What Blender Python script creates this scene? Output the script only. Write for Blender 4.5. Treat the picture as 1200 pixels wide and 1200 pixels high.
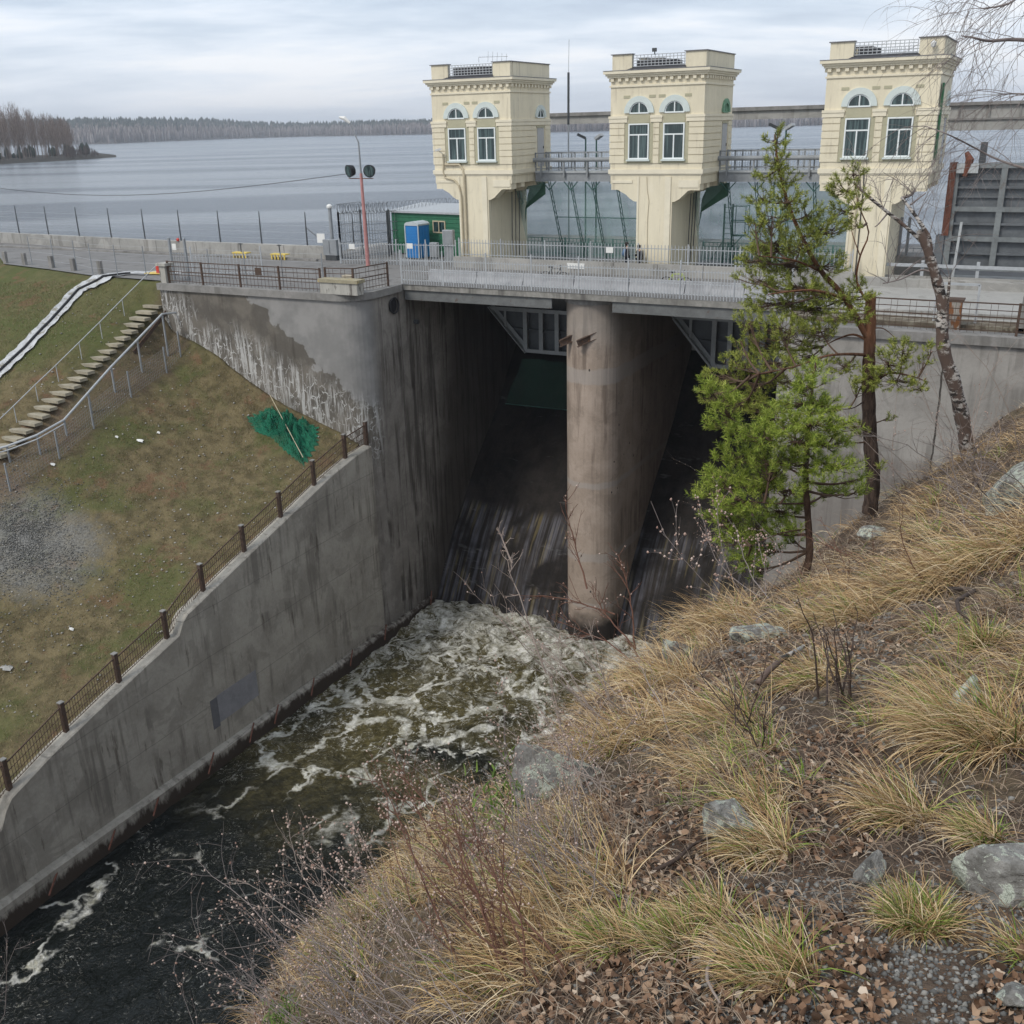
import bpy, math, random
import numpy as np
from mathutils import Matrix, Vector

# ------------------------------------------------------------------ scene, camera, sky, sun
random.seed(5); RS = np.random.RandomState(7)
SC = bpy.context.scene
COL = SC.collection
for o in list(bpy.data.objects): bpy.data.objects.remove(o)
SC.render.engine = 'CYCLES'
SC.render.resolution_x = 1024; SC.render.resolution_y = 1024

FPX, PITCH, ROLL, YAW = 1187.36, 0.3639, -0.02564, -0.48874    # focal length in px of a 1200 px frame
_F0 = np.array([math.sin(YAW), math.cos(YAW), 0.]); _R0 = np.array([math.cos(YAW), -math.sin(YAW), 0.]); _U0 = np.array([0, 0, 1.])
CF = _F0*math.cos(PITCH) - _U0*math.sin(PITCH); _U = _F0*math.sin(PITCH) + _U0*math.cos(PITCH)
CR = _R0*math.cos(ROLL) + _U*math.sin(ROLL); CU = -_R0*math.sin(ROLL) + _U*math.cos(ROLL)
cam = bpy.data.cameras.new('camera'); camo = bpy.data.objects.new('camera', cam); COL.objects.link(camo)
cam.sensor_width = 36; cam.sensor_fit = 'HORIZONTAL'; cam.lens = FPX/1200*36; cam.clip_start = .05; cam.clip_end = 12000
camo.matrix_world = Matrix(((CR[0], CU[0], -CF[0], 0), (CR[1], CU[1], -CF[1], 0), (CR[2], CU[2], -CF[2], 0), (0, 0, 0, 1)))
SC.camera = camo
def ray(x, y): return CF + CR*(x-600)/FPX - CU*(y-600)/FPX     # direction seen at a pixel, for reading distances
def onz(x, y, z): d = ray(x, y); return d*z/d[2]
def ont(x, y, t): d = ray(x, y); return d*t/d[1]
def ons(x, y, s): d = ray(x, y); return d*s/d[0]
def onY(x, y, Y): d = ray(x, y); return d*Y/(d@_F0)

SUN_EL, SUN_AZ = math.radians(48), math.radians(205)
world = bpy.data.worlds.new('World'); SC.world = world; world.use_nodes = True
EXPOSURE = 0.47
SC.view_settings.view_transform = 'Standard'; SC.view_settings.look = 'None'
SC.view_settings.exposure = EXPOSURE; SC.view_settings.gamma = 1; SC.view_settings.use_curve_mapping = False

class Gr:
    """small wrapper for writing node graphs"""
    def __init__(s, nt): s.nt = nt
    def put(s, sock, v):
        if isinstance(v, bpy.types.NodeSocket): s.nt.links.new(v, sock)
        elif v is not None:
            if isinstance(v, (tuple, list)) and len(v) == 3 and sock.type == 'RGBA': v = (*v, 1)
            sock.default_value = v
    def n(s, typ, ins=None, **at):
        nd = s.nt.nodes.new(typ)
        for k, v in at.items(): setattr(nd, k, v)
        for k, v in (ins or {}).items(): s.put(nd.inputs[k], v)
        return nd
    def m(s, op, a, b=None, c=None, clamp=False):
        nd = s.nt.nodes.new('ShaderNodeMath'); nd.operation = op; nd.use_clamp = clamp
        s.put(nd.inputs[0], a)
        if b is not None: s.put(nd.inputs[1], b)
        if c is not None: s.put(nd.inputs[2], c)
        return nd.outputs[0]
    def mix(s, f, a, b, blend='MIX'):
        nd = s.nt.nodes.new('ShaderNodeMix'); nd.data_type = 'RGBA'; nd.blend_type = blend
        s.put(nd.inputs[0], f); s.put(nd.inputs[6], a); s.put(nd.inputs[7], b)
        return nd.outputs[2]
    def noise(s, vec, scale, detail=4, rough=.55, out=0, dist=0):
        nd = s.n('ShaderNodeTexNoise', {'Vector': vec, 'Scale': scale, 'Detail': detail, 'Roughness': rough, 'Distortion': dist})
        return nd.outputs[out]
    def mapr(s, v, a, b, c=0., d=1., smooth=True):
        nd = s.n('ShaderNodeMapRange', {0: v, 1: a, 2: b, 3: c, 4: d}); nd.clamp = True
        if smooth: nd.interpolation_type = 'SMOOTHSTEP'
        return nd.outputs[0]
    def scl(s, vec, sc, rot=(0, 0, 0), loc=(0, 0, 0)):
        return s.n('ShaderNodeMapping', {'Vector': vec, 'Scale': sc, 'Rotation': rot, 'Location': loc}).outputs[0]
    def sep(s, vec): return s.n('ShaderNodeSeparateXYZ', {0: vec}).outputs
    def ramp(s, f, stops):
        nd = s.nt.nodes.new('ShaderNodeValToRGB'); s.put(nd.inputs[0], f); e = nd.color_ramp.elements
        while len(e) < len(stops): e.new(.5)
        for el, (p, c) in zip(e, stops): el.position = p; el.color = (*c, 1)
        return nd.outputs[0]
    def bump(s, h, strength=.3, dist=.05, normal=None):
        i = {'Height': h, 'Strength': strength, 'Distance': dist}
        if normal is not None: i['Normal'] = normal
        return s.n('ShaderNodeBump', i).outputs[0]

g = Gr(world.node_tree); world.node_tree.nodes.clear()
sky = g.n('ShaderNodeTexSky', sky_type='NISHITA'); sky.sun_disc = False
sky.sun_elevation = SUN_EL; sky.sun_rotation = SUN_AZ; sky.air_density = 1.0; sky.dust_density = 2.0
tc = g.n('ShaderNodeTexCoord').outputs['Generated']
sx, sy, sz = g.sep(tc)
# flat cloud layer: divide by height so that the bands crowd towards the horizon
zz = g.m('ADD', g.m('MAXIMUM', sz, 0.0), .2)
cv = g.n('ShaderNodeCombineXYZ', {0: g.m('DIVIDE', sx, zz), 1: g.m('DIVIDE', sy, zz), 2: .3}).outputs[0]
cv = g.scl(cv, (1, 1, 1), rot=(0, 0, YAW)); cv = g.scl(cv, (.75, 1.5, 1), loc=(3.1, .4, 0))
c1 = g.noise(cv, .8, 6, .55, dist=.35); c2 = g.noise(cv, 2.6, 5, .6)
cf = g.m('ADD', g.m('MULTIPLY', c1, .78), g.m('MULTIPLY', c2, .22))
cloud = g.ramp(cf, [(.40, (3.0, 3.65, 4.6)), (.47, (3.9, 4.6, 5.5)), (.53, (5.2, 5.75, 6.5)), (.60, (6.7, 6.85, 7.1))])
hor = g.mapr(sz, .0, .16, 1, 0)
cloud = g.mix(g.m('MULTIPLY', hor, .5), cloud, (6.2, 6.35, 6.7))
cloud = g.mix(g.mapr(sz, -.02, -.3), cloud, (3.2, 3.2, 3.2))
skyc = g.mix(.92, sky.outputs[0], cloud)
bg = g.n('ShaderNodeBackground', {0: skyc, 1: .12})
g.nt.links.new(bg.outputs[0], g.n('ShaderNodeOutputWorld').inputs[0])

sl = bpy.data.lights.new('sun', 'SUN'); sl.energy = 1.5; sl.angle = math.radians(14); sl.color = (1, .94, .84)
so = bpy.data.objects.new('sun', sl); COL.objects.link(so)
_d = Vector((math.sin(SUN_AZ)*math.cos(SUN_EL), math.cos(SUN_AZ)*math.cos(SUN_EL), math.sin(SUN_EL)))
so.rotation_euler = _d.to_track_quat('Z', 'Y').to_euler()

# ------------------------------------------------------------------ helpers
def tag(o, label=None, cat=None, group=None, kind=None):
    if label: o['label'] = label
    if cat: o['category'] = cat
    if group: o['group'] = group
    if kind: o['kind'] = kind
    return o
def thing(name, label, cat, loc=(0, 0, 0), rotz=0, group=None):
    o = bpy.data.objects.new(name, None); COL.objects.link(o); o.empty_display_size = .2
    o.location = loc; o.rotation_euler = (0, 0, rotz)
    return tag(o, label, cat, group)
class MB:
    """collects shapes; build() links them as ONE mesh object"""
    def __init__(s): s.v = []; s.f = []; s.n = 0
    def add(s, v, f):
        s.v.append(np.asarray(v, float).reshape(-1, 3)); s.f += [tuple(i+s.n for i in q) for q in f]; s.n += len(s.v[-1]); return s
    def box(s, a, b, rz=0, piv=None):
        (x0, y0, z0), (x1, y1, z1) = a, b
        v = np.array([(x0, y0, z0), (x1, y0, z0), (x1, y1, z0), (x0, y1, z0), (x0, y0, z1), (x1, y0, z1), (x1, y1, z1), (x0, y1, z1)], float)
        if rz:
            p = np.array(piv if piv is not None else ((x0+x1)/2, (y0+y1)/2, 0)); c, si = math.cos(rz), math.sin(rz); w = v - p
            v = np.stack([w[:, 0]*c-w[:, 1]*si, w[:, 0]*si+w[:, 1]*c, w[:, 2]], 1) + p
        return s.add(v, [(0, 3, 2, 1), (4, 5, 6, 7), (0, 1, 5, 4), (1, 2, 6, 5), (2, 3, 7, 6), (3, 0, 4, 7)])
    def bar(s, a, b, w, h=None):
        """rectangular bar from a to b"""
        a = np.array(a, float); b = np.array(b, float); h = h or w; d = b-a; d /= np.linalg.norm(d)
        u = np.cross(d, (0, 0, 1.)); u = u if np.linalg.norm(u) > .05 else np.array((1., 0, 0)); u /= np.linalg.norm(u); k = np.cross(u, d)
        q = [(-1, -1), (1, -1), (1, 1), (-1, 1)]
        v = [p+u*w/2*i+k*h/2*j for p in (a, b) for i, j in q]
        return s.add(v, [(0, 1, 2, 3), (7, 6, 5, 4), (0, 4, 5, 1), (1, 5, 6, 2), (2, 6, 7, 3), (3, 7, 4, 0)])
    def tube(s, pts, r, n=6, cap=True):
        pts = np.asarray(pts, float); m = len(pts); r = np.broadcast_to(np.asarray(r, float), (m,))
        d = np.gradient(pts, axis=0); d /= np.maximum(np.linalg.norm(d, axis=1, keepdims=True), 1e-9)
        ref = np.array((0, 0, 1.)) if abs(d[0][2]) < .9 else np.array((1., 0, 0))
        u = np.cross(d, ref); u /= np.maximum(np.linalg.norm(u, axis=1, keepdims=True), 1e-9); k = np.cross(d, u)
        a = np.arange(n)*2*math.pi/n
        v = pts[:, None, :] + r[:, None, None]*(u[:, None, :]*np.cos(a)[None, :, None] + k[:, None, :]*np.sin(a)[None, :, None])
        f = [(i*n+j, i*n+(j+1) % n, (i+1)*n+(j+1) % n, (i+1)*n+j) for i in range(m-1) for j in range(n)]
        if cap: f += [tuple(range(n-1, -1, -1)), tuple((m-1)*n+j for j in range(n))]
        return s.add(v, f)
    def prism(s, poly, a, b, axis='y'):
        """polygon extruded along an axis between a and b; poly holds the two other coordinates in order"""
        n = len(poly); v = []
        for e in (a, b):
            for p, q in poly: v.append((p, e, q) if axis == 'y' else (e, p, q) if axis == 'x' else (p, q, e))
        return s.add(v, [tuple(range(n)), tuple(range(2*n-1, n-1, -1))]+[(i, i+n, (i+1) % n+n, (i+1) % n) for i in range(n)])
    def lathe(s, prof, c=(0, 0, 0), n=16):
        v = []; 
        for r, z in prof:
            for j in range(n): v.append((c[0]+r*math.cos(j*2*math.pi/n), c[1]+r*math.sin(j*2*math.pi/n), c[2]+z))
        m = len(prof)
        f = [(i*n+j, i*n+(j+1) % n, (i+1)*n+(j+1) % n, (i+1)*n+j) for i in range(m-1) for j in range(n)]
        f += [tuple(range(n-1, -1, -1)), tuple((m-1)*n+j for j in range(n))]
        return s.add(v, f)
    def each(s, name, mat, parent=None, **kw):
        """every collected shape becomes an object of its own"""
        out = []; k = 0; base = 0
        for v in s.v:
            fs = []
            while k < len(s.f) and s.f[k][0] < base+len(v): fs.append(tuple(i-base for i in s.f[k])); k += 1
            q = MB(); q.v = [v]; q.f = fs; q.n = len(v); out.append(q.build(name, mat, parent, **kw)); base += len(v)
        return out
    def build(s, name, mat, parent=None, smooth=False, local=False, **kw):
        v = np.concatenate(s.v) if s.v else np.zeros((0, 3))
        if parent is not None and not local: v = v - np.array(world_loc(parent))
        me = bpy.data.meshes.new(name); me.from_pydata(v.tolist(), [], s.f); me.validate(verbose=False)
        return place(name, me, mat, parent, smooth, **kw)
def world_loc(o):
    p = np.array(o.location)
    while o.parent is not None: o = o.parent; p = p+np.array(o.location)
    return p
def place(name, me, mat, parent=None, smooth=False, **kw):
    if mat is not None and not me.materials: me.materials.append(mat)
    if smooth: me.polygons.foreach_set('use_smooth', [True]*len(me.polygons))
    o = bpy.data.objects.new(name, me); COL.objects.link(o)
    if parent is not None: o.parent = parent
    return tag(o, **kw)
def npmesh(name, v, quads=None, tris=None, mat=None, parent=None, smooth=False, **kw):
    """fast mesh from numpy arrays"""
    me = bpy.data.meshes.new(name); v = np.asarray(v, np.float32)
    nq = 0 if quads is None else len(quads); nt = 0 if tris is None else len(tris)
    me.vertices.add(len(v)); me.vertices.foreach_set('co', v.ravel())
    idx = []; 
    if nq: idx.append(np.asarray(quads, np.int32).ravel())
    if nt: idx.append(np.asarray(tris, np.int32).ravel())
    idx = np.concatenate(idx); me.loops.add(len(idx)); me.loops.foreach_set('vertex_index', idx)
    st = np.concatenate([np.arange(nq)*4, nq*4+np.arange(nt)*3]).astype(np.int32)
    me.polygons.add(nq+nt); me.polygons.foreach_set('loop_start', st)
    me.update(calc_edges=True); me.validate(verbose=False)
    return place(name, me, mat, parent, smooth, **kw)
def copy_tree(o, parent=None):
    c = o.copy(); COL.objects.link(c); c.parent = parent
    for ch in list(o.children): copy_tree(ch, c)
    return c
def shared(o, loc, rotz=None, scale=None, **kw):
    c = o.copy(); COL.objects.link(c); c.location = loc
    if rotz is not None: c.rotation_euler = (0, 0, rotz)
    if scale is not None: c.scale = scale
    return tag(c, **kw)
def grid(n, m): # quads of an n x m vertex grid
    i = np.arange(n-1)[:, None]*m+np.arange(m-1)[None, :]; i = i.ravel(); return np.stack([i, i+1, i+m+1, i+m], 1)
def _h(ix, iy, iz, seed):
    h = (ix*374761393 + iy*668265263 + iz*2147483647 + seed*974634777) & 0xffffffff
    h = ((h ^ (h >> 13))*1274126177) & 0xffffffff; return ((h ^ (h >> 16)) & 0xffff)/65535.
def vnoise(x, y, z=0., seed=0):
    x = np.asarray(x, float); y = np.asarray(y, float)+0*x; z = np.asarray(z, float)+0*x
    ix, iy, iz = (np.floor(a).astype(np.int64) for a in (x, y, z)); fx, fy, fz = x-ix, y-iy, z-iz
    fx, fy, fz = (a*a*(3-2*a) for a in (fx, fy, fz)); r = 0
    for a in (0, 1):
        for b in (0, 1):
            for c in (0, 1):
                r = r+_h(ix+a, iy+b, iz+c, seed)*(fx if a else 1-fx)*(fy if b else 1-fy)*(fz if c else 1-fz)
    return r
def fbm(x, y, z=0., oct=4, seed=0, gain=.5):
    r = 0; a = 1; t = 0
    for k in range(oct): r = r+a*vnoise(np.asarray(x)*2**k+k*17.3, np.asarray(y)*2**k, np.asarray(z)*2**k, seed+k); t += a; a *= gain
    return r/t
class TPS:
    def __init__(s, pts, vals, smooth=0.):
        s.p = np.asarray(pts, float); n = len(s.p); K = s.U(s.p, s.p)+np.eye(n)*smooth; P = np.hstack([np.ones((n, 1)), s.p])
        A = np.zeros((n+3, n+3)); A[:n, :n] = K; A[:n, n:] = P; A[n:, :n] = P.T
        s.w = np.linalg.solve(A, np.concatenate([vals, np.zeros(3)]))
    def U(s, a, b):
        r2 = ((a[:, None]-b[None])**2).sum(-1); return .5*r2*np.log(np.maximum(r2, 1e-12))
    def __call__(s, q): q = np.asarray(q, float).reshape(-1, 2); return s.U(q, s.p)@s.w[:-3]+np.hstack([np.ones((len(q), 1)), q])@s.w[-3:]

# ------------------------------------------------------------------ materials
MATS = {}
def newmat(name, rough=.8, spec=.3, metallic=0.):
    m = bpy.data.materials.new(name); m.use_nodes = True; b = m.node_tree.nodes['Principled BSDF']
    b.inputs['Roughness'].default_value = rough; b.inputs['Specular IOR Level'].default_value = spec; b.inputs['Metallic'].default_value = metallic
    MATS[name] = m; return m, Gr(m.node_tree), b
def plain(name, col, rough=.7, var=.15, scale=6., bump=.1, metallic=0., spec=.3, rust=None, rs=.55, streak=False):
    """painted or weathered surface: mottled colour, optional rust or dirt patches"""
    m, g, b = newmat(name, rough, spec, metallic)
    P = g.n('ShaderNodeNewGeometry').outputs['Position']
    if streak: P = g.scl(P, (1, 1, .25))
    n1 = g.noise(P, scale, 5, .6); n2 = g.noise(P, scale*6, 3, .6)
    f = g.m('ADD', g.m('MULTIPLY', n1, .7), g.m('MULTIPLY', n2, .3))
    c = g.mix(g.mapr(f, .3, .7), tuple(x*(1-var) for x in col), tuple(min(1, x*(1+var)) for x in col))
    if rust is not None: c = g.mix(g.mapr(g.noise(P, scale*1.3, 6, .65, dist=.4), rs, rs+.08), c, rust)
    g.put(b.inputs['Base Color'], c)
    if bump: g.put(b.inputs['Normal'], g.bump(f, bump, .02))
    return m
def concrete(name, lo, hi, streaks=.5, stain=(.03, .028, .025), scale=.5, bumps=.35, extra=None, white=0., rough=.9):
    m, g, b = newmat(name, rough, .2 if rough > .7 else .08)
    P = g.n('ShaderNodeNewGeometry').outputs['Position']
    n1 = g.noise(P, scale, 6, .6, dist=.3); n2 = g.noise(P, 7., 4, .65)
    f = g.m('ADD', g.m('MULTIPLY', n1, .75), g.m('MULTIPLY', n2, .25))
    c = g.mix(g.mapr(f, .36, .64), lo, hi)
    Pv = g.scl(P, (2.2, 2.2, .16)); s1 = g.noise(Pv, 1.0, 6, .62, dist=.2)
    if streaks:
        big = g.noise(P, .28, 4, .6, dist=.5); c = g.mix(g.m('MULTIPLY', g.m('MULTIPLY', g.mapr(s1, .5, .64), g.mapr(big, .4, .56)), min(1, streaks*1.7)), c, stain); c = g.mix(g.m('MULTIPLY', g.mapr(g.noise(P, .55, 5, .65, dist=.8), .53, .6), .35), c, tuple(a*.62 for a in lo))
    if white: c = g.mix(g.m('MULTIPLY', g.mapr(g.noise(g.scl(P, (3, 3, .3), loc=(5, 2, 1)), 1.2, 6, .68), .58, .7), white), c, (.42, .41, .4))
    # pour lines of the shuttering boards
    x, y, z = g.sep(P)
    if extra: c = extra(g, P, x, y, z, c)
    c = g.mix(g.m('MULTIPLY', g.mapr(g.noise(P, 26., 3, .7), .62, .7), .35), c, tuple(a*.45 for a in lo))
    g.put(b.inputs['Base Color'], c)
    hh = g.m('ADD', g.m('MULTIPLY', n2, .6), g.m('MULTIPLY', g.noise(P, 30, 3, .6), .4))
    g.put(b.inputs['Normal'], g.bump(hh, bumps, .03))
    return m
# palette
def _up(g, P, x, y, z, c):     # upper abutment wall: lighter repaired patch, dark damp area, white lime crackle (t about 43.7)
    nz = g.noise(P, .7, 5, .6); nn = g.m('MULTIPLY', g.m('SUBTRACT', nz, .5), 3.4)
    front = g.m('MULTIPLY', g.mapr(y, 44.6, 45.6, 1, 0), g.mapr(z, -19., -16., 0, 1))
    lim = g.m('ADD', g.m('ADD', z, g.m('MULTIPLY', g.m('ADD', x, 39.2), .8)), g.m('ADD', 8.9, nn))
    c = g.mix(g.m('MULTIPLY', front, .8), c, g.mix(g.mapr(nz, .4, .6), (.075, .067, .056), (.14, .125, .105)))
    c = g.mix(g.m('MULTIPLY', g.m('MULTIPLY', g.mapr(lim, -.05, .1), front), .85), c, g.mix(g.mapr(nz, .35, .65), (.22, .218, .215), (.29, .285, .28)))
    # crackle
    Pw = g.n('ShaderNodeVectorMath', {0: P, 1: g.scl(g.noise(P, 2.5, 3, .6, out=1), (.5, .5, .5))}, operation='ADD').outputs[0]
    vo = g.n('ShaderNodeTexVoronoi', {'Vector': g.scl(Pw, (1.9, 1.9, 1.15)), 'Scale': 1.2}, feature='DISTANCE_TO_EDGE').outputs[0]
    cr = g.mapr(vo, .012, .06, 1, 0)
    vs = g.mapr(g.noise(g.scl(P, (4, 4, .4)), 1.3, 7, .74), .48, .6)
    blob = g.mapr(g.noise(P, .33, 3, .5), .36, .52)
    zone = g.m('MULTIPLY', g.mapr(g.m('ADD', z, g.m('MULTIPLY', g.m('ADD', x, 41), .42)), -11.2, -9.6, 1, 0), g.m('MULTIPLY', blob, front))
    w = g.m('MULTIPLY', g.m('MAXIMUM', g.m('MULTIPLY', cr, g.mapr(g.noise(P, 3, 3, .6), .4, .6)), g.m('MULTIPLY', vs, .75)), zone)
    c = g.mix(g.m('MULTIPLY', w, .9), c, (.56, .56, .55))
    # brown run-off and wet streaks on the river face
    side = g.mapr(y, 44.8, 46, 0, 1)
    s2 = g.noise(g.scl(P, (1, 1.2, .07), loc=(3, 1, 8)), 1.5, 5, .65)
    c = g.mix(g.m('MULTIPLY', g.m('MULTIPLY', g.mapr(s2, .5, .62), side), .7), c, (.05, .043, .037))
    c = g.mix(g.m('MULTIPLY', g.mapr(g.m('SUBTRACT', y, g.m('MULTIPLY', g.m('ADD', z, 28), .3)), 46.6, 50, 0, 1), .8), c, (.04, .032, .026))  # wall darkens into the bay: damp, plus the bay's shade put into the colour
    return c
def _low(g, P, x, y, z, c):
    # daywork joints of the pours and a bluish repair near the water
    j1 = g.m('ABSOLUTE', g.m('SUBTRACT', g.m('FRACT', g.m('ADD', g.m('MULTIPLY', z, .42), g.m('MULTIPLY', g.noise(P, .5, 2), .06))), .5))
    c = g.mix(g.m('MULTIPLY', g.mapr(j1, .012, .0, 0, 1), .5), c, (.08, .075, .07))
    base = g.m('MULTIPLY', g.mapr(z, -26.9, -27.7, 0, 1), g.mapr(g.noise(g.scl(P, (1, 3, .5)), 1.5, 4, .6), .42, .58))
    c = g.mix(g.m('MULTIPLY', base, .7), c, (.36, .34, .3))
    c = g.mix(g.mapr(g.m('ADD', z, g.m('MULTIPLY', g.noise(g.scl(P, (1, 1, .4)), 2., 5, .7), 1.5)), -26.7, -27.1), c, (.05, .038, .03))
    rust = g.m('MULTIPLY', g.mapr(g.noise(g.scl(P, (1, 2.2, .35), loc=(0, 7, 0)), .9, 6, .7), .6, .68), .6)
    return g.mix(rust, c, (.055, .04, .028))
def _pier(g, P, x, y, z, c):
    zz = g.m('ADD', z, g.m('MULTIPLY', g.m('SUBTRACT', g.noise(P, 1.2, 4), .5), .35))
    for a, w in ((-12.5, .35), (-18.6, .1), (-22.9, .2), (-25.9, .1)):
        k = g.mapr(g.m('ABSOLUTE', g.m('SUBTRACT', zz, a)), w, w+.12, 1, 0)
        c = g.mix(g.m('MULTIPLY', k, .65), c, (.33, .3, .275))
    c = g.mix(g.m('MULTIPLY', g.mapr(zz, -9.8, -11.6, 1, 0), .5), c, (.25, .24, .225))
    c = g.mix(g.m('MULTIPLY', g.mapr(y, 50.5, 55, 0, 1), .6), c, (.085, .06, .045))  # pier flanks darken upstream, their shade painted into the concrete colour
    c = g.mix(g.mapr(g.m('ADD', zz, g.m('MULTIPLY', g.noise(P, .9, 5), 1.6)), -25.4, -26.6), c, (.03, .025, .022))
    dots = g.n('ShaderNodeTexVoronoi', {'Vector': g.scl(P, (1.3, 1.3, .8)), 'Scale': 1.})
    return g.mix(g.mapr(dots.outputs[0], .05, .07, 1, 0), c, (.06, .05, .045))
def _right(g, P, x, y, z, c):
    j = g.m('ABSOLUTE', g.m('SUBTRACT', x, g.m('ADD', -3.35, g.m('MULTIPLY', g.m('SUBTRACT', g.noise(P, 2, 3), .5), .15))))
    c = g.mix(g.mapr(j, .02, .05, 1, 0), c, (.05, .045, .04))
    return g.mix(g.m('MULTIPLY', g.mapr(z, -13.4, -13.8), .4), c, (.13, .11, .1))
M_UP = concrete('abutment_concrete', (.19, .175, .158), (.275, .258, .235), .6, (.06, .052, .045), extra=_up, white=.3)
M_LOW = concrete('river_wall_concrete', (.27, .252, .22), (.38, .358, .315), .32, (.1, .088, .075), extra=_low, white=.15)
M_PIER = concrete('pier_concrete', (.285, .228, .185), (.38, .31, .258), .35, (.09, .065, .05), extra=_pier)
M_RIGHT = concrete('right_wall_concrete', (.25, .238, .222), (.33, .315, .295), .3, (.12, .11, .1), extra=_right)
M_CONC = concrete('pale_concrete', (.29, .285, .27), (.38, .37, .35), .35, (.15, .14, .125))
M_SLAB = concrete('deck_edge_concrete', (.2, .195, .18), (.3, .29, .27), .5, (.09, .085, .08), scale=1.4)
M_COPE = concrete('coping_concrete', (.2, .195, .185), (.27, .26, .25), .3, (.1, .095, .085), scale=1.2)
M_STEP = concrete('step_concrete', (.26, .235, .18), (.36, .325, .25), .0, scale=1.8)
M_CREAM = plain('cream_render', (.68, .62, .475), .85, .07, .7, .12, streak=True)
def weather(m, dirt=(.3, .26, .2), amt=.45):
    """rain streaks, patched plaster and grime"""
    g = Gr(m.node_tree); b = m.node_tree.nodes['Principled BSDF']; src = b.inputs['Base Color'].links[0].from_socket; P = g.n('ShaderNodeNewGeometry').outputs['Position']
    s1 = g.noise(g.scl(P, (3.5, 3.5, .22)), 1.2, 6, .68); s2 = g.noise(P, .5, 5, .62, dist=.6); s3 = g.noise(P, 1.6, 5, .7)
    c = g.mix(g.m('MULTIPLY', g.m('MULTIPLY', g.mapr(s1, .5, .7), g.mapr(s2, .4, .58)), amt), src, dirt); c = g.mix(g.m('MULTIPLY', g.mapr(s3, .58, .66), .16), c, (.8, .76, .64)); c = g.mix(g.m('MULTIPLY', g.mapr(s3, .42, .34), .14), c, dirt)
    g.put(b.inputs['Base Color'], c); return m
weather(M_CREAM)
M_CREAM2 = plain('cream_trim', (.70, .645, .51), .85, .06, 1.5, .1)
M_OLIVE = plain('olive_grey_recess', (.40, .38, .27), .85, .07, 2, .1)
M_WHITE = plain('bluish_white_trim', (.56, .62, .6), .7, .06, 3, .05)
M_FRAME = plain('white_window_frame', (.72, .76, .76), .5, .04, 3, .02)
M_STEEL = plain('painted_grey_steel', (.24, .255, .27), .55, .15, 2, .08, spec=.4)
M_GATE = plain('gate_steel', (.11, .12, .13), .6, .2, 1.2, .1, spec=.35, rust=(.09, .07, .055), rs=.66)
M_GATE2 = plain('gate_light_steel', (.38, .4, .41), .6, .15, 1.2, .1, spec=.35)
M_GALV = plain('galvanised_steel', (.38, .4, .42), .5, .12, 6, .03, spec=.5)
M_DKSTEEL = plain('dark_steel', (.06, .065, .07), .5, .2, 4, .05, spec=.4)
M_RUST = plain('rusty_iron', (.075, .05, .038), .85, .25, 8, .2, rust=(.14, .07, .035), rs=.58)
M_RUSTRED = plain('rust_brown_paint', (.15, .06, .04), .8, .25, 5, .15, rust=(.06, .035, .025), rs=.55)
M_GREENFR = plain('green_painted_frame', (.035, .1, .085), .55, .2, 5, .05)
M_TEAL = plain('teal_railing', (.11, .22, .2), .55, .15, 5, .05)
M_ROOF = plain('tarred_roof', (.05, .05, .055), .9, .2, 5, .2)
M_FLASH = plain('grey_flashing', (.17, .17, .18), .6, .12, 3, .1)
M_ROAD = plain('grey_asphalt', (.175, .17, .165), .92, .12, .8, .3, rust=(.12, .115, .11), rs=.56)
M_ROADR = plain('pale_concrete_road', (.33, .325, .31), .92, .08, .8, .2, rust=(.27, .265, .25), rs=.56)
M_PLASTER = plain('peeling_whitewash', (.36, .35, .32), .85, .15, 3, .2, rust=(.13, .12, .11), rs=.54, streak=True)
M_BLUE = plain('blue_plastic', (.02, .2, .52), .45, .06, 3, .02, spec=.5)
M_LTBLUE = plain('pale_roof_plastic', (.45, .5, .52), .5, .08, 3, .02)
M_GRN = plain('green_cladding', (.035, .15, .085), .6, .12, 3, .05)
M_YEL = plain('yellow_paint', (.62, .47, .12), .7, .15, 5, .05)
M_RED = plain('red_plastic', (.5, .05, .035), .5, .1, 5, .02)
M_WHT = plain('white_sheet', (.7, .7, .68), .6, .05, 5, .02)
M_PINK = plain('faded_red_pole', (.42, .2, .19), .7, .15, 4, .05)
M_BLACK = plain('black_rubber', (.015, .015, .017), .6, .2, 8, .02)
def glassmat():
    m, g, b = newmat('window_glass', .06, .6); P = g.n('ShaderNodeNewGeometry').outputs['Position']
    c = g.mix(g.mapr(g.noise(g.scl(P, (6, 6, .25)), 1.4, 3, .6), .45, .6), (.012, .03, .032), (.06, .1, .1))
    g.put(b.inputs['Base Color'], c); return m
M_GLASS = glassmat()

DK = -8.1                      # level of the roadway (the camera is at height 0)
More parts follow.
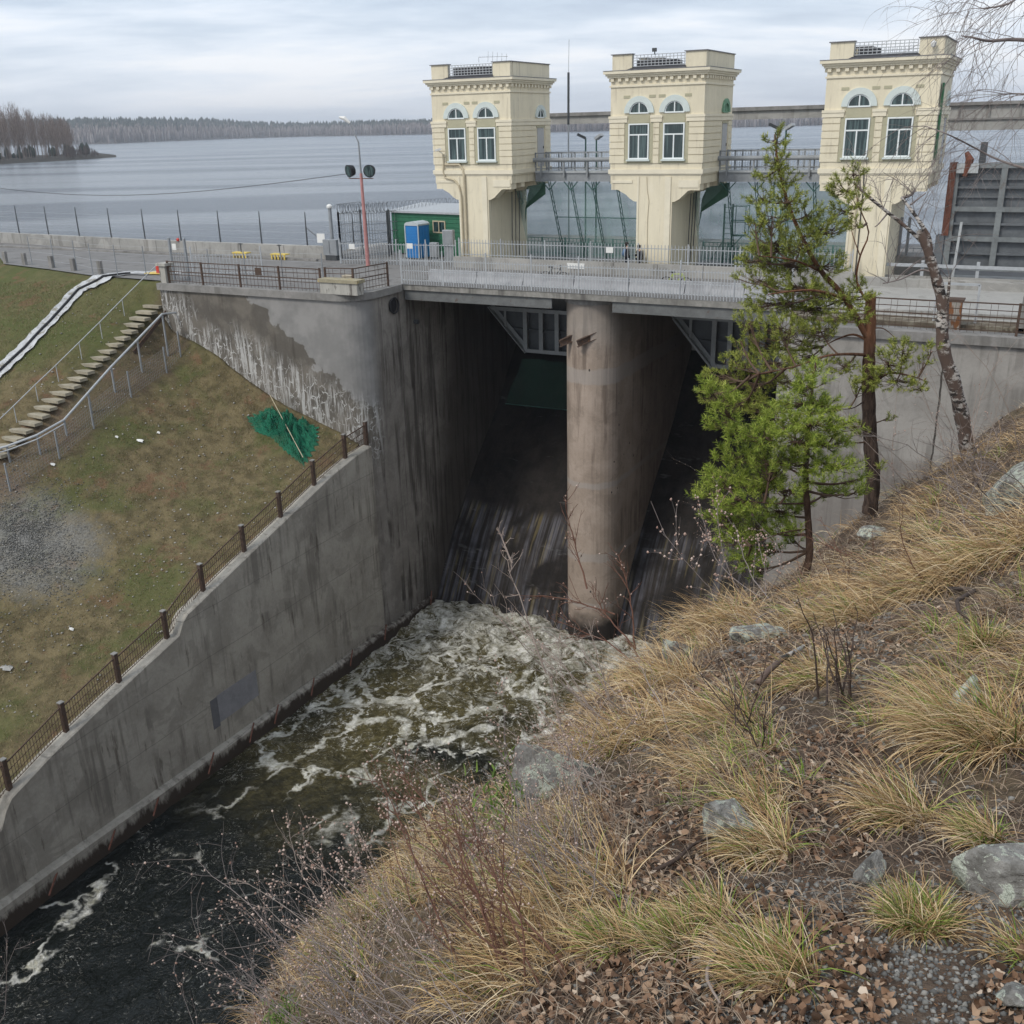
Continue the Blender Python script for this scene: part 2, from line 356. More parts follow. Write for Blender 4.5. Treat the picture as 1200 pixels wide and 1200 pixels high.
# ------------------------------------------------------------------ large structure: abutment, piers, spillway
def arc(cx, cy, r, a0, a1, n=8): return [(cx+r*math.cos(a0+(a1-a0)*i/n), cy+r*math.sin(a0+(a1-a0)*i/n)) for i in range(n+1)]
LS, RS_, RW = -32.1, -10.3, 43.7
f1 = [(-46.2, RW)] + arc(LS-1.6, RW+1.6, 1.6, -math.pi/2, 0, 10) + [(LS, 70)]
ab = MB().prism(f1+[(-46.2, 70)], -31, DK-.36, 'z')
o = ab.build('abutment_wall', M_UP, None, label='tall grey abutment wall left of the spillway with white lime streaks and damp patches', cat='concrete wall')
def ribbon(mb, path, zoff0, zoff1, out, inn):
    """strip following a plan path, out = overhang to the right-hand side"""
    p = np.array(path, float); d = np.gradient(p, axis=0); d /= np.linalg.norm(d, axis=1, keepdims=True); nn = np.stack([d[:, 1], -d[:, 0]], 1)
    a = p+nn*out; b = p-nn*inn; n = len(p); v = []
    for q, z in ((a, zoff0), (b, zoff0), (b, zoff1), (a, zoff1)): v += [(x, y, z) for x, y in q]
    f = [(k*n+i, k*n+i+1, ((k+1) % 4)*n+i+1, ((k+1) % 4)*n+i) for k in range(4) for i in range(n-1)] + [(0, n, 2*n, 3*n), (n-1, 4*n-1, 3*n-1, 2*n-1)]
    mb.add(v, f); return mb
cop = ribbon(MB(), [(-46.3, RW)]+[(x, RW) for x in np.linspace(-45, -34.2, 6)]+arc(LS-1.6, RW+1.6, 1.6, -math.pi/2, 0, 10)+[(LS, 47.8)], DK-.355, DK+.02, .14, .9)
cop.build('coping', M_COPE, o)
pipe = MB(); px, py_, pz = ons(460, 358, LS); 
ring = np.array([(LS+.12, py_+.42*math.cos(a), pz+.42*math.sin(a)) for a in np.linspace(0, 2*math.pi, 21)])
pipe.tube(ring, .05, 6, cap=False); pipe.add([(LS+.015, py_+.4*math.cos(a), pz+.4*math.sin(a)) for a in np.linspace(0, 2*math.pi, 20, endpoint=False)], [tuple(range(20))])
pipe.build('pipe_mouth', M_BLACK, o, smooth=False)
p2 = ons(486, 377, LS); MB().tube([(LS-.1, p2[1], p2[2]), (LS+.25, p2[1], p2[2])], .13, 10).build('drain_pipe', M_DKSTEEL, o)

def walk_pier():
    c, R_ = -21.2, 1.5
    pl = arc(c, 48.3+R_, R_, -math.pi, 0, 20)
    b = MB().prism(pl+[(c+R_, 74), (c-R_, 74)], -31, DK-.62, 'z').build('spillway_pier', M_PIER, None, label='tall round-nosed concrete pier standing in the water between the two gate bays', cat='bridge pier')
    pl2 = arc(c, 48.3+R_, R_+.08, -math.pi, 0, 20)
    MB().prism(pl2+[(c+R_+.08, 52), (c-R_-.08, 52)], DK-.615, DK-.32, 'z').build('cap', M_COPE, b)
    for xx, sgn in ((ont(672, 395, 48.5), 0), (ont(693, 395, 48.3), 1)):
        q = MB(); a = np.array(xx); d = np.array((-.72, -.5, -.35)); a = a+np.array((.25, .3, .1))
        q.bar(a, a+d*1.25, .04, .34); q.bar(a+(0, 0, .17), a+(0, 0, .17)+d*1.25, .2, .03); q.bar(a-(0, 0, .17), a-(0, 0, .17)+d*1.25, .2, .03)
        q.build('steel_bracket', M_RUST, b)
walk_pier()
# right abutment and wall
f2 = [(RS_, 74)] + arc(RS_+1.6, RW+1.6, 1.6, math.pi, 1.5*math.pi, 10) + [(14, RW), (14, 74)]
o = MB().prism(f2[::1], -31, DK-.42, 'z').build('right_retaining_wall', M_RIGHT, None, label='pale grey retaining wall right of the spillway behind the pine trees', cat='concrete wall')
ribbon(MB(), [(RS_, 47.8)]+arc(RS_+1.6, RW+1.6, 1.6, math.pi, 1.5*math.pi, 10)+[(x, RW) for x in np.linspace(-8, 14, 8)], DK-.415, DK-.05, .16, .9).build('coping', M_COPE, o)
# ogee chutes
prof = [(44, -30.2), (48.6, -29.0), (49.78, -28.2), (50.78, -26.5), (52.1, -24.5), (53.9, -22.5), (55.7, -20.45), (57.6, -18.75), (58.9, -17.4), (60.4, -15.4), (62, -13.6), (64, -12.5), (66, -12.4), (70, -13.4)]
def _ch(g, P, x, y, z, c):
    P2 = g.scl(P, (3.2, .14, .1)); s = g.noise(P2, 1.3, 5, .6); lo = g.mapr(z, -22.6, -23.2)
    lo = g.m('MULTIPLY', lo, g.mapr(g.noise(P, .5, 3), .35, .6))
    c = g.mix(g.m('MULTIPLY', g.mapr(s, .4, .68), g.m('ADD', g.m('MULTIPLY', lo, .55), .02)), c, (.17, .17, .2))  # bluish-lit lower face of the chute, that light painted as paler colour
    c = g.mix(g.m('MULTIPLY', g.mapr(g.noise(g.scl(P, (4, .3, .2)), 1.0, 4), .55, .65), g.m('MULTIPLY', lo, .4)), c, (.2, .16, .07))
    band = g.mapr(g.noise(g.scl(P, (.3, 1, 1.2)), 1.1, 4, .7), .62, .7)
    return g.mix(g.m('MULTIPLY', band, .25), c, (.2, .2, .2))
M_CH = concrete('dark_spillway_concrete', (.012, .010, .009), (.03, .025, .022), .3, (.006, .006, .006), extra=_ch, rough=.6)  # near-black base carries the shade inside the bays
for a, b in ((LS+.003, -22.7-.003), (-19.7+.003, RS_-.003)):
    xs = np.linspace(a, b, 16); tt = np.linspace(44, 70, 90); zz = np.interp(tt, *zip(*prof))
    X, T = np.meshgrid(xs, tt); Z = np.interp(T, *zip(*prof)) + .05*(fbm(X*2, T*1.5, 0, 3, 4)-.5)
    npmesh('spillway_chute', np.stack([X, T, Z], 2).reshape(-1, 3), quads=grid(90, 16), mat=M_CH, smooth=True, kind='structure')

# lower river wall with its stepped, sloping top
wp = [(5., -26.9), (18.8, -24.3), (18.9, -23.9), (19.35, -23.35), (21.5, -22.6), (24.65, -21.75), (28.75, -20.75), (28.95, -20.1), (29.6, -19.95), (34.15, -18.65), (37.85, -17.65), (40.1, -17.0), (42.6, -16.5), (43.9, -16.4)]
def walltop(t): return np.interp(t, *zip(*wp))
tt = np.linspace(5, 43.95, 120); zz = walltop(tt) + .03*(fbm(tt*1.5, 0*tt, 0, 3, 2)-.5)
v = []; W0, W1 = -32.75, -32.1
for t, z in zip(tt, zz): v += [(W1, t, -31), (W1, t, z-.05), (W1-.06, t, z), (W0, t, z), (W0, t, -31)]
f = [(i*5+j, (i+1)*5+j, (i+1)*5+j+1, i*5+j+1) for i in range(119) for j in range(4)]
lw = MB().add(v, f).build('river_wall', M_LOW, None, label='sloping concrete river wall descending beside the grassy bank below the rusty fence', cat='concrete wall')
ft = MB(); tt = np.linspace(5, 49, 100); v = []
for t in tt:
    h = np.interp(t, [5, 20, 33, 49], [-27.1, -27.1, -27.45, -27.75]); v += [(W1+.35, t, -30), (W1+.33, t, h-.12), (W1+.2, t, h), (W1-.05, t, h)]
ft.add(v, [(i*4+j, (i+1)*4+j, (i+1)*4+j+1, i*4+j+1) for i in range(99) for j in range(3)]).build('footing_ledge', M_LOW, lw)
for x, y in ((70, 1010), (135, 945), (185, 900), (250, 862), (300, 848), (330, 838), (370, 790), (415, 757), (455, 735), (508, 695)):
    d = ons(x, y, W1+.34); t = d[1]
    MB().bar((W1+.2, t, -27.35), (W1+.75, t-1.0, -27.75), .06, .06).build('rusty_rod', M_RUSTRED, lw)
# bluish repair slab near the water
a = ons(250, 850, W1); b = ons(292, 800, W1)
MB().box((W1, a[1], a[2]-.25), (W1+.012, a[1]+.45, a[2]+1.3)).build('dark_repair_patch', plain('dark_repair', (.13, .132, .145), .8, .1, 3, .1), lw)
MB().box((W1, a[1]+.46, a[2]-.1), (W1+.012, a[1]+3.2, a[2]+1.35)).build('repair_patch', plain('bluish_repair', (.23, .232, .25), .8, .15, 2, .1), lw)

# ------------------------------------------------------------------ bridge deck
M_WEB = plain('weathered_girder', (.13, .135, .135), .7, .2, 2, .1, rust=(.1, .08, .065), rs=.6)
bridge = thing('spillway_bridge', 'grey concrete road bridge over the gate bays, with steel edge girders on the pier', 'bridge', (-21.2, 48, DK-.3))
MB().box((LS+.004, 47.95, DK-.3), (RS_-.004, 56, DK)).build('deck_slab', M_SLAB, bridge)
for a, b in ((LS+.1, -22.9), (-19.5, RS_-.1)):
    q = MB(); q.box((a, 48.06, DK-.82), (b, 48.08, DK-.3)); q.box((a, 48.0, DK-.85), (b, 48.2, DK-.825))
    gi = q.build('edge_girder', M_WEB, bridge)
    n = 8; base = None
    for i in range(n):
        x = a+(b-a)*(i+.5)/n
        if base is None: base = MB().box((-.11, 0, 0), (.11, .03, .46)).build('stiffener_plate', M_DKSTEEL, None, local=True)
        s = base if i == 0 and base.parent is None else shared(base, (0, 0, 0))
        s.parent = gi; s.location = (x, 48.025, DK-.79)
    q = MB()
    for t in (50.5, 52.5, 54.5): q.box((a, t, DK-.78), (b, t+.3, DK-.3))
    q.build('inner_girder', M_GATE, bridge)
# road surfaces (sheets)
def sheet(name, pts, z, mat, **kw): return MB().add([(x, y, z) for x, y in pts], [tuple(range(len(pts)))]).build(name, mat, None, kind='structure', **kw)
sheet('road', [(-150, 78), (-90, 58), (-69.4, 50.6), (-64.6, 47.4), (-58.8, 46.3), (-53.4, 45.0), (-46.2, 44.55), (-33.2, 44.5), (-32.0, 47.9), (-9.4, 47.95), (-9.4, 60.9), (-90, 60.9), (-150, 92)], DK+.006, M_ROAD)
sheet('right_road', [(-9.4, 47.0), (14, 46.2), (14, 60.5), (-9.4, 60.5)], DK+.012, M_ROADR)
sheet('upstream_deck', [(-45, 55), (14, 55), (14, 75), (-45, 75)], DK-.02, M_ROAD)
MB().box((-46.1, 62, -14), (14, 66.2, DK-.03)).build('upstream_wall', M_CONC, None, label='long concrete block of the dam crest carrying the gate towers', cat='concrete wall')

# ------------------------------------------------------------------ the three gate towers (local: x along the dam, y upstream, z above the deck)
TW, TD = 5.33, 5.27
def facebox(mb, x0, x1, y, z0, z1, d):      # slab on the front face, d proud (in -y)
    return mb.box((x0, y-d, z0), (x1, y+.01, z1))
def make_window(parent, cx, z0, z1, w, curtain=True):
    """two-light window with transom, recessed in the front wall"""
    q = MB(); h = w/2; y = -.015
    for a, b in (((cx-h, y-.06, z0), (cx-h+.07, y+.06, z1)), ((cx+h-.07, y-.06, z0), (cx+h, y+.06, z1)), ((cx-h+.07, y-.06, z1-.07), (cx+h-.07, y+.06, z1)), ((cx-h+.07, y-.06, z0), (cx+h-.07, y+.06, z0+.08))): q.box(a, b)
    tz = z0+(z1-z0)*.67
    q.box((cx-h+.07, y-.045, tz), (cx+h-.07, y+.05, tz+.07)); q.box((cx-.035, y-.045, z0+.08), (cx+.035, y+.05, tz))
    win = q.build('window', M_FRAME, parent, local=True)
    MB().box((cx-h+.06, -.03, tz+.05), (cx+h-.06, -.02, z1-.06)).build('pane', M_GLASS, win, local=True)
    for s in (-1, 1):
        a, b = (cx-h+.06, cx-.03) if s < 0 else (cx+.03, cx+h-.06)
        MB().box((a, -.03, z0+.07), (b, -.02, tz+.01)).build('pane', M_GLASS, win, local=True)
    MB().box((cx-h-.08, y-.16, z0-.09), (cx+h+.08, y+.02, z0-.005)).build('sill', M_WHITE, win, local=True)
    return win
def half_ring(mb, cx, z, r0, r1, y0, y1, n=18, side=False, plane=0.):
    v = []
    for i in range(n+1):
        a = math.pi*i/n
        for r in (r0, r1):
            for y in (y0, y1):
                u, w = cx+r*math.cos(a), z+r*math.sin(a)
                v.append((plane+y, u, w) if side else (u, y, w))
    f = []
    for i in range(n):
        k = 4*i; f += [(k, k+4, k+6, k+2), (k+1, k+3, k+7, k+5), (k+2, k+6, k+7, k+3), (k, k+1, k+5, k+4)]
    f += [(0, 2, 3, 1), (4*n, 4*n+1, 4*n+3, 4*n+2)]
    return mb.add(v, f)
def make_arch(parent, cx, z, side=False, plane=0., sc=1., mat=None):
    s = 1 if side else -1
    q = half_ring(MB(), cx, z, .56*sc, .86*sc, s*.1, -s*.02, side=side, plane=plane)
    arch = q.build('arch_window', mat or M_WHITE, parent, local=True)
    n = 14; r = .56*sc; pts = [(cx+r*math.cos(math.pi*i/n), z+r*math.sin(math.pi*i/n)) for i in range(n+1)]
    MB().prism(pts, plane+.005 if side else .006, plane+.015 if side else -.014, 'x' if side else 'y').build('pane', mat or M_GLASS, arch, local=True)
    q = half_ring(MB(), cx, z, .5*sc, .57*sc, s*.045, -s*.02, side=side, plane=plane)
    if side: q.box((plane, cx-.03, z), (plane+.05, cx+.03, z+.5*sc)); q.box((plane, cx-r, z-.04), (plane+.06, cx+r, z+.03))
    else: q.box((cx-.03, -.05, z+.03), (cx+.03, .0, z+.5*sc)); q.box((cx-r, -.06, z-.04), (cx+r, .0, z+.03))
    q.build('frame', mat or M_FRAME, arch, local=True)
    return arch
def grille(parent, a, b, z0, z1, name='roof_railing'):
    a = np.array(a, float); b = np.array(b, float); L = np.linalg.norm(b-a); n = max(2, int(L/.2)); q = MB()
    for k in range(5): z = z0+(z1-z0)*k/4; q.bar((a[0], a[1], z), (b[0], b[1], z), .035, .035)
    for i in range(n+1): p = a+(b-a)*i/n; q.bar((p[0], p[1], z0), (p[0], p[1], z1), .03)
    return q.build(name, M_GALV, parent, local=True)
def ring_band(mb, z0, z1, o, x0=0., x1=TW, y0=0., y1=TD):
    """band round the four faces, o proud; four butted bars"""
    mb.box((x0-o, y0-o, z0), (x1+o, y0, z1)); mb.box((x0-o, y1, z0), (x1+o, y1+o, z1)); mb.box((x0-o, y0, z0), (x0, y1, z1)); mb.box((x1, y0, z0), (x1+o, y1, z1)); return mb
def tower(k, label):
    t = thing('gate_tower', label, 'tower', (-34.53+11.58*k, 56, DK), 0, 'cream gate towers standing in a row on the dam')
    # stem
    q = MB(); q.box((1.63, .0, 0), (3.70, 5.1, 4.9)); q.build('stem', M_CREAM, t, local=True)
    q = MB(); q.box((3.28, -.06, .02), (3.62, .0, 5.3)); q.box((1.64, -.04, .6), (1.75, 0, 5.3)); q.each('pilaster_strip', M_CREAM2, t, local=True)
    # corbels: front, middle and back brackets under the overhanging room
    corb = []
    xl = [(0.08, 4.9), (0.08, 4.58), (.5, 4.58), (.62, 4.50), (.95, 4.34), (1.2, 4.12), (1.45, 3.97), (1.64, 3.95), (1.64, 4.9)]
    xr = [(3.69, 4.9), (3.69, 3.95), (3.85, 3.97), (4.1, 4.1), (4.35, 4.32), (4.6, 4.55), (4.75, 4.58), (5.25, 4.58), (5.25, 4.9)]
    for y0, y1 in ((.0, .7), (1.35, 1.8), (3.3, 3.7), (4.6, 5.1)):
        for pl in (xl, xr):
            if y0 > 0: pl = [(x, max(z, 4.3 if .5 < x < 4.85 else 4.64)) if z < 4.85 else (x, z) for x, z in pl]
            MB().prism(pl, y0+.003, y1, 'y').build('corbel', M_CREAM, t, local=True)
    q = MB(); q.box((.03, -.0, 4.9), (TW-.03, TD, 5.36)); q.build('base_slab', M_CREAM, t, local=True)
    q = MB(); q.box((4.05, -.035, 4.72), (5.2, .002, 5.12)); q.box((.15, -.035, 4.95), (1.35, .002, 5.1)); q.each('raised_panel', M_CREAM2, t, local=True)
    # room
    t_body = MB().box((0, 0, 5.36), (TW, TD, 10.4)).build('wall', M_CREAM, t, local=True)
    ring_band(MB(), 5.36, 5.44, .03).build('base_moulding', M_CREAM2, t, local=True)
    ring_band(MB(), 5.44, 5.68, .085).build('base_moulding', M_CREAM2, t, local=True)
    wx = (1.68, 3.70)
    # rusticated courses, interrupted at the windows and the door
    zs = [5.98, 6.42, 6.77, 7.12, 7.47, 7.82, 8.1]
    for a, b in zip(zs[:-1], zs[1:]):
        q = MB(); g_ = .022
        for x0, x1 in ((0, wx[0]-.84), (wx[0]+.84, wx[1]-.84), (wx[1]+.84, TW+.045)): q.box((x0 if x0 else -.045, -.045, a+g_), (x1, 0, b-g_))
        q.box((TW, .0, a+g_), (TW+.045, 3.25, b-g_)); q.box((TW, 4.5, a+g_), (TW+.045, TD, b-g_)); q.box((-.045, 0, a+g_), (0, TD, b-g_))
        q.each('rendered_course', M_CREAM, t, local=True)
    q = MB()
    for x0, x1 in ((-.1, wx[0]-.66), (wx[0]+.66, wx[1]-.66), (wx[1]+.66, TW+.1)): q.box((x0, -.1, 8.33), (x1, 0, 8.46)); q.box((x0+.03, -.07, 8.12), (x1-.03, 0, 8.33))
    q.box((TW, 0, 8.33), (TW+.1, TD, 8.46)); q.box((TW, 0, 8.12), (TW+.07, TD, 8.33)); q.box((-.1, 0, 8.12), (0, TD, 8.46))
    q.each('belt_course', M_CREAM2, t, local=True)
    for cx in wx:
        q = MB(); q.box((cx-.82, -.012, 5.98), (cx+.82, -.0005, 8.1)); q.box((cx-.62, -.03, 8.1), (cx+.62, -.0005, 8.52)); q.box((cx-.92, -.02, 9.36), (cx-.55, -.0005, 9.5)); q.box((cx+.55, -.02, 9.36), (cx+.92, -.0005, 9.5)); q.each('window_recess', M_OLIVE, t, local=True)
        make_window(t, cx, 6.2, 8.06, 1.2); make_arch(t, cx, 8.6)
        q = MB(); q.box((cx-.85, -.06, 6.0), (cx-.62, 0, 6.08)); q.box((cx+.62, -.06, 6.0), (cx+.85, 0, 6.08)); q.each('sill_block', M_OLIVE, t, local=True)
    make_arch(t, 3.9, 8.55, side=True, plane=TW, sc=.82, mat=M_NETSOLID if k == 1 else None)
    d = MB().box((TW+.003, 3.45, 5.72), (TW+.03, 4.35, 7.95)).build('door', M_LTGREY, t, local=True)
    MB().box((TW+.03, 4.2, 6.75), (TW+.07, 4.25, 6.9)).build('handle', M_DKSTEEL, d, local=True)
    MB().box((TW+.002, 3.35, 7.96), (TW+.06, 4.45, 8.05)).build('door_lintel', M_OLIVE, t, local=True)
    # string line, frieze, dentils, cornice
    ring_band(MB(), 9.93, 10.02, .06).build('string_course', M_CREAM2, t, local=True)
    q = MB(); n = 13
    for i in range(n):
        x = .12+(TW-.24)*i/(n-1); q.box((x-.09, -.13, 10.22), (x+.09, 0, 10.38)); y = x
        q.box((TW, y-.09, 10.22), (TW+.13, y+.09, 10.38)); q.box((-.13, y-.09, 10.22), (0, y+.09, 10.38))
    q.build('dentils', M_CREAM2, t, local=True, kind='stuff')
    q = MB(); q.box((-.16, -.16, 10.4), (TW+.16, TD+.16, 10.5)); q.box((-.24, -.24, 10.5), (TW+.24, TD+.24, 10.6)); q.box((-.33, -.33, 10.6), (TW+.33, TD+.33, 10.74)); q.build('cornice', M_CREAM2, t, local=True)
    MB().box((-.345, -.345, 10.743), (TW+.345, TD+.345, 10.775)).build('cornice_flashing', M_FLASH, t, local=True)
    # parapet blocks and roof railing
    zt = 11.55
    for a, b in (((.0, .0), (1.18, .35)), ((4.15, .0), (TW, .35)), ((TW-.35, .353), (TW, TD)), ((.0, .353), (.35, 1.3)), ((0, TD-1.2), (.35, TD)), ((.353, TD-.35), (1.2, TD)), ((3.9, TD-.35), (TW-.353, TD))):
        p = MB().box((a[0]+.05, a[1]+.05, 10.776), (b[0]-.0, b[1], zt)).build('parapet', M_CREAM, t, local=True)
        MB().box((a[0]-.02, a[1]-.02, zt+.002), (b[0]+.06, b[1]+.03, zt+.045)).build('parapet_cap', M_FLASH, p, local=True)
    grille(t, (1.22, .15), (4.12, .15), 10.95, 11.5); grille(t, (1.22, TD-.2), (3.9, TD-.2), 10.95, 11.5)
    MB().add([(1.0, -.3, 10.78), (4.35, -.3, 10.78), (4.15, .25, 10.93), (1.2, .25, 10.93)], [(0, 1, 2, 3)]).build('roof_flashing', M_ROOF, t, local=True)
    w = (2.1, 1.9, .8)[k]; h = (11.42, 11.28, 11.3)[k]
    MB().box((1.3, .5, 10.78), (1.3+w, 2.5, h)).build('roof_hatch', M_ROOF, t, local=True)
    return t
def netmat(name, col, alpha, scale=60.):
    m, g, b = newmat(name, .8, .2); P = g.n('ShaderNodeNewGeometry').outputs['Position']
    g.put(b.inputs['Base Color'], col)
    n = g.noise(g.scl(P, (1, 1, .2)), .9, 4, .6)
    g.put(b.inputs['Alpha'], g.mapr(n, .3, .7, alpha*.75, min(1, alpha*1.3)))
    return m
M_GATHER = plain('gathered_green_net', (.05, .12, .08), .9, .2, 3, .2)
M_NETSOLID = plain('green_mesh_cover', (.16, .3, .2), .8, .2, 5, .1)
M_LTGREY = plain('pale_grey_door', (.42, .42, .42), .6, .05, 3, .03)
M_VEIL = netmat('pale_green_veil', (.26, .42, .38), .42)
T = [tower(0, 'leftmost cream gate tower, beside the green cabin, with pipes down its front'),
     tower(1, 'middle cream gate tower rising behind the two people, its side arch covered with green mesh'),
     tower(2, 'rightmost cream gate tower behind the pines, with a long green strip on its side')]
# extras that single out the towers
def wt(k, *p): return [(-34.53+11.58*k+x, 56+y, DK+z) for x, y, z in p]
M_CABLE = plain('dark_cable', (.05, .05, .05), .7, .1, 5, 0); M_PIPE = plain('beige_pipe', (.48, .42, .3), .7, .1, 4, .05)
MB().tube(wt(0, (.8, -.08, 6.0), (1.8, -.08, 6.0), (2.05, -.08, 5.7), (2.1, -.1, 5.3), (2.12, -.1, .3)), .075, 8).build('drain_pipe', M_PIPE, T[0])
MB().tube(wt(0, (.68, -.1, 6.6), (.72, -.1, 6.3), (.65, -.1, 5.6), (.75, -.1, 5.25), (1.4, -.1, 5.1), (1.7, -.1, 4.8), (1.85, -.1, 4.2), (1.85, -.1, .4)), .05, 6).build('conduit', M_PIPE, T[0])
def camera_box(k, x, z, par):
    q = MB(); (p,) = wt(k, (x, -.45, z)); q.bar((p[0]-.12, p[1]-.12, p[2]-.03), (p[0]+.16, p[1]+.1, p[2]+.06), .13, .12); q.bar((p[0]+.05, p[1], p[2]-.05), (p[0]+.05, p[1]+.42, p[2]-.2), .04); q.build('security_camera', M_WHT, par)
camera_box(0, .55, 6.85, T[0])
q = MB(); (p,) = wt(2, (4.85, -.05, 11.3)); q.lathe([(.02, -.16), (.1, -.12), (.13, 0), (.13, .08), (.03, .12)], (p[0], p[1]-.12, p[2]-.05), 10); q.bar(p, (p[0], p[1]-.15, p[2]+.1), .06); q.build('security_camera', M_WHT, T[2])
q = MB(); (p,) = wt(1, (2.45, .1, 11.5)); q.tube([p, (p[0], p[1], p[2]+.25)], .03); q.box((p[0]-.12, p[1]-.1, p[2]+.12), (p[0]+.1, p[1]+.05, p[2]+.3)); q.build('security_camera', M_DKSTEEL, T[1])
MB().tube(wt(1, (2.2, -.015, 5.3), (2.24, -.02, 4.6), (2.36, -.02, 4.0), (2.3, -.02, 3.0), (2.33, -.02, .1)), .018, 5).build('conduit', M_PIPE, T[1])
MB().tube(wt(2, (1.95, -.05, 5.7), (2.0, -.05, 4.9), (2.0, -.05, .3)), .06, 6).build('conduit', M_PIPE, T[2])
MB().tube(wt(2, (2.2, -.03, 5.7), (2.25, -.04, 4.9), (2.25, -.04, .3)), .03, 6).build('conduit', M_CABLE, T[2])
(a,) = wt(2, (TW+.06, .35, 6.1)); (b,) = wt(2, (TW+.06, .42, 9.55))
MB().add([a, (a[0], a[1]+.5, a[2]-.1), (b[0], b[1]+.45, b[2]), b, (a[0]+.07, a[1]+.02, a[2]), (a[0]+.07, a[1]+.5, a[2]-.1), (b[0]+.07, b[1]+.45, b[2]), (b[0]+.07, b[1]+.02, b[2])], [(0, 1, 2, 3), (7, 6, 5, 4), (0, 4, 5, 1), (1, 5, 6, 2), (2, 6, 7, 3), (3, 7, 4, 0)]).build('green_strip', plain('green_net_strip', (.05, .16, .075), .8, .2, 3, .1), T[2])
for k in (0, 1):     # hoist cables down the side of each stem
    q = MB()
    for y in (2.6, 3.1, 3.6): q.tube(wt(k, (3.95, y, 4.6), (3.82, y+.1, .3)), .03, 5)
    q.build('hoist_cables', M_DKSTEEL, T[k])
MB().tube(wt(0, (3.0, .6, 11.62), (3.0, .6, 11.9), (4.9, .6, 11.85)), .02, 5).build('antenna_boom', M_GALV, T[0])
q = MB()
for i in range(5): x = 3.6+.3*i; q.tube(wt(0, (x, .6, 11.6), (x+.05, .6, 12.2-.05*i)), .012, 4)
q.build('antenna_element', M_GALV, T[0])

# ------------------------------------------------------------------ walkways between towers, hanging frames and veils
def walkway(k, label):
    x0, x1 = -34.53+11.58*k+TW+.09, -34.53+11.58*(k+1)-.05 if k < 2 else 6
    y0, y1 = 58.9, 60.6; t = thing('service_walkway', label, 'walkway', ((x0+x1)/2, y0, -3.0), 0, 'grey steel walkways linking the towers')
    L = x1-x0
    MB().box((x0, y0, -2.72), (x1, y1, -2.64)).build('deck', M_GATE2, t)
    q = MB(); q.box((x0, y0+.06, -3.2), (x1, y0+.1, -2.76)); q.box((x0, y0, -3.24), (x1, y0+.2, -3.2)); q.box((x0, y0, -2.76), (x1, y0+.2, -2.722)); q.build('girder', M_STEEL, t)
    MB().box((x0, y1-.2, -3.24), (x1, y1-.1, -2.722)).build('girder', M_STEEL, t)
    MB().tube([(x0-.25, y0-.08, -1.98), (x1, y0-.08, -1.98)], .13, 10).build('service_pipe', M_STEEL, t)
    for y in (y0+.12, y1-.1):
        q = MB(); q.bar((x0, y, -1.6), (x1, y, -1.6), .06); q.bar((x0, y, -2.5), (x1, y, -2.5), .06, .05); r = q.build('handrail', M_STEEL, t)
        n = int(L/.85); base = None
        for i in range(n+1):
            s = MB().box((-.04, -.03, -.02), (.04, .03, 1.08)).build('railing_post', M_STEEL, r, local=True) if base is None else shared(base, (0, 0, 0))
            base = base or s; wl = world_loc(r); s.location = (x0+L*i/n-wl[0], y-wl[1], -2.64-wl[2])
    q = MB(); n = int(L/.16)
    for i in range(n): x = x0+L*(i+.5)/n; q.bar((x, y1-.1, -2.64), (x, y1-.1, -1.6), .022)
    q.build('pickets', M_GALV, t)
    n = int(L/1.35)
    for i in range(n):      # outriggers carrying the pipe
        x = x0+L*(i+.3)/n; q = MB(); q.bar((x, y0-.08, -2.75), (x, y0-.08, -2.1), .1); q.bar((x, y0-.12, -2.85), (x, y0+.1, -2.85), .1, .2); q.build('pipe_support', M_STEEL, t)
    return x0, x1
def hanging_frame(k, label, xs):
    t = thing('hanging_frame', label, 'steel frame', (xs[0], 59, -8.1), 0, 'green steel frames hanging under the walkways')
    for i, x in enumerate(xs):
        q = MB(); a = np.array((x, 59.0, -3.24)); b = np.array((x, 61.2, -8.08)); 
        for dx in (-.07, .07): q.bar(a+(dx, 0, 0), b+(dx, 0, 0), .035)
        for j in range(14):
            p = a+(b-a)*j/14; r = a+(b-a)*(j+1)/14; s = .07*(-1)**j; q.bar(p+(s, 0, 0), r-(s, 0, 0), .025)
        q.bar(a+(0, 0, -.5), a+(.45, 0, 0), .05); q.bar(a+(0, 0, -.5), a+(-.45, 0, 0), .05)
        q.build('lattice_post', M_GREENFR, t)
    for f in (.45, .8): 
        y, z = 59+2.2*f, -3.24-4.84*f; MB().bar((xs[0], y, z), (xs[-1]+1.5, y, z), .05).build('cross_bar', M_GREENFR, t)
def veil(k, label, x0, x1):
    n, m = 40, 26; U, V = np.meshgrid(np.linspace(0, 1, n), np.linspace(0, 1, m)); X = x0+(x1-x0)*U
    sag = .25*np.sin(U*math.pi*3)*V*(1-V)*2+.12*(fbm(U*8, V*5, 0, 3, 11+k)-.5)
    Y = 59.4+1.9*V+sag; Z = -3.3-4.7*V
    npmesh('safety_net', np.stack([X, Y, Z], 2).reshape(-1, 3), quads=grid(m, n), mat=M_VEIL, smooth=True, label=label, cat='net', group='pale green nets hung between the tower stems')
for k, lb in ((0, 'grey steel walkway with a thick pipe between the left and middle towers'), (1, 'grey steel walkway with a thick pipe between the middle and right towers')): walkway(k, lb)
hanging_frame(0, 'green lattice frame hanging below the walkway between the left and middle towers', (-28.2, -26.75, -25.3, -23.75))
hanging_frame(1, 'green lattice frame hanging below the walkway behind the top of the pine', (-17.0, -15.4, -13.8, -12.2))
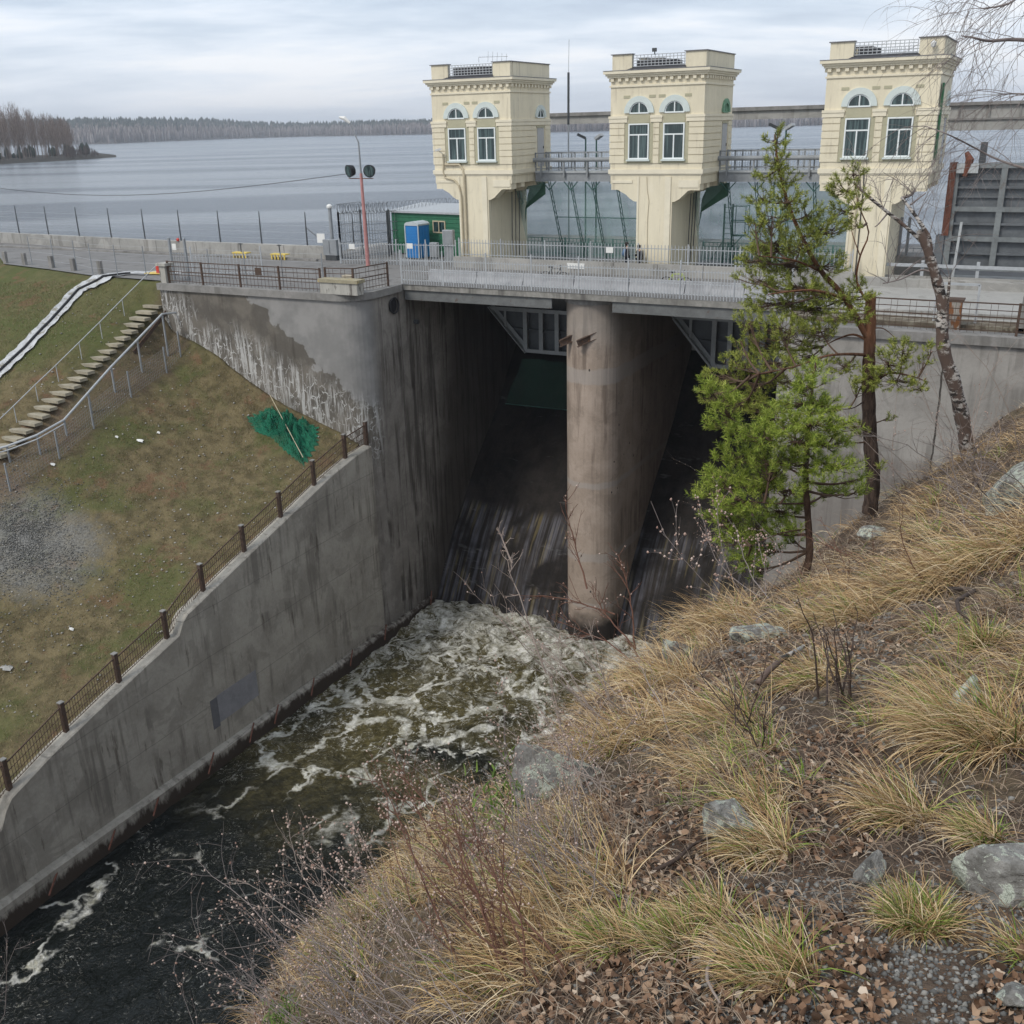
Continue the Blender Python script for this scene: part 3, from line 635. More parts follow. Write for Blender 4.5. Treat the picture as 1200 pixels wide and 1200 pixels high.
veil(0, 'pale green see-through net hung between the left and middle towers', -30.8, -21.4); veil(1, 'pale green see-through net hung between the middle and right towers', -19.2, -9.9)
for k in (0, 1):
    x0 = -34.53+11.58*k
    v = [(x0+TW-.9, 60.2, -3.5), (x0+TW+.6, 59.3, -3.3), (x0+TW+.6, 59.3, -4.0), (x0+TW-1.2, 60.0, -5.0), (x0+3.9, 60.4, -5.9), (x0+3.9, 60.8, -4.3)]
    MB().add(v, [(0, 1, 2, 3), (0, 3, 4, 5)]).build('gathered_net', M_GATHER, None, label='dark green gathered netting under the corner of the %s tower' % ('leftmost', 'middle')[k], cat='net', group='gathered netting under tower corners')
# caged access ladder at the right opening
t = thing('access_ladder', 'green caged access ladder with small landing right of the middle tower stem', 'ladder', (-17.6, 61, DK))
q = MB()
for x in (-17.75, -17.25): q.bar((x, 61.2, DK), (x, 61.2, DK+3.5), .09)
for i in range(11): q.bar((-17.75, 61.2, DK+.3*i+.3), (-17.25, 61.2, DK+.3*i+.3), .03)
q.build('ladder', M_GREENFR, t)
q = MB()
for x in (-17.2, -16.4): 
    for y in (60.9, 61.7): q.bar((x, y, DK+1.7), (x, y, DK+3.4), .04)
for z in (1.75, 2.5, 3.4): q.bar((-17.2, 60.9, DK+z), (-16.4, 60.9, DK+z), .05); q.bar((-16.4, 60.9, DK+z), (-16.4, 61.7, DK+z), .05)
q.box((-17.2, 60.9, DK+1.68), (-16.4, 61.7, DK+1.72)); q.build('landing', M_GREENFR, t)
q = MB(); q.bar((-18.6, 61.2, DK), (-17.75, 61.2, DK+1.4), .05); q.bar((-17.3, 61.2, DK+.9), (-16.6, 61.2, DK+1.7), .05); q.build('brace', M_GREENFR, t)

# far concrete beam of the gantry crane behind the towers
fb = thing('crane_beam', 'long grey concrete crane beam running behind the towers above the lake', 'beam', (-20, 70, .3))
MB().box((-39.4, 70, .03), (-9.0, 71.2, .55)).build('beam_span', M_CONC, fb); MB().box((-39.4, 69.85, .553), (-9.0, 71.4, .78)).build('beam_flange', M_COPE, fb)
MB().box((-8.9, 70, -.9), (12, 71.2, .5)).build('beam_span', M_CONC, fb); MB().box((-8.9, 69.8, .503), (12, 71.4, .68)).build('beam_flange', M_COPE, fb)
MB().box((-8.9, 69.9, -.32), (12, 69.995, -.22)).build('beam_flange', M_COPE, fb)
for i in range(12): MB().box((-8+i*1.65, 69.93, -.21), (-7.9+i*1.65, 69.99, .5)).build('web_rib', M_COPE, fb)
for x in (-38.2, -24.4, -10.6, 9): MB().box((x-.5, 70.1, -12), (x+.5, 71.1, .02 if x < -10 else -.91)).build('column', M_CONC, fb)
q = MB(); q.bar((-8.9, 69.9, 1.05), (12, 69.9, 1.05), .04)
for i in range(14): q.bar((-8.8+i*1.55, 69.9, .68), (-8.8+i*1.55, 69.9, 1.05), .04)
q.build('handrail', M_GALV, fb)

# ------------------------------------------------------------------ road furniture
def picket_fence(name, label, a, b, zb, h, gap, post_every, ph, mat, group=None, rails=(.15, .9), cat='fence', pw=.03, postw=.06):
    """railing with single pickets and posts, all children of the fence"""
    a = np.array(a, float); b = np.array(b, float); L = np.linalg.norm(b-a); d = (b-a)/L; rz = math.atan2(d[1], d[0])
    t = thing(name, label, cat, (a[0], a[1], zb), rz, group)
    for r in rails: MB().bar((0, 0, h*r), (L, 0, h*r), .03, .04).build('rail', mat, t, local=True)
    n = int(L/gap); base = None
    for i in range(n):
        x = gap*(i+.5); s = MB().box((-pw/2, -.045, 0), (pw/2, -.02, h)).build('picket', mat, t, local=True) if base is None else shared(base, (0, 0, 0))
        base = base or s; s.location = (x, 0, 0)
    base = None; n = max(1, round(L/post_every))
    for i in range(n+1):
        s = MB().box((-postw/2, -postw/2, -.05), (postw/2, postw/2, ph)).build('post', mat, t, local=True) if base is None else shared(base, (0, 0, 0))
        base = base or s; s.location = (L*i/n, .01, 0); 
    return t
picket_fence('bridge_railing', 'long grey picket railing along the near edge of the bridge above the pier', (LS-.1, 48.12), (RS_-.3, 48.12), DK, 1.42, .158, 2.75, 1.85, M_GALV, rails=(.16, .52, .93))
picket_fence('picket_fence', 'grey picket fence on the concrete plinth in front of the tower stems', (-32.6, 55.25), (-9.2, 55.25), DK+.68, 1.02, .2, 3.1, 1.1, M_GALV, rails=(.12, .8))
picket_fence('picket_fence', 'grey picket fence on the roadway before the blue portable toilet', (-41.2, 54.6), (-33.0, 55.5), DK, 1.35, .2, 2.1, 1.6, M_GALV, rails=(.2, .93))
picket_fence('guard_railing', 'green railing on the upstream edge between the left and middle stems', (-31.5, 61.3), (-21.6, 61.3), DK+.2, 1.05, .25, 1.6, 1.1, M_TEAL, 'green railings on the upstream edge', rails=(.1, .78, 1.0), postw=.09)
picket_fence('guard_railing', 'green railing on the upstream edge between the middle and right stems', (-19.0, 61.3), (-9.8, 61.3), DK+.2, 1.05, .25, 1.6, 1.1, M_TEAL, 'green railings on the upstream edge', rails=(.1, .78, 1.0), postw=.09)
picket_fence('guard_railing', 'low grey railing across the road in front of the big raised gate', (-8.2, 62.6), (6, 62.6), DK+.1, 1.0, .42, 2.1, 1.15, M_GALV, None, rails=(.1, .5, 1.0), postw=.14)
# plinth segments
pl = thing('road_plinth', 'low pale concrete plinth carrying the picket fence in front of the stems', 'barrier', (-32.9, 55.6, DK))
for i in range(9): x0 = -32.9+i*2.65; MB().box((x0, 55.05, DK), (x0+2.62, 55.35, DK+.66+.012*(i % 2))).build('plinth_block', M_CONC, pl)
M_BARR = concrete('barrier_concrete', (.3, .305, .32), (.38, .385, .4), .3, (.2, .2, .2), scale=1.2)
brr = thing('roadside_barrier', 'row of grey barrier blocks along the bridge behind the near railing', 'barrier', (-31.3, 49.6, DK))
xs = [-31.3, -28.2, -25.3, -22.3, -19.2, -16.2, -13.2, -10.6]
for i, (a, b) in enumerate(zip(xs[:-1], xs[1:])):
    MB().prism([(49.45, DK), (49.6, DK+.32), (49.66, DK+.62), (49.88, DK+.62), (49.94, DK+.32), (50.1, DK)], a, b-.05, 'x').build('barrier_block', M_BARR, brr)
lp = thing('lake_parapet', 'low weathered concrete parapet between the road and the lake', 'parapet', (-60, 56.5, DK))
i = 0; x = -43.2
while x > -140:
    dy = lambda s: 0 if s > -58 else ((-58-s)*.06 + max(0, -90-s)*.3)
    v = [(x, 56.3+dy(x), DK), (x-4.0, 56.3+dy(x-4), DK), (x-4.0, 56.75+dy(x-4), DK), (x, 56.75+dy(x), DK)]; w = [(p[0], p[1], DK+.82) for p in v]
    MB().add(v+w, [(0, 3, 2, 1), (4, 5, 6, 7), (0, 1, 5, 4), (1, 2, 6, 5), (2, 3, 7, 6), (3, 0, 4, 7)]).build('parapet_block', M_CONC, lp); x -= 4.04; i += 1
kerb = MB(); kerb.prism([(55.0, DK+.002), (55.0, DK+.13), (55.25, DK+.13), (55.25, DK+.002)], -90, -43.5, 'x').build('kerb', M_COPE, None, kind='structure')
lf = thing('lake_fence', 'line of thin dark posts strung with wire along the lake parapet', 'fence', (-60, 56.6, DK))
base = None; posts = []
xs = [-41.5, -45.4, -49.4, -53.2, -57.0, -60.8, -64.6, -68.4, -72.2, -76.0, -79.8, -83.6, -87.4, -91.2]
for x in xs:
    y = 56.62+(0 if x > -58 else (-58-x)*.06)
    s = MB().tube([(0, 0, .8), (0, 0, 1.9), (.02, 0, 3.0)], [.055, .05, .03], 5).build('post', M_DKSTEEL, lf, local=True) if base is None else shared(base, (0, 0, 0))
    base = base or s; s.location = np.array((x, y, DK))-np.array(world_loc(lf)); posts.append((x, y))
for z in (1.2, 1.65, 2.1, 2.5): MB().tube([(x, y, DK+z) for x, y in posts], .006, 3).build('wire', M_GALV, lf)
MB().tube([(-45.4, 56.62, DK+2), (-43.6, 56.6, DK+.8)], .03, 5).build('brace', M_DKSTEEL, lf)
a = ont(377, 279, 56.6); MB().box((a[0]-.32, 56.5, a[2]-.3), (a[0]+.32, 56.52, a[2]+.3)).build('notice_board', M_WHT, None, label='small white square notice hanging on the lake fence wires', cat='notice')
MB().lathe([(.1, 0), (.12, .12), (.05, .2)], (-57.0, 56.3, DK+.84), 8).build('red_lantern', M_RED, None, label='small red lantern on the lake parapet at a fence post', cat='lantern')
# second, thin wire fence along the road behind the rusty railing
wf = thing('wire_fence', 'thin grey posts with wire beside the road above the grassy bank', 'fence', (-46, 45.1, DK))
base = None; pts = [(-62.0, 47.6), (-59.0, 47.0), (-56.2, 46.4), (-53.6, 45.4), (-51.2, 45.2), (-48.7, 45.15), (-46.4, 45.1), (-43.5, 45.1), (-40.8, 45.1), (-38.1, 45.1), (-35.3, 45.1)]
for x, y in pts:
    s = MB().tube([(0, 0, -.1), (0, 0, 1.9)], .032, 5).build('post', M_STEEL, wf, local=True) if base is None else shared(base, (0, 0, 0))
    base = base or s; s.location = np.array((x, y, DK))-np.array(world_loc(wf))
for z in (.4, .9, 1.4, 1.85): MB().tube([(x, y, DK+z) for x, y in pts], .006, 3).build('wire', M_GALV, wf)
# gate leaf at the top of the stairs
picket_fence('yard_gate', 'grey picket gate standing half open on the road above the stairs', (-46.9, 47.2), (-42.6, 48.6), DK, 1.25, .22, 4.3, 1.7, M_GALV, rails=(.1, .95), cat='gate')
picket_fence('yard_gate', 'narrow grey gate between tall posts at the wall corner', (-46.6, 45.3), (-45.4, 45.3), DK, 1.6, .2, 1.2, 2.4, M_STEEL, rails=(.1, .95), cat='gate', postw=.12)
a = ons(201, 290, -46.); MB().box((-46.3, 45.2, DK+1.75), (-46.0, 45.22, DK+2.1)).build('gate_notice', M_WHT, None, label='small pale notice on the tall gate post at the wall corner', cat='notice')
# rusty railing on the abutment
def rusty_railing(name, label, pts, zb, h, parent_cat='fence', bars=(.12, .4, .55, .78, 1.0)):
    t = thing(name, label, parent_cat, (pts[0][0], pts[0][1], zb))
    P = np.array(pts, float); base = None; wl = np.array((pts[0][0], pts[0][1], zb))
    for p in P:
        s = MB().box((-.05, -.04, -.02), (.05, .04, h+.05)).build('post', M_RUST, t, local=True) if base is None else shared(base, (0, 0, 0))
        base = base or s; s.location = (p[0]-wl[0], p[1]-wl[1], 0)
    for a, b in zip(P[:-1], P[1:]):
        for f in bars:
            w = .05 if f in (1.0, .55) else .03; j = RS.uniform(-.02, .02)
            MB().bar((a[0], a[1], zb+h*f), (b[0], b[1], zb+h*f+j), w).build('rail', M_RUST, t)
        q = MB(); L = np.linalg.norm(b-a); n = max(2, int(L/.24))
        for i in range(1, n): p = a+(b-a)*i/n; q.bar((p[0], p[1], zb+.02), (p[0], p[1], zb+h*(.97 if i % 3 else .6)), .014)
        q.build('upright_bars', M_RUST, t, kind='stuff')
    return t
rr = rusty_railing('rusty_railing', 'rusty brown railing of bent bars along the top of the left abutment wall', [(-45.6, 43.95), (-43.0, 43.95), (-40.2, 43.95), (-37.4, 43.95), (-34.6, 43.95)], DK+.02, 1.22)
rusty_railing('rusty_railing', 'short rusty railing stepping round the abutment corner beside the lamp post', [(-34.4, 44.15), (-32.7, 44.3), (-32.35, 47.0)], DK+.02, 1.25)
rusty_railing('rusty_railing', 'rusty brown railing along the right wall behind the pine and birch trunks', [(-9.6, 43.95), (-6.6, 43.95), (-3.7, 43.95), (-.9, 43.95), (2, 43.95), (5, 43.95)], DK-.02, 1.2)
MB().box((-39.0, 43.88, DK+.75), (-38.55, 43.9, DK+1.15)).build('rusted_plate', M_RUST, None, label='small dark rusted square plate fixed on the abutment railing', cat='plate')
MB().box((-46.1, 43.75, DK+.02), (-45.65, 44.3, DK+1.0)).box((-46.25, 43.65, DK+1.003), (-45.5, 44.4, DK+1.15)).build('gate_pillar', M_PLASTER, None, label='whitewashed stub pillar at the left end of the abutment railing', cat='pillar')
pd = MB().box((-34.35, 43.55, DK+.02), (-31.95, 44.1, DK+.62)).build('pedestal', M_PLASTER, None, label='whitewashed concrete pedestal with yellowed slab on the abutment corner', cat='pedestal')
MB().box((-34.42, 43.48, DK+.623), (-31.88, 44.2, DK+.8)).build('slab', plain('yellowed_slab', (.3, .27, .19), .9, .2, 3, .2, rust=(.42, .3, .1), rs=.58), pd)
MB().box((-33.5, 44.4, DK+.03), (-32.9, 44.7, DK+.9)).build('carton', plain('carton', (.5, .44, .34), .8, .1, 3, .05), None, label='pale box standing behind the whitewashed pedestal', cat='box')

# lamp post with two floodlights
b = np.array((-38.62, 54.0, DK)); t = thing('lamp_post', 'faded red lamp post with two round floodlights and a bent arm', 'lamp post', tuple(b))
MB().tube([b, b+(-.02, 0, 5.6)], [.13, .09], 10).build('pole', M_PINK, t)
MB().tube([b+(-.02, 0, 5.55), b+(-.04, 0, 7.4), b+(-.5, -.1, 8.5)], [.06, .05, .035], 8).build('arm', M_STEEL, t)
MB().bar(b+(-.02, 0, 5.45), b+(-.04, 0, 3.), .05).build('conduit', M_DKSTEEL, t)
p = b+(-.5, -.1, 8.5); q = MB(); q.tube([p, p+(-.3, -.1, .28), p+(-.6, -.2, .35)], [.07, .13, .06], 8); q.build('lamp_head', M_WHT, t)
MB().bar(b+(-.95, 0, 5.3), b+(.85, 0, 5.3), .09, .05).build('crossbar', M_RUSTRED, t)
for dx, an in ((-.75, -.5), (.72, .35)):
    c = b+(dx, -.1, 5.75); ax = np.array((math.sin(an)*.75, -.85, -.15)); ax /= np.linalg.norm(ax)
    h = MB().tube([c-ax*.3, c-ax*.22, c+ax*.12, c+ax*.14], [.14, .3, .38, .38], 16, cap=True).build('floodlight', M_BLACK, t)
    MB().tube([c+ax*.142, c+ax*.15], [.32, .3], 16).build('lens', M_GLASS, h)
MB().tube([(x, y, z) for x, y, z in zip(np.linspace(-39.4, -90, 20), np.linspace(54, 58, 20), -2.5-1.6*np.sin(np.linspace(0, math.pi, 20)))], .018, 4).build('overhead_cable', M_CABLE, None, label='thin overhead cable running left from the lamp post across the lake view', cat='cable')
# far lamps behind the walkways and the mast
def far_lamp(x, z, label, flip, grp='floodlights on thin poles behind the walkways', mat=None):
    t = thing('floodlight_pole', label, 'floodlight', (x, 64, DK), 0, grp)
    MB().tube([(x, 64, DK), (x, 64, z)], .05, 6).build('pole', M_GREENFR if mat is None else mat, t)
    d = np.array((-.5 if not flip else .45, -.2, .25)); p = np.array((x, 64, z)); MB().bar(p, p+d, .34, .16).build('lamp_head', M_DKSTEEL if not flip else M_GALV, t)
for x, z, l, f in ((-27.95, -.85, 'dark floodlight on a thin pole, left one of the pair behind the left walkway', 0), (-27.2, -.9, 'pale floodlight on a thin pole, right one of the pair behind the left walkway', 1), (-15.6, -.5, 'dark floodlight behind the pine tip above the right walkway', 0), (-15.1, -.55, 'pale floodlight behind the pine tip above the right walkway', 1)): far_lamp(x, z, l, f)
t = thing('radio_mast', 'slim dark mast rising between the left and middle towers', 'mast', (-29.17, 64, -2.5)); MB().tube([(-29.17, 64, DK), (-29.17, 64, 0)], .05, 6).build('mast_pole', M_GALV, t); MB().tube([(-29.17, 64, 0), (-29.15, 64, 3.1)], .075, 6).build('mast_pole', M_DKSTEEL, t); MB().tube([(-29.15, 64, 3.1), (-29.1, 64, 5.0)], .018, 4).build('whip_aerial', M_GALV, t)

# portable toilet
t = thing('portable_toilet', 'bright blue portable toilet with a pale rounded roof before the green cabin', 'toilet', (-37.6, 58.4, DK), math.radians(-8))
MB().box((-.55, -.55, .1), (.55, .55, 2.15)).build('body', M_BLUE, t, local=True)
for i in range(11): MB().box((-.5, -.57, .2+.175*i), (.42, -.552, .32+.175*i)).build('louvre', M_BLUE, t, local=True)
for i in range(3): MB().box((.552, -.45+.33*i, .2), (.575, -.25+.33*i, 2.0)).build('side_rib', M_BLUE, t, local=True)
MB().box((-.6, -.6, 0), (.6, .6, .098)).build('skid', M_DKSTEEL, t, local=True)
q = MB(); q.prism([(-.58, 2.152), (-.58, 2.25), (-.42, 2.36), (0, 2.42), (.42, 2.36), (.58, 2.25), (.58, 2.152)], -.6, .6, 'y'); q.build('roof', M_LTBLUE, t, local=True)
for x in (-.56, .56): MB().box((x-.04, -.6, .1), (x+.04, -.553, 2.15)).build('corner_post', M_LTBLUE, t, local=True)
# green cabin
t = thing('site_cabin', 'green clad site cabin with pale metal roof and a small window', 'cabin', (-38, 61, DK), math.radians(-9))
MB().box((-2.6, -1.2, .1), (3.6, 1.9, 2.75)).build('wall', M_GRN, t, local=True)
for i in range(9):
    z = .25+.28*i; MB().box((-2.6, -1.235, z), (3.6, -1.202, z+.25)).build('cladding_board', M_GRN, t, local=True)
MB().add([(-2.8, -1.4, 2.9), (3.8, -1.4, 2.9), (3.8, 2.1, 3.2), (-2.8, 2.1, 3.2), (-2.8, -1.4, 2.78), (3.8, -1.4, 2.78), (3.8, 2.1, 2.78), (-2.8, 2.1, 2.78)], [(0, 1, 2, 3), (7, 6, 5, 4), (0, 4, 5, 1), (1, 5, 6, 2), (2, 6, 7, 3), (3, 7, 4, 0)]).build('roof', M_GALV, t, local=True)
w = MB(); 
for a, b in (((1.1, 1.55), (1.18, 2.35)), ((1.6, 1.55), (1.66, 2.35)), ((2.12, 1.55), (2.2, 2.35)), ((1.18, 2.27), (2.12, 2.35)), ((1.18, 1.55), (2.12, 1.63))): w.box((a[0], -1.29, a[1]), (b[0], -1.236, b[1]))
w = w.build('window', M_PIPE, t, local=True); MB().box((1.18, -1.26, 1.63), (2.12, -1.24, 2.27)).build('pane', M_GLASS, w, local=True)
for x, y, z, w_, h, l in ((-34.95, 57.2, 1.05, .75, .95, 'grey electrical cabinet on a stand before the green cabin window'), (-35.9, 57.1, .3, .55, .9, 'small pale cabinet standing low beside the grey electrical cabinet')):
    q = thing('electrical_cabinet', l, 'cabinet', (x, y, DK)); MB().box((x, y, DK+z), (x+w_, y+.3, DK+z+h)).build('case', M_GALV, q); MB().box((x+.04, y-.02, DK+z+.05), (x+w_-.04, y-.003, DK+z+h-.05)).build('door', M_STEEL, q); MB().box((x+.08, y+.1, DK), (x+w_-.08, y+.2, DK+z-.003)).build('stand', M_STEEL, q)
# cage of mesh with razor wire
t = thing('wire_cage', 'tall wire mesh enclosure topped with coils of razor wire left of the cabin', 'fence', (-42, 58.5, DK))
cg = [(-42.9, 57.0), (-42.7, 59.2), (-40.6, 59.6), (-38.4, 63.4), (-36.0, 63.6), (-33.2, 63.8)]
cg2 = [(-42.9, 57.0), (-40.9, 57.3), (-40.2, 58.8)]
for pth in (cg, cg2):
    for x, y in pth: MB().bar((x, y, DK), (x, y, DK+3.0), .1).build('post', M_DKSTEEL, t)
    for (x0, y0), (x1, y1) in zip(pth[:-1], pth[1:]):
        q = MB(); a = np.array((x0, y0, 0)); b = np.array((x1, y1, 0)); n = int(np.linalg.norm(b-a)/.2)
        for i in range(n+1): p = a+(b-a)*i/n; q.bar(p+(0, 0, DK), p+(0, 0, DK+2.9), .02)
        for z in (.2, 1., 1.6, 2.2, 2.9): q.bar(a+(0, 0, DK+z), b+(0, 0, DK+z), .03)
        q.build('mesh_panel', M_STEEL, t, kind='stuff')
        L = np.linalg.norm(b-a); m_ = int(L/.28*14); an = np.arange(m_)/14*2*math.pi; u = (b-a)/L; k = np.array((-u[1], u[0], 0))
        pts = a+np.outer(np.linspace(0, L, m_), u)+np.outer(np.cos(an)*.32, k)+np.outer(np.sin(an)*.32+DK+3.2, (0, 0, 1))
        MB().tube(pts, .016, 3).build('razor_wire_coil', M_DKSTEEL, t)
q = MB(); q.tube([(-43.1, 56.4, DK), (-43.1, 56.4, DK+3.3)], .12, 8); q.build('tall_post', M_STEEL, t); MB().lathe([(.18, 0), (.2, .12), (.08, .25)], (-43.1, 56.4, DK+3.31), 10).build('lamp_cap', M_WHT, t)
t = thing('control_cabinet', 'grey control cabinet at the end of the lake parapet by the cage', 'cabinet', (-42.6, 55.8, DK)); MB().box((-43.3, 55.6, DK+.35), (-42.2, 56.1, DK+1.35)).build('case', M_STEEL, t); MB().box((-43.2, 55.65, DK), (-42.3, 56.05, DK+.347)).build('base', M_DKSTEEL, t); MB().box((-42.78, 55.58, DK+.4), (-42.76, 55.597, DK+1.3)).build('door_seam', M_DKSTEEL, t)
for x, y, z, l in ((-40.2, 54.6, 1.1, 'small white notice on the fence before the cage'), (-36.1, 55.1, 1.2, 'small white notice on the fence before the blue toilet'), (-24.65, 55.04, .4, 'white paper sheet stuck on the plinth near the two people'), (-22.6, 55.18, 1.35, 'white notice on the picket fence between the two people')):
    w_ = .55 if z < .6 else .22; MB().box((x-w_, y-.015, DK+z-.16), (x+w_, y-.001, DK+z+.16)).build('notice', M_WHT, None, label=l, cat='notice')
# yellow racks, cone
for i, (x, l) in enumerate(((-50.0, 'yellow grated stand on the road by the lake, left one of the two'), (-46.6, 'yellow grated stand on the road by the lake, right one of the two'))):
    t = thing('barrier_stand', l, 'stand', (x, 55.2, DK), 0, 'yellow stands on the road by the lake')
    MB().box((x-.65, 54.85, DK+.33), (x+.65, 55.35, DK+.4)).build('top_plate', M_YEL, t)
    for j in range(5): MB().box((x-.6+.27*j, 54.87, DK+.02), (x-.5+.27*j, 54.93, DK+.327)).build('leg', M_YEL, t)
    MB().bar((x, 55.1, DK+.4), (x, 55.1, DK+1.0), .06).build('handle', M_DKSTEEL, t); MB().bar((x-.18, 55.1, DK+.95), (x+.18, 55.1, DK+.95), .06).build('grip', M_DKSTEEL, t)
a = onz(626, 345, DK)
t = thing('traffic_marker', 'red cylinder marker standing on a yellow mat by the concrete strip', 'marker', (-49.4, 46.9, DK)); MB().lathe([(.2, .07), (.2, .62), (.05, .68)], (-49.4, 46.9, DK), 12).build('cylinder', M_RED, t); MB().box((-50.3, 46.5, DK+.01), (-48.5, 47.3, DK+.07)).build('mat', M_YEL, t)
for i, (x, y) in enumerate(((-65.1, 47.9), (-62.6, 47.5), (-59.2, 46.9), (-56.4, 46.3), (-53.0, 45.5))):
    MB().box((x-.15, y-.1, DK-.2), (x+.15, y+.1, DK+.78+.05*(i == 4))).build('bollard', M_COPE, None, label=('leftmost stubby grey post at the road edge above the bank', 'second stubby grey post from the left at the road edge', 'middle one of the five stubby grey posts at the road edge', 'second stubby grey post from the concrete strip', 'stubby grey post at the road edge nearest the concrete strip')[i], cat='post', group='stubby posts along the road edge')
# bicycles behind the barrier
def bicycle(x, y, col, label):
    t = thing('bicycle', label, 'bicycle', (x, y, DK), 0, 'bicycles leaning behind the barrier')
    for dx in (-.52, .52):
        an = np.linspace(0, 2*math.pi, 23); w = MB().tube([(x+dx+.34*math.cos(a), y, DK+.36+.34*math.sin(a)) for a in an], .022, 5, cap=False).build('wheel', M_BLACK, t)
        q = MB()
        for a in an[:-1:2]: q.bar((x+dx, y, DK+.36), (x+dx+.33*math.cos(a), y, DK+.36+.33*math.sin(a)), .006)
        q.build('spokes', M_GALV, w)
    q = MB(); A, B, C, D, E_ = (-.52, .36), (-.1, .3), (-.2, .85), (.35, .88), (.52, .36)
    for p, r in ((A, B), (B, C), (C, A), (B, D), (C, D), (D, E_)): q.tube([(x+p[0], y, DK+p[1]), (x+r[0], y, DK+r[1])], .022, 6)
    q.build('frame', col, t)
    MB().box((x-.34, y-.06, DK+.92), (x-.1, y+.06, DK+.97)).build('saddle', M_BLACK, t)
    MB().tube([(x+.3, y-.28, DK+1.02), (x+.38, y-.1, DK+1.05), (x+.38, y+.1, DK+1.05), (x+.3, y+.28, DK+1.02)], .018, 6).tube([(x+.35, y, DK+.88), (x+.38, y, DK+1.05)], .018, 6).build('handlebar', M_BLACK, t)
M_LIME = plain('lime_paint', (.4, .5, .08), .5, .1, 5, .02)
a = ont(797, 328, 50.35); bicycle(a[0]-.2, 50.35, M_LIME, 'lime coloured bicycle leaning behind the barrier, right one of the two')
a = ont(650, 323, 50.35); bicycle(a[0], 50.35, M_DKSTEEL, 'dark bicycle leaning behind the barrier, left one of the two')

# ------------------------------------------------------------------ gates
def ribbed_gate(t, x0, x1, y, z0, z1, cols, rows, mat_skin, mat_rib, cut=0., depth=.5):
    """steel gate leaf seen from its ribbed side: skin plate, vertical frames, horizontal beams; cut bevels the lower left corner"""
    pl = [(x0+cut, z0), (x1, z0), (x1, z1), (x0, z1)] if not cut else [(x0+cut, z0), (x1, z0), (x1, z1), (x0, z1)]
    MB().prism(pl, y+depth, y+depth+.04, 'y').build('skin_plate', mat_skin, t)
    edge = lambda z: x0+cut*(z1-z)/(z1-z0)
    for i in range(cols+1):
        x = x0+cut+(x1-x0-cut)*i/cols if cut else x0+(x1-x0)*i/cols
        q = MB(); q.box((x-.14, y, z0), (x+.14, y+.04, z1-.003)); q.box((x-.02, y+.04, z0), (x+.02, y+depth, z1-.003)); q.build('vertical_frame', mat_rib, t)
    if cut: q = MB(); q.bar((x0, y-.02, z1), (x0+cut, y-.02, z0), .3, .05); q.bar((x0, y+depth/2, z1), (x0+cut, y+depth/2, z0), .04, depth); q.build('diagonal_frame', mat_rib, t); x_ = x0+cut*.45; MB().box((x_-.08, y, z1-(z1-z0)*.45), (x_+.08, y+.04, z1)).build('vertical_frame', mat_rib, t)
    for r in rows:
        z = z0+(z1-z0)*r; q = MB(); q.box((edge(z)+.0, y-.012, z-.12), (x1, y-.002, z+.12)); q.box((edge(z), y+.0, z-.02), (x1, y+depth, z+.02)); q.build('horizontal_beam', mat_rib, t)
    for i in range(len(rows)-1):
        z = z0+(z1-z0)*(rows[i]+rows[i+1])/2; MB().box((edge(z), y+depth-.2, z-.05), (x1, y+depth-.003, z+.05)).build('stringer', mat_skin, t)
t = thing('spillway_gate', 'raised ribbed steel gate high in the left bay between abutment and pier', 'gate', (-27.4, 58, -13.6), 0, 'steel gates raised in the spillway bays')
ribbed_gate(t, -32.05, -22.75, 57.8, -13.65, -10.9, 6, (0.03, .97), M_GATE, M_GATE2, cut=2.6)
t = thing('spillway_gate', 'raised ribbed steel gate high in the right bay beside the pine', 'gate', (-15, 58, -13.6), 0, 'steel gates raised in the spillway bays')
ribbed_gate(t, -19.65, -10.35, 57.8, -13.65, -10.7, 7, (0.03, .97), M_GATE, M_GATE2, cut=2.6)
for a, b in ((-32, -22.8), (-19.6, -10.4)): MB().box((a, 59.2, -11.6), (b, 59.6, DK-.31)).build('breast_wall', M_COPE, None, label='dark concrete breast wall above the gate in the %s bay' % ('left' if a < -30 else 'right'), cat='concrete wall')
a = np.array([ont(x, y, 57.4) for x, y in ((592, 473), (662, 480), (662, 425), (612, 420))])
U, V = np.meshgrid(np.linspace(0, 1, 30), np.linspace(0, 1, 16)); p = ((1-U)[..., None]*a[0]+U[..., None]*(a[1]+(2.0, 0, 0)))*(1-V)[..., None]+((1-U)[..., None]*a[3]+U[..., None]*(a[2]+(2., 0, 0)))*V[..., None]
p[..., 1] += .5*(fbm(U*7, V*3, 0, 3, 5)-.5)
npmesh('bay_net', p.reshape(-1, 3), quads=grid(16, 30), mat=netmat('dark_green_net', (.03, .075, .055), .55), smooth=True, label='dark green netting hung under the raised gate in the left bay', cat='net')
MB().bar(a[0], a[1]+(2, 0, 0), .05).build('net_bar', M_GREENFR, None, label='thin green bar along the lower edge of the dark netting', cat='bar')
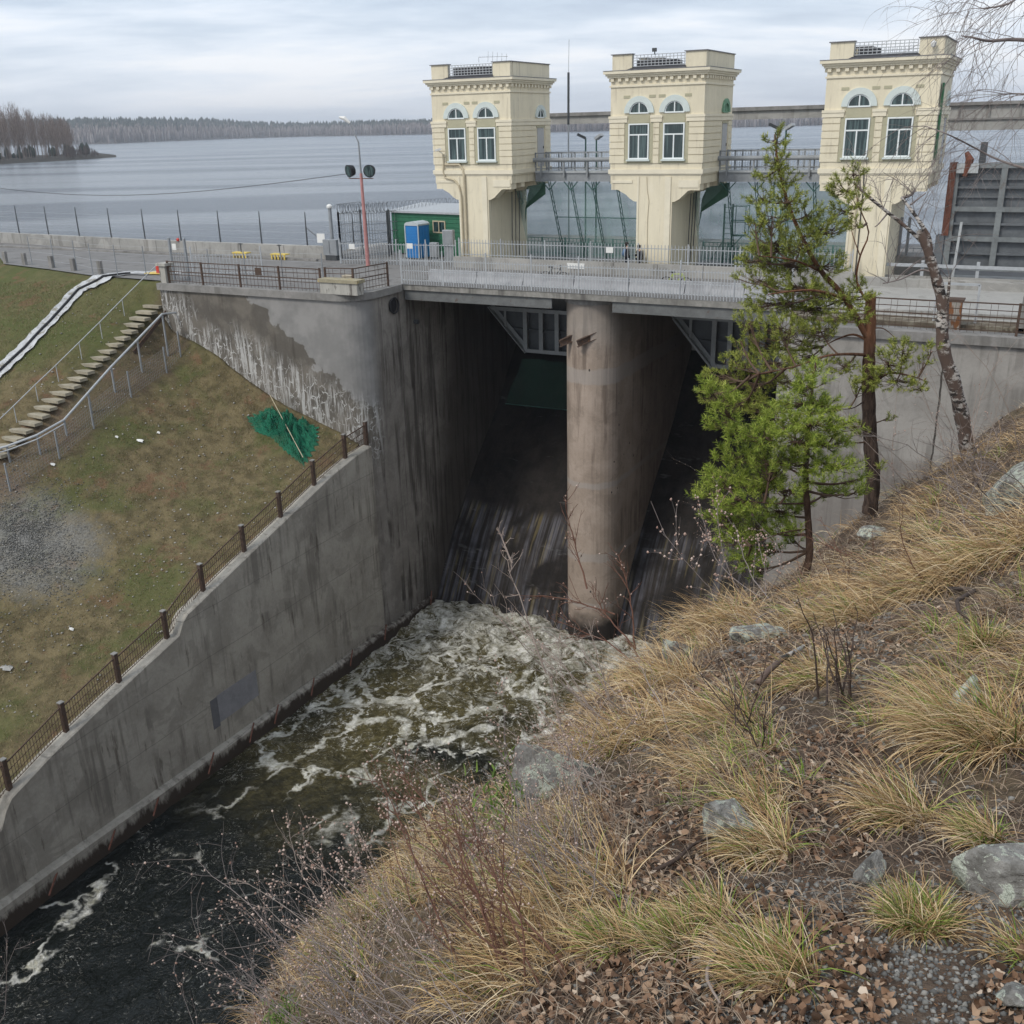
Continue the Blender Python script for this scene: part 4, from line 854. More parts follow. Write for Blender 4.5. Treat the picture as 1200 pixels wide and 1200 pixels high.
# big raised gate on the right
M_GATEM = plain('mid_grey_steel', (.17, .185, .19), .6, .2, 1.2, .1, rust=(.13, .12, .11), rs=.6)
t = thing('maintenance_gate', 'huge grey ribbed steel gate standing upright right of the last tower', 'gate', (-1, 58, DK))
ribbed_gate(t, -5.0, 6.0, 58.0, DK+.6, -2.3, 5, (.02, .3, .58, .98), M_GATE, M_GATEM, depth=.24)
for z in (-3.05, -3.9): MB().box((-4.9, 58.12, z-.04), (6, 58.235, z+.04)).build('stringer', M_GATE, t)
MB().box((-5.35, 57.9, DK+2.3), (-5.03, 58.75, -2.25)).build('rusty_guide', M_RUSTRED, t); MB().box((-5.6, 57.9, DK), (-5.2, 58.75, DK+2.297)).build('guide_foot', M_GATE, t)
MB().box((-5.0, 57.8, -2.75), (-4.0, 57.985, -2.3)).build('lifting_bracket', M_GATE2, t); MB().tube([(-4.6, 57.9, -2.9), (-4.45, 57.9, -2.1), (-4.65, 57.9, -1.75)], [.12, .2, .1], 8).build('lifting_hook', M_RUSTRED, t)
MB().box((-4.05, 58.1, -2.7), (-3.75, 58.5, -1.3)).build('hoist_rod', M_DKSTEEL, t)
MB().bar((-4.55, 57.75, DK+.2), (-4.45, 57.75, DK+3.0), .12).build('strut', M_GATE2, t)
MB().box((-8.2, 59.5, DK), (-5.8, 61.5, DK+1.0)).build('low_block', M_COPE, None, label='low dark concrete block on the dam between last tower and big gate', cat='block')
t = thing('guide_mast', 'slim grey lattice posts beside the last tower stem', 'mast', (-7.3, 60, DK)); 
for x in (-7.6, -7.2): MB().bar((x, 60, DK), (x, 60, DK+3), .14).build('post', M_STEEL, t)
# right-hand road furniture
t = thing('crash_barrier', 'long double grey guardrail along the pale road in front of the big gate', 'guardrail', (-1, 56.4, DK))
for z in (.35, .95): MB().bar((-9, 56.4, DK+z), (12, 56.4, DK+z), .06, .16).build('rail', M_CONC if z < .5 else M_GALV, t)
for i in range(8): MB().box((-8.6+2.6*i, 56.45, DK), (-8.45+2.6*i, 56.6, DK+1.2)).build('post', M_GALV, t)
MB().box((-9.2, 55.1, DK), (13, 55.6, DK+.42)).build('kerb_block', M_CONC, None, label='low wide pale concrete kerb along the far side of the right road', cat='kerb')
MB().box((-10.2, 45.2, DK-.35), (13, 46.6, DK+.05)).build('verge', plain('verge_soil', (.12, .1, .075), .95, .3, 2, .3, rust=(.2, .18, .14), rs=.5), None, kind='structure')
MB().box((-9.2, 47.2, DK), (13, 47.5, DK+.2)).build('kerb', M_CONC, None, kind='structure')
# rusty box with white frame, and a grey block
x = ont(1113, 375, 44.9)[0]
t = thing('rusty_cabinet', 'rust-streaked metal cabinet behind the railing beside the birch trunk', 'cabinet', (x, 44.9, DK))
MB().box((x-.35, 44.6, DK-.35), (x+.4, 45.15, DK+1.1)).build('case', plain('rust_streaked', (.32, .3, .27), .8, .2, 3, .15, rust=(.2, .085, .035), rs=.45, streak=True), t); MB().box((x-.42, 44.55, DK+1.103), (x+.47, 45.2, DK+1.16)).build('lid', M_RUST, t)
t = thing('cabinet_guard', 'white pipe frame standing round the rusty cabinet', 'guard', (x, 45.8, DK))
for a, b in (((x-.7, 45.8, DK), (x-.7, 45.8, DK+1.6)), ((x+.9, 45.8, DK-.2), (x+.9, 45.8, DK+1.6)), ((x-.7, 45.8, DK+1.6), (x+.9, 45.8, DK+1.6))): MB().bar(a, b, .09).build('pipe', M_GALV, t)
x = ont(1196, 370, 45.5)[0]
MB().box((x, 45.2, DK-.3), (x+1.8, 46.4, DK+1.3)).build('concrete_block', M_COPE, None, label='plain brown-grey concrete block at the right edge beside the pale road', cat='block')

# ------------------------------------------------------------------ people
def person(x, y, z, h, rz, coat, legs, skin, hair, label, bag=None, arm=0):
    t = thing('person', label, 'person', (x, y, z), rz, 'people walking behind the plinth')
    s = h/1.75
    J = {'pel': (0, 0, .95), 'bel': (0, 0, 1.1), 'che': (0, .0, 1.32), 'neck': (0, .01, 1.47), 'head': (0, .02, 1.60), 'top': (0, .03, 1.70),
         'lh': (-.1, 0, .9), 'lk': (-.11, .1, .5), 'la': (-.11, -.02, .09), 'lt': (-.12, .14, .04), 'rh': (.1, 0, .9), 'rk': (.11, -.02, .5), 'ra': (.11, -.2, .1), 'rt': (.12, -.05, .04),
         'ls': (-.17, 0, 1.4), 'le': (-.24, -.03, 1.13), 'lw': (-.23, .12, .92), 'rs': (.17, 0, 1.4), 're': (.24, -.05, 1.13), 'rw': (.22, .12+arm*.15, .9+arm*.25)}
    R = {'pel': .14, 'bel': .13, 'che': .15, 'neck': .055, 'head': .095, 'top': .075, 'lh': .1, 'rh': .1, 'lk': .065, 'rk': .065, 'la': .045, 'ra': .045, 'lt': .04, 'rt': .04, 'ls': .07, 'rs': .07, 'le': .05, 're': .05, 'lw': .035, 'rw': .035}
    E = [('pel', 'bel'), ('bel', 'che'), ('che', 'neck'), ('neck', 'head'), ('head', 'top'), ('pel', 'lh'), ('lh', 'lk'), ('lk', 'la'), ('la', 'lt'), ('pel', 'rh'), ('rh', 'rk'), ('rk', 'ra'), ('ra', 'rt'), ('che', 'ls'), ('ls', 'le'), ('le', 'lw'), ('che', 'rs'), ('rs', 're'), ('re', 'rw')]
    def skinned(name, keys, edges, grow, mat, parent, lift=0):
        me = bpy.data.meshes.new(name); idx = {k: i for i, k in enumerate(keys)}
        me.from_pydata([tuple(np.array(J[k])*s) for k in keys], [(idx[a], idx[b]) for a, b in edges], [])
        o = place(name, me, None, parent); m = o.modifiers.new('s', 'SKIN')
        for k, i in idx.items(): r = (R[k]+grow)*s; me.skin_vertices[0].data[i].radius = (r, r*.8)
        me.skin_vertices[0].data[0].use_root = True; m.use_smooth_shade = True
        sb = o.modifiers.new('b', 'SUBSURF'); sb.levels = sb.render_levels = 1
        dg = bpy.context.evaluated_depsgraph_get(); nm = bpy.data.meshes.new_from_object(o.evaluated_get(dg)); o.modifiers.clear(); o.data = nm; nm.materials.clear(); nm.materials.append(mat)
        return o
    keys = list(J); skinned('body', keys, E, 0, skin, t)
    ck = ['bel', 'pel', 'che', 'lh', 'rh', 'ls', 'le', 'lw', 'rs', 're', 'rw']; ce = [e for e in E if e[0] in ck and e[1] in ck]
    skinned('coat', ck, ce, .035, coat, t)
    lk = ['pel', 'lh', 'lk', 'la', 'rh', 'rk', 'ra']; skinned('trousers', lk, [e for e in E if e[0] in lk and e[1] in lk], .02, legs, t)
    MB().lathe([(.03, -.11), (.095, -.05), (.112, .02), (.1, .09), (.04, .125)], (0, .045*s*0+.035, 1.665*s), 12).build('hair', hair, t, smooth=True, local=True)
    for dx in (-.035, .035): MB().lathe([(.004, -.01), (.012, 0), (.004, .01)], (dx*s, -.075*s, 1.62*s), 6).build('eye', M_BLACK, t, local=True)
    if bag is not None: MB().tube([(.1, .1, .95*s), (.12, .16, 1.1*s), (.1, .12, 1.38*s)], [.1, .17, .1], 8).build('backpack', bag, t, smooth=True, local=True)
    return t
M_SKIN = plain('skin', (.5, .3, .22), .6, .05, 5, 0); M_BCOAT = plain('black_coat', (.02, .02, .025), .8, .2, 8, .05); M_HAIR = plain('dark_hair', (.02, .015, .012), .7, .2, 20, .05); M_BLUEBAG = plain('blue_bag', (.12, .2, .34), .7, .1, 8, .05); M_JEANS = plain('dark_trousers', (.03, .035, .05), .8, .2, 8, .05)
a = ont(735, 300, 55.7); person(a[0], 55.7, DK, 1.72, 1.9, M_BCOAT, M_JEANS, M_SKIN, M_HAIR, 'person in black jacket with blue backpack, left of the two behind the plinth', M_BLUEBAG)
a = ont(749, 300, 55.7); person(a[0], 55.7, DK, 1.6, 2.6, M_BCOAT, M_BCOAT, M_SKIN, M_HAIR, 'person in dark coat, right of the two behind the plinth', None, 1)

# ------------------------------------------------------------------ grassy bank
cp = [(-46.2, 44.4, DK-.12), (-50, 44.7, DK-.1), (-54, 44.8, DK-.08), (-59, 46.2, DK-.08), (-65, 47.3, DK-.08), (-75, 52, DK-.1), (-95, 60, DK-.1), (-120, 68, DK-.1),
      (-45.66, 43.6, -11.0), (-44.88, 43.6, -11.25), (-42.4, 43.6, -12.2), (-39.7, 43.6, -13.7), (-37, 43.6, -14.85), (-33.9, 43.6, -15.8), (-32.7, 43.6, -16.3),
      (-47, 41.6, -10.6), (-47, 38.5, -12.1), (-47, 35.6, -13.6), (-47, 32.5, -15.1), (-47.3, 44.0, -9.1)]
for t_ in (40, 37, 34, 31, 28.8, 26, 22, 19, 12, 6): cp.append((-32.75, t_, walltop(t_)-.12))
for t_ in (38, 30, 22): cp.append((-38, t_, -17.5+(t_-38)*.29+.45))
cp += [(-53, 38, -11.0), (-60, 38, -10.6), (-60, 30, -14), (-53, 30, -15.2), (-53, 20, -19), (-45, 18, -20.5), (-70, 25, -15), (-90, 40, -11.5), (-90, 20, -16), (-40, 5, -25), (-60, 5, -23), (-90, 5, -20), (-120, 30, -14)]
BANK = TPS([(a, b) for a, b, c in cp], [c for a, b, c in cp], .02)
def bankz(x, y):
    x = np.asarray(x, float); y = np.asarray(y, float); z = BANK(np.stack([x.ravel(), y.ravel()], 1)).reshape(x.shape)
    return np.minimum(z, DK-.06)
xs = np.concatenate([np.linspace(-130, -70, 30)[:-1], np.linspace(-70, -32.74, 240)]); ys = np.concatenate([np.linspace(0, 18, 40)[:-1], np.linspace(18, 43.69, 190), np.linspace(43.75, 60, 60)])
X, Y = np.meshgrid(xs, ys); Z = bankz(X, Y)
Z = Z + (.16*(fbm(X*.8, Y*.8, 0, 4, 21)-.5)+.05*(fbm(X*5, Y*5, 0, 2, 22)-.5))*np.clip((DK-Z)*2, 0, 1)
Z = np.where((X > -46.15) & (Y > 43.7), -14+0*Z-3, Z)
def bankmat():
    m, g, b = newmat('bank_turf', .95, .1); P = g.n('ShaderNodeNewGeometry').outputs['Position']; x, y, z = g.sep(P)
    n1 = g.noise(P, .22, 5, .6, dist=.4); n2 = g.noise(P, 1.4, 5, .65); n3 = g.noise(P, 9., 4, .7)
    c = g.mix(g.mapr(n2, .35, .65), (.1, .082, .045), (.18, .145, .08))
    c = g.mix(g.m('MULTIPLY', g.mapr(n1, .47, .62), .7), c, (.085, .1, .035))
    up = g.mapr(g.m('ADD', z, g.m('MULTIPLY', n1, 5)), -11, -8); c = g.mix(g.m('MULTIPLY', up, .6), c, (.085, .1, .035))
    c = g.mix(g.m('MULTIPLY', g.mapr(g.noise(P, .5, 5, .7), .56, .66), .6), c, (.17, .095, .06))
    # grey gravel patch on the lower bank
    dx = g.m('DIVIDE', g.m('SUBTRACT', x, -42.3), 4.6); dy = g.m('DIVIDE', g.m('SUBTRACT', y, 29.2), 3.3)
    d = g.m('ADD', g.m('ADD', g.m('MULTIPLY', dx, dx), g.m('MULTIPLY', dy, dy)), g.m('ADD', g.m('MULTIPLY', n2, 1.3), g.m('MULTIPLY', n1, 1.2)))
    c = g.mix(g.m('MULTIPLY', g.mapr(d, 1.2, 2.4, 1, 0), .75), c, g.mix(g.mapr(n3, .4, .6), (.16, .16, .155), (.25, .25, .24)))
    # bare soil by the stairs
    s = g.m('ADD', g.m('ABSOLUTE', g.m('ADD', x, 45.6)), g.m('MULTIPLY', n2, 2.2)); c = g.mix(g.m('MULTIPLY', g.mapr(s, 1.7, 3.0, 1, 0), .6), c, (.14, .1, .075))
    c = g.mix(g.m('MULTIPLY', g.mapr(n3, .62, .72), .4), c, (.26, .24, .2)); c = g.mix(g.m('MULTIPLY', g.mapr(n3, .38, .28), .6), c, (.03, .028, .015))
    g.put(b.inputs['Base Color'], c); g.put(b.inputs['Normal'], g.bump(g.m('ADD', n2, n3), .8, .12)); return m
npmesh('grassy_bank', np.stack([X, Y, Z], 2).reshape(-1, 3), quads=grid(len(ys), len(xs)), mat=bankmat(), smooth=True, kind='structure')
def island(mat_name, stops, rough=.85):
    """colour picked per separate blade, leaf or stone"""
    m, g, b = newmat(mat_name, rough, .15); r = g.n('ShaderNodeNewGeometry').outputs['Random Per Island']
    g.put(b.inputs['Base Color'], g.ramp(r, stops)); return m
def blades(P, dirs, L, W, bend, seg=3, seed=0, up=(0, 0, 1), droop=None):
    """vectorised grass blades: P roots (n,3), dirs horizontal lean (n,2), L length, W width, bend 0..1.5; ribbons of seg quads ending in a tip"""
    rs = np.random.RandomState(seed); n = len(P); D = np.zeros((n, 3)); D[:, :2] = dirs; nd = np.maximum(np.linalg.norm(D, axis=1, keepdims=True), 1e-6); D /= nd
    S = np.stack([-D[:, 1], D[:, 0], 0*D[:, 0]], 1); tw = rs.uniform(-.8, .8, n)[:, None]; S = S*np.cos(tw)+np.array((0, 0, 1.))*np.sin(tw)
    p = P.copy(); out = []; a = rs.uniform(.05, .5, n)[:, None] if np.isscalar(bend) else bend[:, None]*.25
    be = np.broadcast_to(np.asarray(bend, float), (n,))[:, None]
    for k in range(seg+1):
        w = W[:, None]*(1-(k/seg)**1.5*.92)/2
        out += [p-S*w, p+S*w]
        a = a+be/seg
        p = p+(np.array((0, 0, 1.))*np.cos(a)+D*np.sin(a))*(L[:, None]/seg)
    v = np.stack(out, 1).reshape(-1, 3); m = 2*(seg+1); b0 = np.arange(n)[:, None]*m
    q = np.concatenate([b0+np.array([[2*k, 2*k+1, 2*k+3, 2*k+2]]) for k in range(seg)], 1).reshape(-1, 4)
    return v, q
# short bank grass
n = 90000; x = RS.uniform(-62, -32.9, n); y = RS.uniform(17, 46, n); keep = (vnoise(x*1.2, y*1.2, 0, 31)+.5*vnoise(x*4, y*4, 0, 32) > .5) & ~((x > -46) & (y > 43.5)) & (((x+42.3)/4.6)**2+((y-29.2)/3.3)**2 > .7+.9*vnoise(x*.9, y*.9, 0, 55)) & ~((np.abs(x+47) < .8) & (y > 31)) & (y < 44.4)
x, y = x[keep], y[keep]; z = bankz(x, y)+.02; n = len(x)
v, q = blades(np.stack([x, y, z], 1), RS.normal(size=(n, 2)), RS.uniform(.06, .2, n), RS.uniform(.012, .028, n), RS.uniform(.3, 1.5, n), 2, 3)
npmesh('bank_grass', v, quads=q, mat=island('dry_bank_grass', [(0, (.12, .095, .05)), (.35, (.19, .15, .085)), (.65, (.25, .2, .12)), (.8, (.1, .12, .04)), (1, (.09, .13, .035))]), kind='stuff')
def pebbles(name, P, r, mat, seed=1, flat=.6, **kw):
    rs = np.random.RandomState(seed); n = len(P); base = np.array([(1, 0, 0), (0, 1, 0), (-1, 0, 0), (0, -1, 0), (0, 0, 1), (0, 0, -1)], float)
    v = base[None]*(1+rs.uniform(-.3, .3, (n, 6, 1))); a = rs.uniform(0, 6.28, n); c, s = np.cos(a)[:, None], np.sin(a)[:, None]
    v = np.stack([v[..., 0]*c-v[..., 1]*s*.75, v[..., 0]*s+v[..., 1]*c*.75, v[..., 2]*flat], 2)*r[:, None, None]+P[:, None]
    f = np.array([(0, 1, 4), (1, 2, 4), (2, 3, 4), (3, 0, 4), (1, 0, 5), (2, 1, 5), (3, 2, 5), (0, 3, 5)])
    return npmesh(name, v.reshape(-1, 3), tris=(np.arange(n)[:, None, None]*6+f[None]).reshape(-1, 3), mat=mat, kind='stuff', **kw)
M_PEB = island('grey_pebbles', [(0, (.09, .09, .088)), (.4, (.14, .14, .135)), (.75, (.2, .195, .18)), (1, (.29, .28, .26))])
n = 9000; an = RS.uniform(0, 6.28, n); rr_ = np.abs(RS.normal(0, .62, n)); x = -42.3+4.6*rr_*np.cos(an); y = 29.2+3.3*rr_*np.sin(an); x = np.minimum(x, -33.5)
pebbles('bank_gravel', np.stack([x, y, bankz(x, y)+.02], 1), RS.uniform(.015, .055, n), M_PEB, 2)
n = 900; x = RS.uniform(-52, -33, n); y = RS.uniform(22, 43.4, n); pebbles('bank_stones', np.stack([x, y, bankz(x, y)+.03], 1), RS.uniform(.02, .09, n)**1.0, island('bank_stone_grey', [(0, (.2, .19, .17)), (1, (.42, .4, .37))]), 4)

# stairs
st = thing('bank_stairs', 'flight of square concrete block steps climbing the grassy bank beside the pipe rail', 'stairs', (-47, 45, -9))
px_ = [(8, 527), (18, 514), (34, 501), (51, 489), (68, 477), (84, 465), (101, 452), (115, 444), (128, 432), (143, 420), (159, 409), (174, 396), (187, 388)]
N = 24
for i in range(N):
    f = i/(N-1); y = 31.9+(44.9-31.9)*f; z = np.interp(y, [31.9, 44.9], [-15.25, -8.95])+.1; jx = RS.uniform(-.06, .06)
    MB().box((-47.65+jx, y-.25, z-.16), (-46.4+jx, y+.25, z), rz=RS.uniform(-.05, .05)).build('step', M_STEP, st)
MB().bar((-46.0, 40.9, -11.6), (-46.0, 44.0, -9.6), .08, .22).build('side_beam', M_RUST, st)
# pipe rail
t = thing('pipe_handrail', 'bright metal pipe rail on short posts running down the bank beside the steps', 'handrail', (-45, 38, -12))
P_ = [ons(208, 366, -45.2), ons(190, 368, -45.2), ons(130, 430, -45.2), ons(75, 492, -45.2), ons(43, 510, -45.4), ons(8, 523, -46.3), ons(-20, 530, -47)]
MB().tube(P_, .06, 8).build('pipe', M_GALV, t); MB().tube([p+np.array((.1, -.1, -.18)) for p in P_[3:]], .035, 6).build('pipe', M_GALV, t)
for p in P_[:-1]+[(P_[1]*.5+P_[2]*.5), (P_[2]*.5+P_[3]*.5)]: MB().bar(p, (p[0], p[1], float(bankz(p[0], p[1]))-.1), .08).build('post', M_STEEL, t)
t = thing('cable_rail', 'thin pale cable on small rods running down the bank left of the steps', 'cable rail', (-48.6, 38, -12))
FT = []
for x, y in ((186, 330), (146, 370), (120, 397), (96, 421), (69, 448), (45, 471), (20, 496), (-10, 525)):
    d = ray(x, y); tt_ = np.linspace(20, 95, 3000); pt = d[None]*(tt_/d[1])[:, None]; FT.append(pt[int(np.argmax(pt[:, 2] < bankz(pt[:, 0], pt[:, 1])))])
MB().tube([p+(0, 0, .95) for p in FT], .025, 5).build('cable', M_GALV, t)
for p in FT[1:]: MB().bar(p-(0, 0, .1), p+(0, 0, .95), .03).build('rod', M_GALV, t)
mf = thing('mesh_fence', 'grey wire mesh fence descending the bank below the pipe rail', 'fence', (-44.4, 38, -13))
fp = [ons(207, 383, -44.5), ons(189, 392, -44.5), ons(150, 442, -44.5), ons(107, 485, -44.5), ons(68, 527, -44.5), ons(8, 556, -45.)]
for p in fp: zb = float(bankz(p[0], p[1])); MB().bar((p[0], p[1], zb-.1), (p[0], p[1], zb+1.5), .07).build('post', M_STEEL, mf)
for p, r in zip(fp[:-1], fp[1:]):
    q = MB(); L = np.linalg.norm(r-p); n = int(L/.16); H = lambda w: float(bankz(w[0], w[1]))
    zs_ = [H(p+(r-p)*i/n) for i in range(n+1)]
    for i in range(n+1):
        w = p+(r-p)*i/n; q.bar((w[0], w[1], zs_[i]), (w[0], w[1], zs_[i]+1.35), .006)
    for h in np.arange(.1, 1.4, .16): q.bar((p[0], p[1], zs_[0]+h), (r[0], r[1], zs_[-1]+h), .006)
    q.build('mesh', M_STEEL, mf, kind='stuff')
# white lined drainage strip with its cable
strip = []
for (x, y), wv in zip(((212, 322), (150, 322), (118, 328), (92, 342), (60, 378), (30, 410), (0, 438), (-60, 500)), (.7, .8, .75, .55, .5, .5, .5, .5)):
    d = ray(x, y); tt_ = np.linspace(20, 95, 600); pt = d[None]*(tt_/d[1])[:, None]; zz_ = bankz(pt[:, 0], pt[:, 1]); k = int(np.argmax(pt[:, 2] < zz_+.0)); strip.append((pt[k], wv))
def strip_mesh(mb, pts, half, lift, n=12):
    P = np.array([p for p, w in pts]); W = np.array([w for p, w in pts]); u = np.linspace(0, len(P)-1, 60); X_ = np.stack([np.interp(u, range(len(P)), P[:, k]) for k in range(3)], 1); Wd = np.interp(u, range(len(P)), W)*half
    d = np.gradient(X_[:, :2], axis=0); d /= np.linalg.norm(d, axis=1, keepdims=True); s = np.stack([-d[:, 1], d[:, 0]], 1); v = []
    for i in range(60):
        for j in range(5):
            o_ = (j/4-.5)*2*Wd[i]*(1+.12*math.sin(i*1.7+j*3)); xy = X_[i, :2]+s[i]*o_; v.append((xy[0], xy[1], float(bankz(xy[0], xy[1]))+lift+.04*abs(j-2)))
    return mb.add(v, [(i*5+j, (i+1)*5+j, (i+1)*5+j+1, i*5+j+1) for i in range(59) for j in range(4)]), X_
mb, X_ = strip_mesh(MB(), strip, 1.0, .05)
o = mb.build('drainage_strip', plain('whitewashed_strip', (.42, .43, .44), .85, .25, 2, .3, rust=(.22, .21, .18), rs=.54), None, label='whitish concrete drainage strip running down the bank from the road', cat='drain')
MB().tube([(a, b, float(bankz(a, b))+.1) for a, b, c in X_[8:]], .08, 6).build('black_pipe', M_BLACK, None, label='black cable lying along the middle of the whitish drainage strip', cat='pipe')

# rusty fence along the river wall: every post and mesh panel
rf = thing('wall_fence', 'rusty brown mesh fence with thick posts along the top of the sloping river wall', 'fence', (-32.5, 30, -19))
tp = [ons(x, y, -32.45)[1] for x, y in ((14, 930), (81, 865), (142, 803), (196, 740), (240, 695), (288, 648), (331, 610), (370, 570), (406, 535), (431, 522))]
tp = [8, 10.5, 13, 15.3, 17.2]+tp
for t_ in tp: z = float(walltop(t_)); MB().box((-32.62, t_-.09, z-.1), (-32.44, t_+.09, z+1.32)).build('post', M_RUST, rf); MB().box((-32.64, t_-.11, z+1.321), (-32.42, t_+.11, z+1.36)).build('post_cap', M_COPE, rf)
for a, b in zip(tp[:-1], tp[1:]):
    q = MB(); za, zb = float(walltop(a)), float(walltop(b)); n = max(3, int((b-a)/.13))
    for i in range(1, n): u = i/n; q.bar((-32.53, a+(b-a)*u, za+(zb-za)*u+.1), (-32.53, a+(b-a)*u, za+(zb-za)*u+1.08+.03*math.sin(i)), .016)
    q.build('mesh_bars', M_RUST, rf, kind='stuff')
    for h in (.12, .42, .75, 1.12): MB().bar((-32.53, a+.1, za+h), (-32.53, b-.1, zb+h), .045 if h > 1 else .022).build('rail', M_RUST, rf)
# green netting heap
def heap():
    c = ons(330, 510, -36.0); P0 = []
    for x, y in ((290, 490), (318, 478), (345, 490), (372, 500), (372, 520), (356, 545), (338, 532), (318, 512), (300, 505)):
        d = ray(x, y); tt_ = np.linspace(30, 60, 400); pt = d[None]*(tt_/d[1])[:, None]; k = int(np.argmax(pt[:, 2] < bankz(pt[:, 0], pt[:, 1])+.1)); P0.append(pt[k][:2])
    P0 = np.array(P0); cen = P0.mean(0); n, m = 120, 34; a = np.linspace(0, len(P0), n+1)[:-1]
    ring = np.stack([np.interp(a, range(len(P0)+1), np.append(P0[:, k], P0[0, k])) for k in (0, 1)], 1); v = []
    for j in range(m):
        f = j/(m-1); xy = cen+(ring-cen)*(1-f)*(1+.08*np.sin(np.arange(n)*1.9))[:, None]
        z = bankz(xy[:, 0], xy[:, 1])+.05+.95*(1-(1-f)**2)*np.abs(fbm(xy[:, 0]*2.2, xy[:, 1]*3., 0, 5, 3, .65)-.42)*4.2; v.append(np.column_stack([xy, z]))
    v = np.concatenate(v); q = []
    for j in range(m-1):
        for i in range(n): q.append((j*n+i, j*n+(i+1) % n, (j+1)*n+(i+1) % n, (j+1)*n+i))
    o = npmesh('netting_heap', v, quads=np.array(q), mat=netmat('emerald_net', (.012, .13, .075), .72), smooth=False, label='crumpled emerald green netting lying on the bank below the abutment', cat='netting')
    k = thing('timber_slat', 'thin pale slat lying across the emerald netting heap', 'slat', tuple(np.append(cen, bankz(*cen)))) 
    z = lambda p, h: (p[0], p[1], float(bankz(p[0], p[1]))+h)
    MB().bar(z(P0[1], .75), z(P0[5], .5), .03).build('slat', M_PIPE, k)
heap()
def on_bank(x, y):
    d = ray(x, y); tt_ = np.linspace(15, 95, 3000); pt = d[None]*(tt_/d[1])[:, None]; k = int(np.argmax(pt[:, 2] < bankz(pt[:, 0], pt[:, 1])+.02)); return pt[k]
for (x, y, r, l) in ((164, 517, .22, 'crumpled white rag lying on the bank below the mesh fence'), (137, 513, .1, 'small white scrap on the brown soil left of the rag'), (84, 738, .12, 'small white scrap on the lower bank near the gravel'), (338, 598, .16, 'white scrap against the river wall fence'), (8, 783, .3, 'pale stone at the left edge of the lower bank'), (186, 508, .1, 'pale chip of litter right of the crumpled rag'), (62, 545, .15, 'white litter near the foot of the mesh fence')):
    p = on_bank(x, y); n = 10; v = [(p[0]+r*(1+.4*math.sin(i*2.3))*math.cos(i*2*math.pi/n), p[1]+r*.7*(1+.3*math.cos(i*3.1))*math.sin(i*2*math.pi/n), p[2]+.03+.04*math.sin(i*1.9)) for i in range(n)]
    v += [(a*.5+p[0]*.5, b*.5+p[1]*.5, p[2]+.1+.03*math.cos(i)) for i, (a, b, c) in enumerate(v)]
    MB().add(v, [(i, (i+1) % n, n+(i+1) % n, n+i) for i in range(n)]+[tuple(range(n, 2*n))]).build('litter', M_WHT if 'stone' not in l else M_CONC, None, label=l, cat='litter' if 'stone' not in l else 'stone')

# ------------------------------------------------------------------ river
WZ = -28.3
xs = np.arange(-32.2, 6, .14); ys = np.concatenate([np.arange(-12, 14, .3), np.arange(14, 52, .14)]); X, Y = np.meshgrid(xs, ys)
turb = np.clip((Y-30)/14, 0, 1)**1.2
def ridg(x, y, s): return 1-np.abs(2*fbm(x, y, 0, 3, s)-1)
wx_ = X+1.2*(fbm(X*.35, Y*.35, 0, 3, 5)-.5)*2; wy_ = Y+1.2*(fbm(X*.35+9, Y*.35, 0, 3, 6)-.5)*2
Z = WZ + (.12+.42*turb)*(fbm(wx_*.8, wy_*.5, 0, 4, 8)-.5)*1.7 + (.08+.14*turb)*(ridg(wx_*.7, wy_*.8, 9)-.7) + .07*(fbm(X*2.6, Y*1.6, 0, 3, 12)-.5)
Z += .3*np.exp(-((Y-47.5)/2.0)**2)*(fbm(X*1.5, Y*.8, 0, 3, 14))
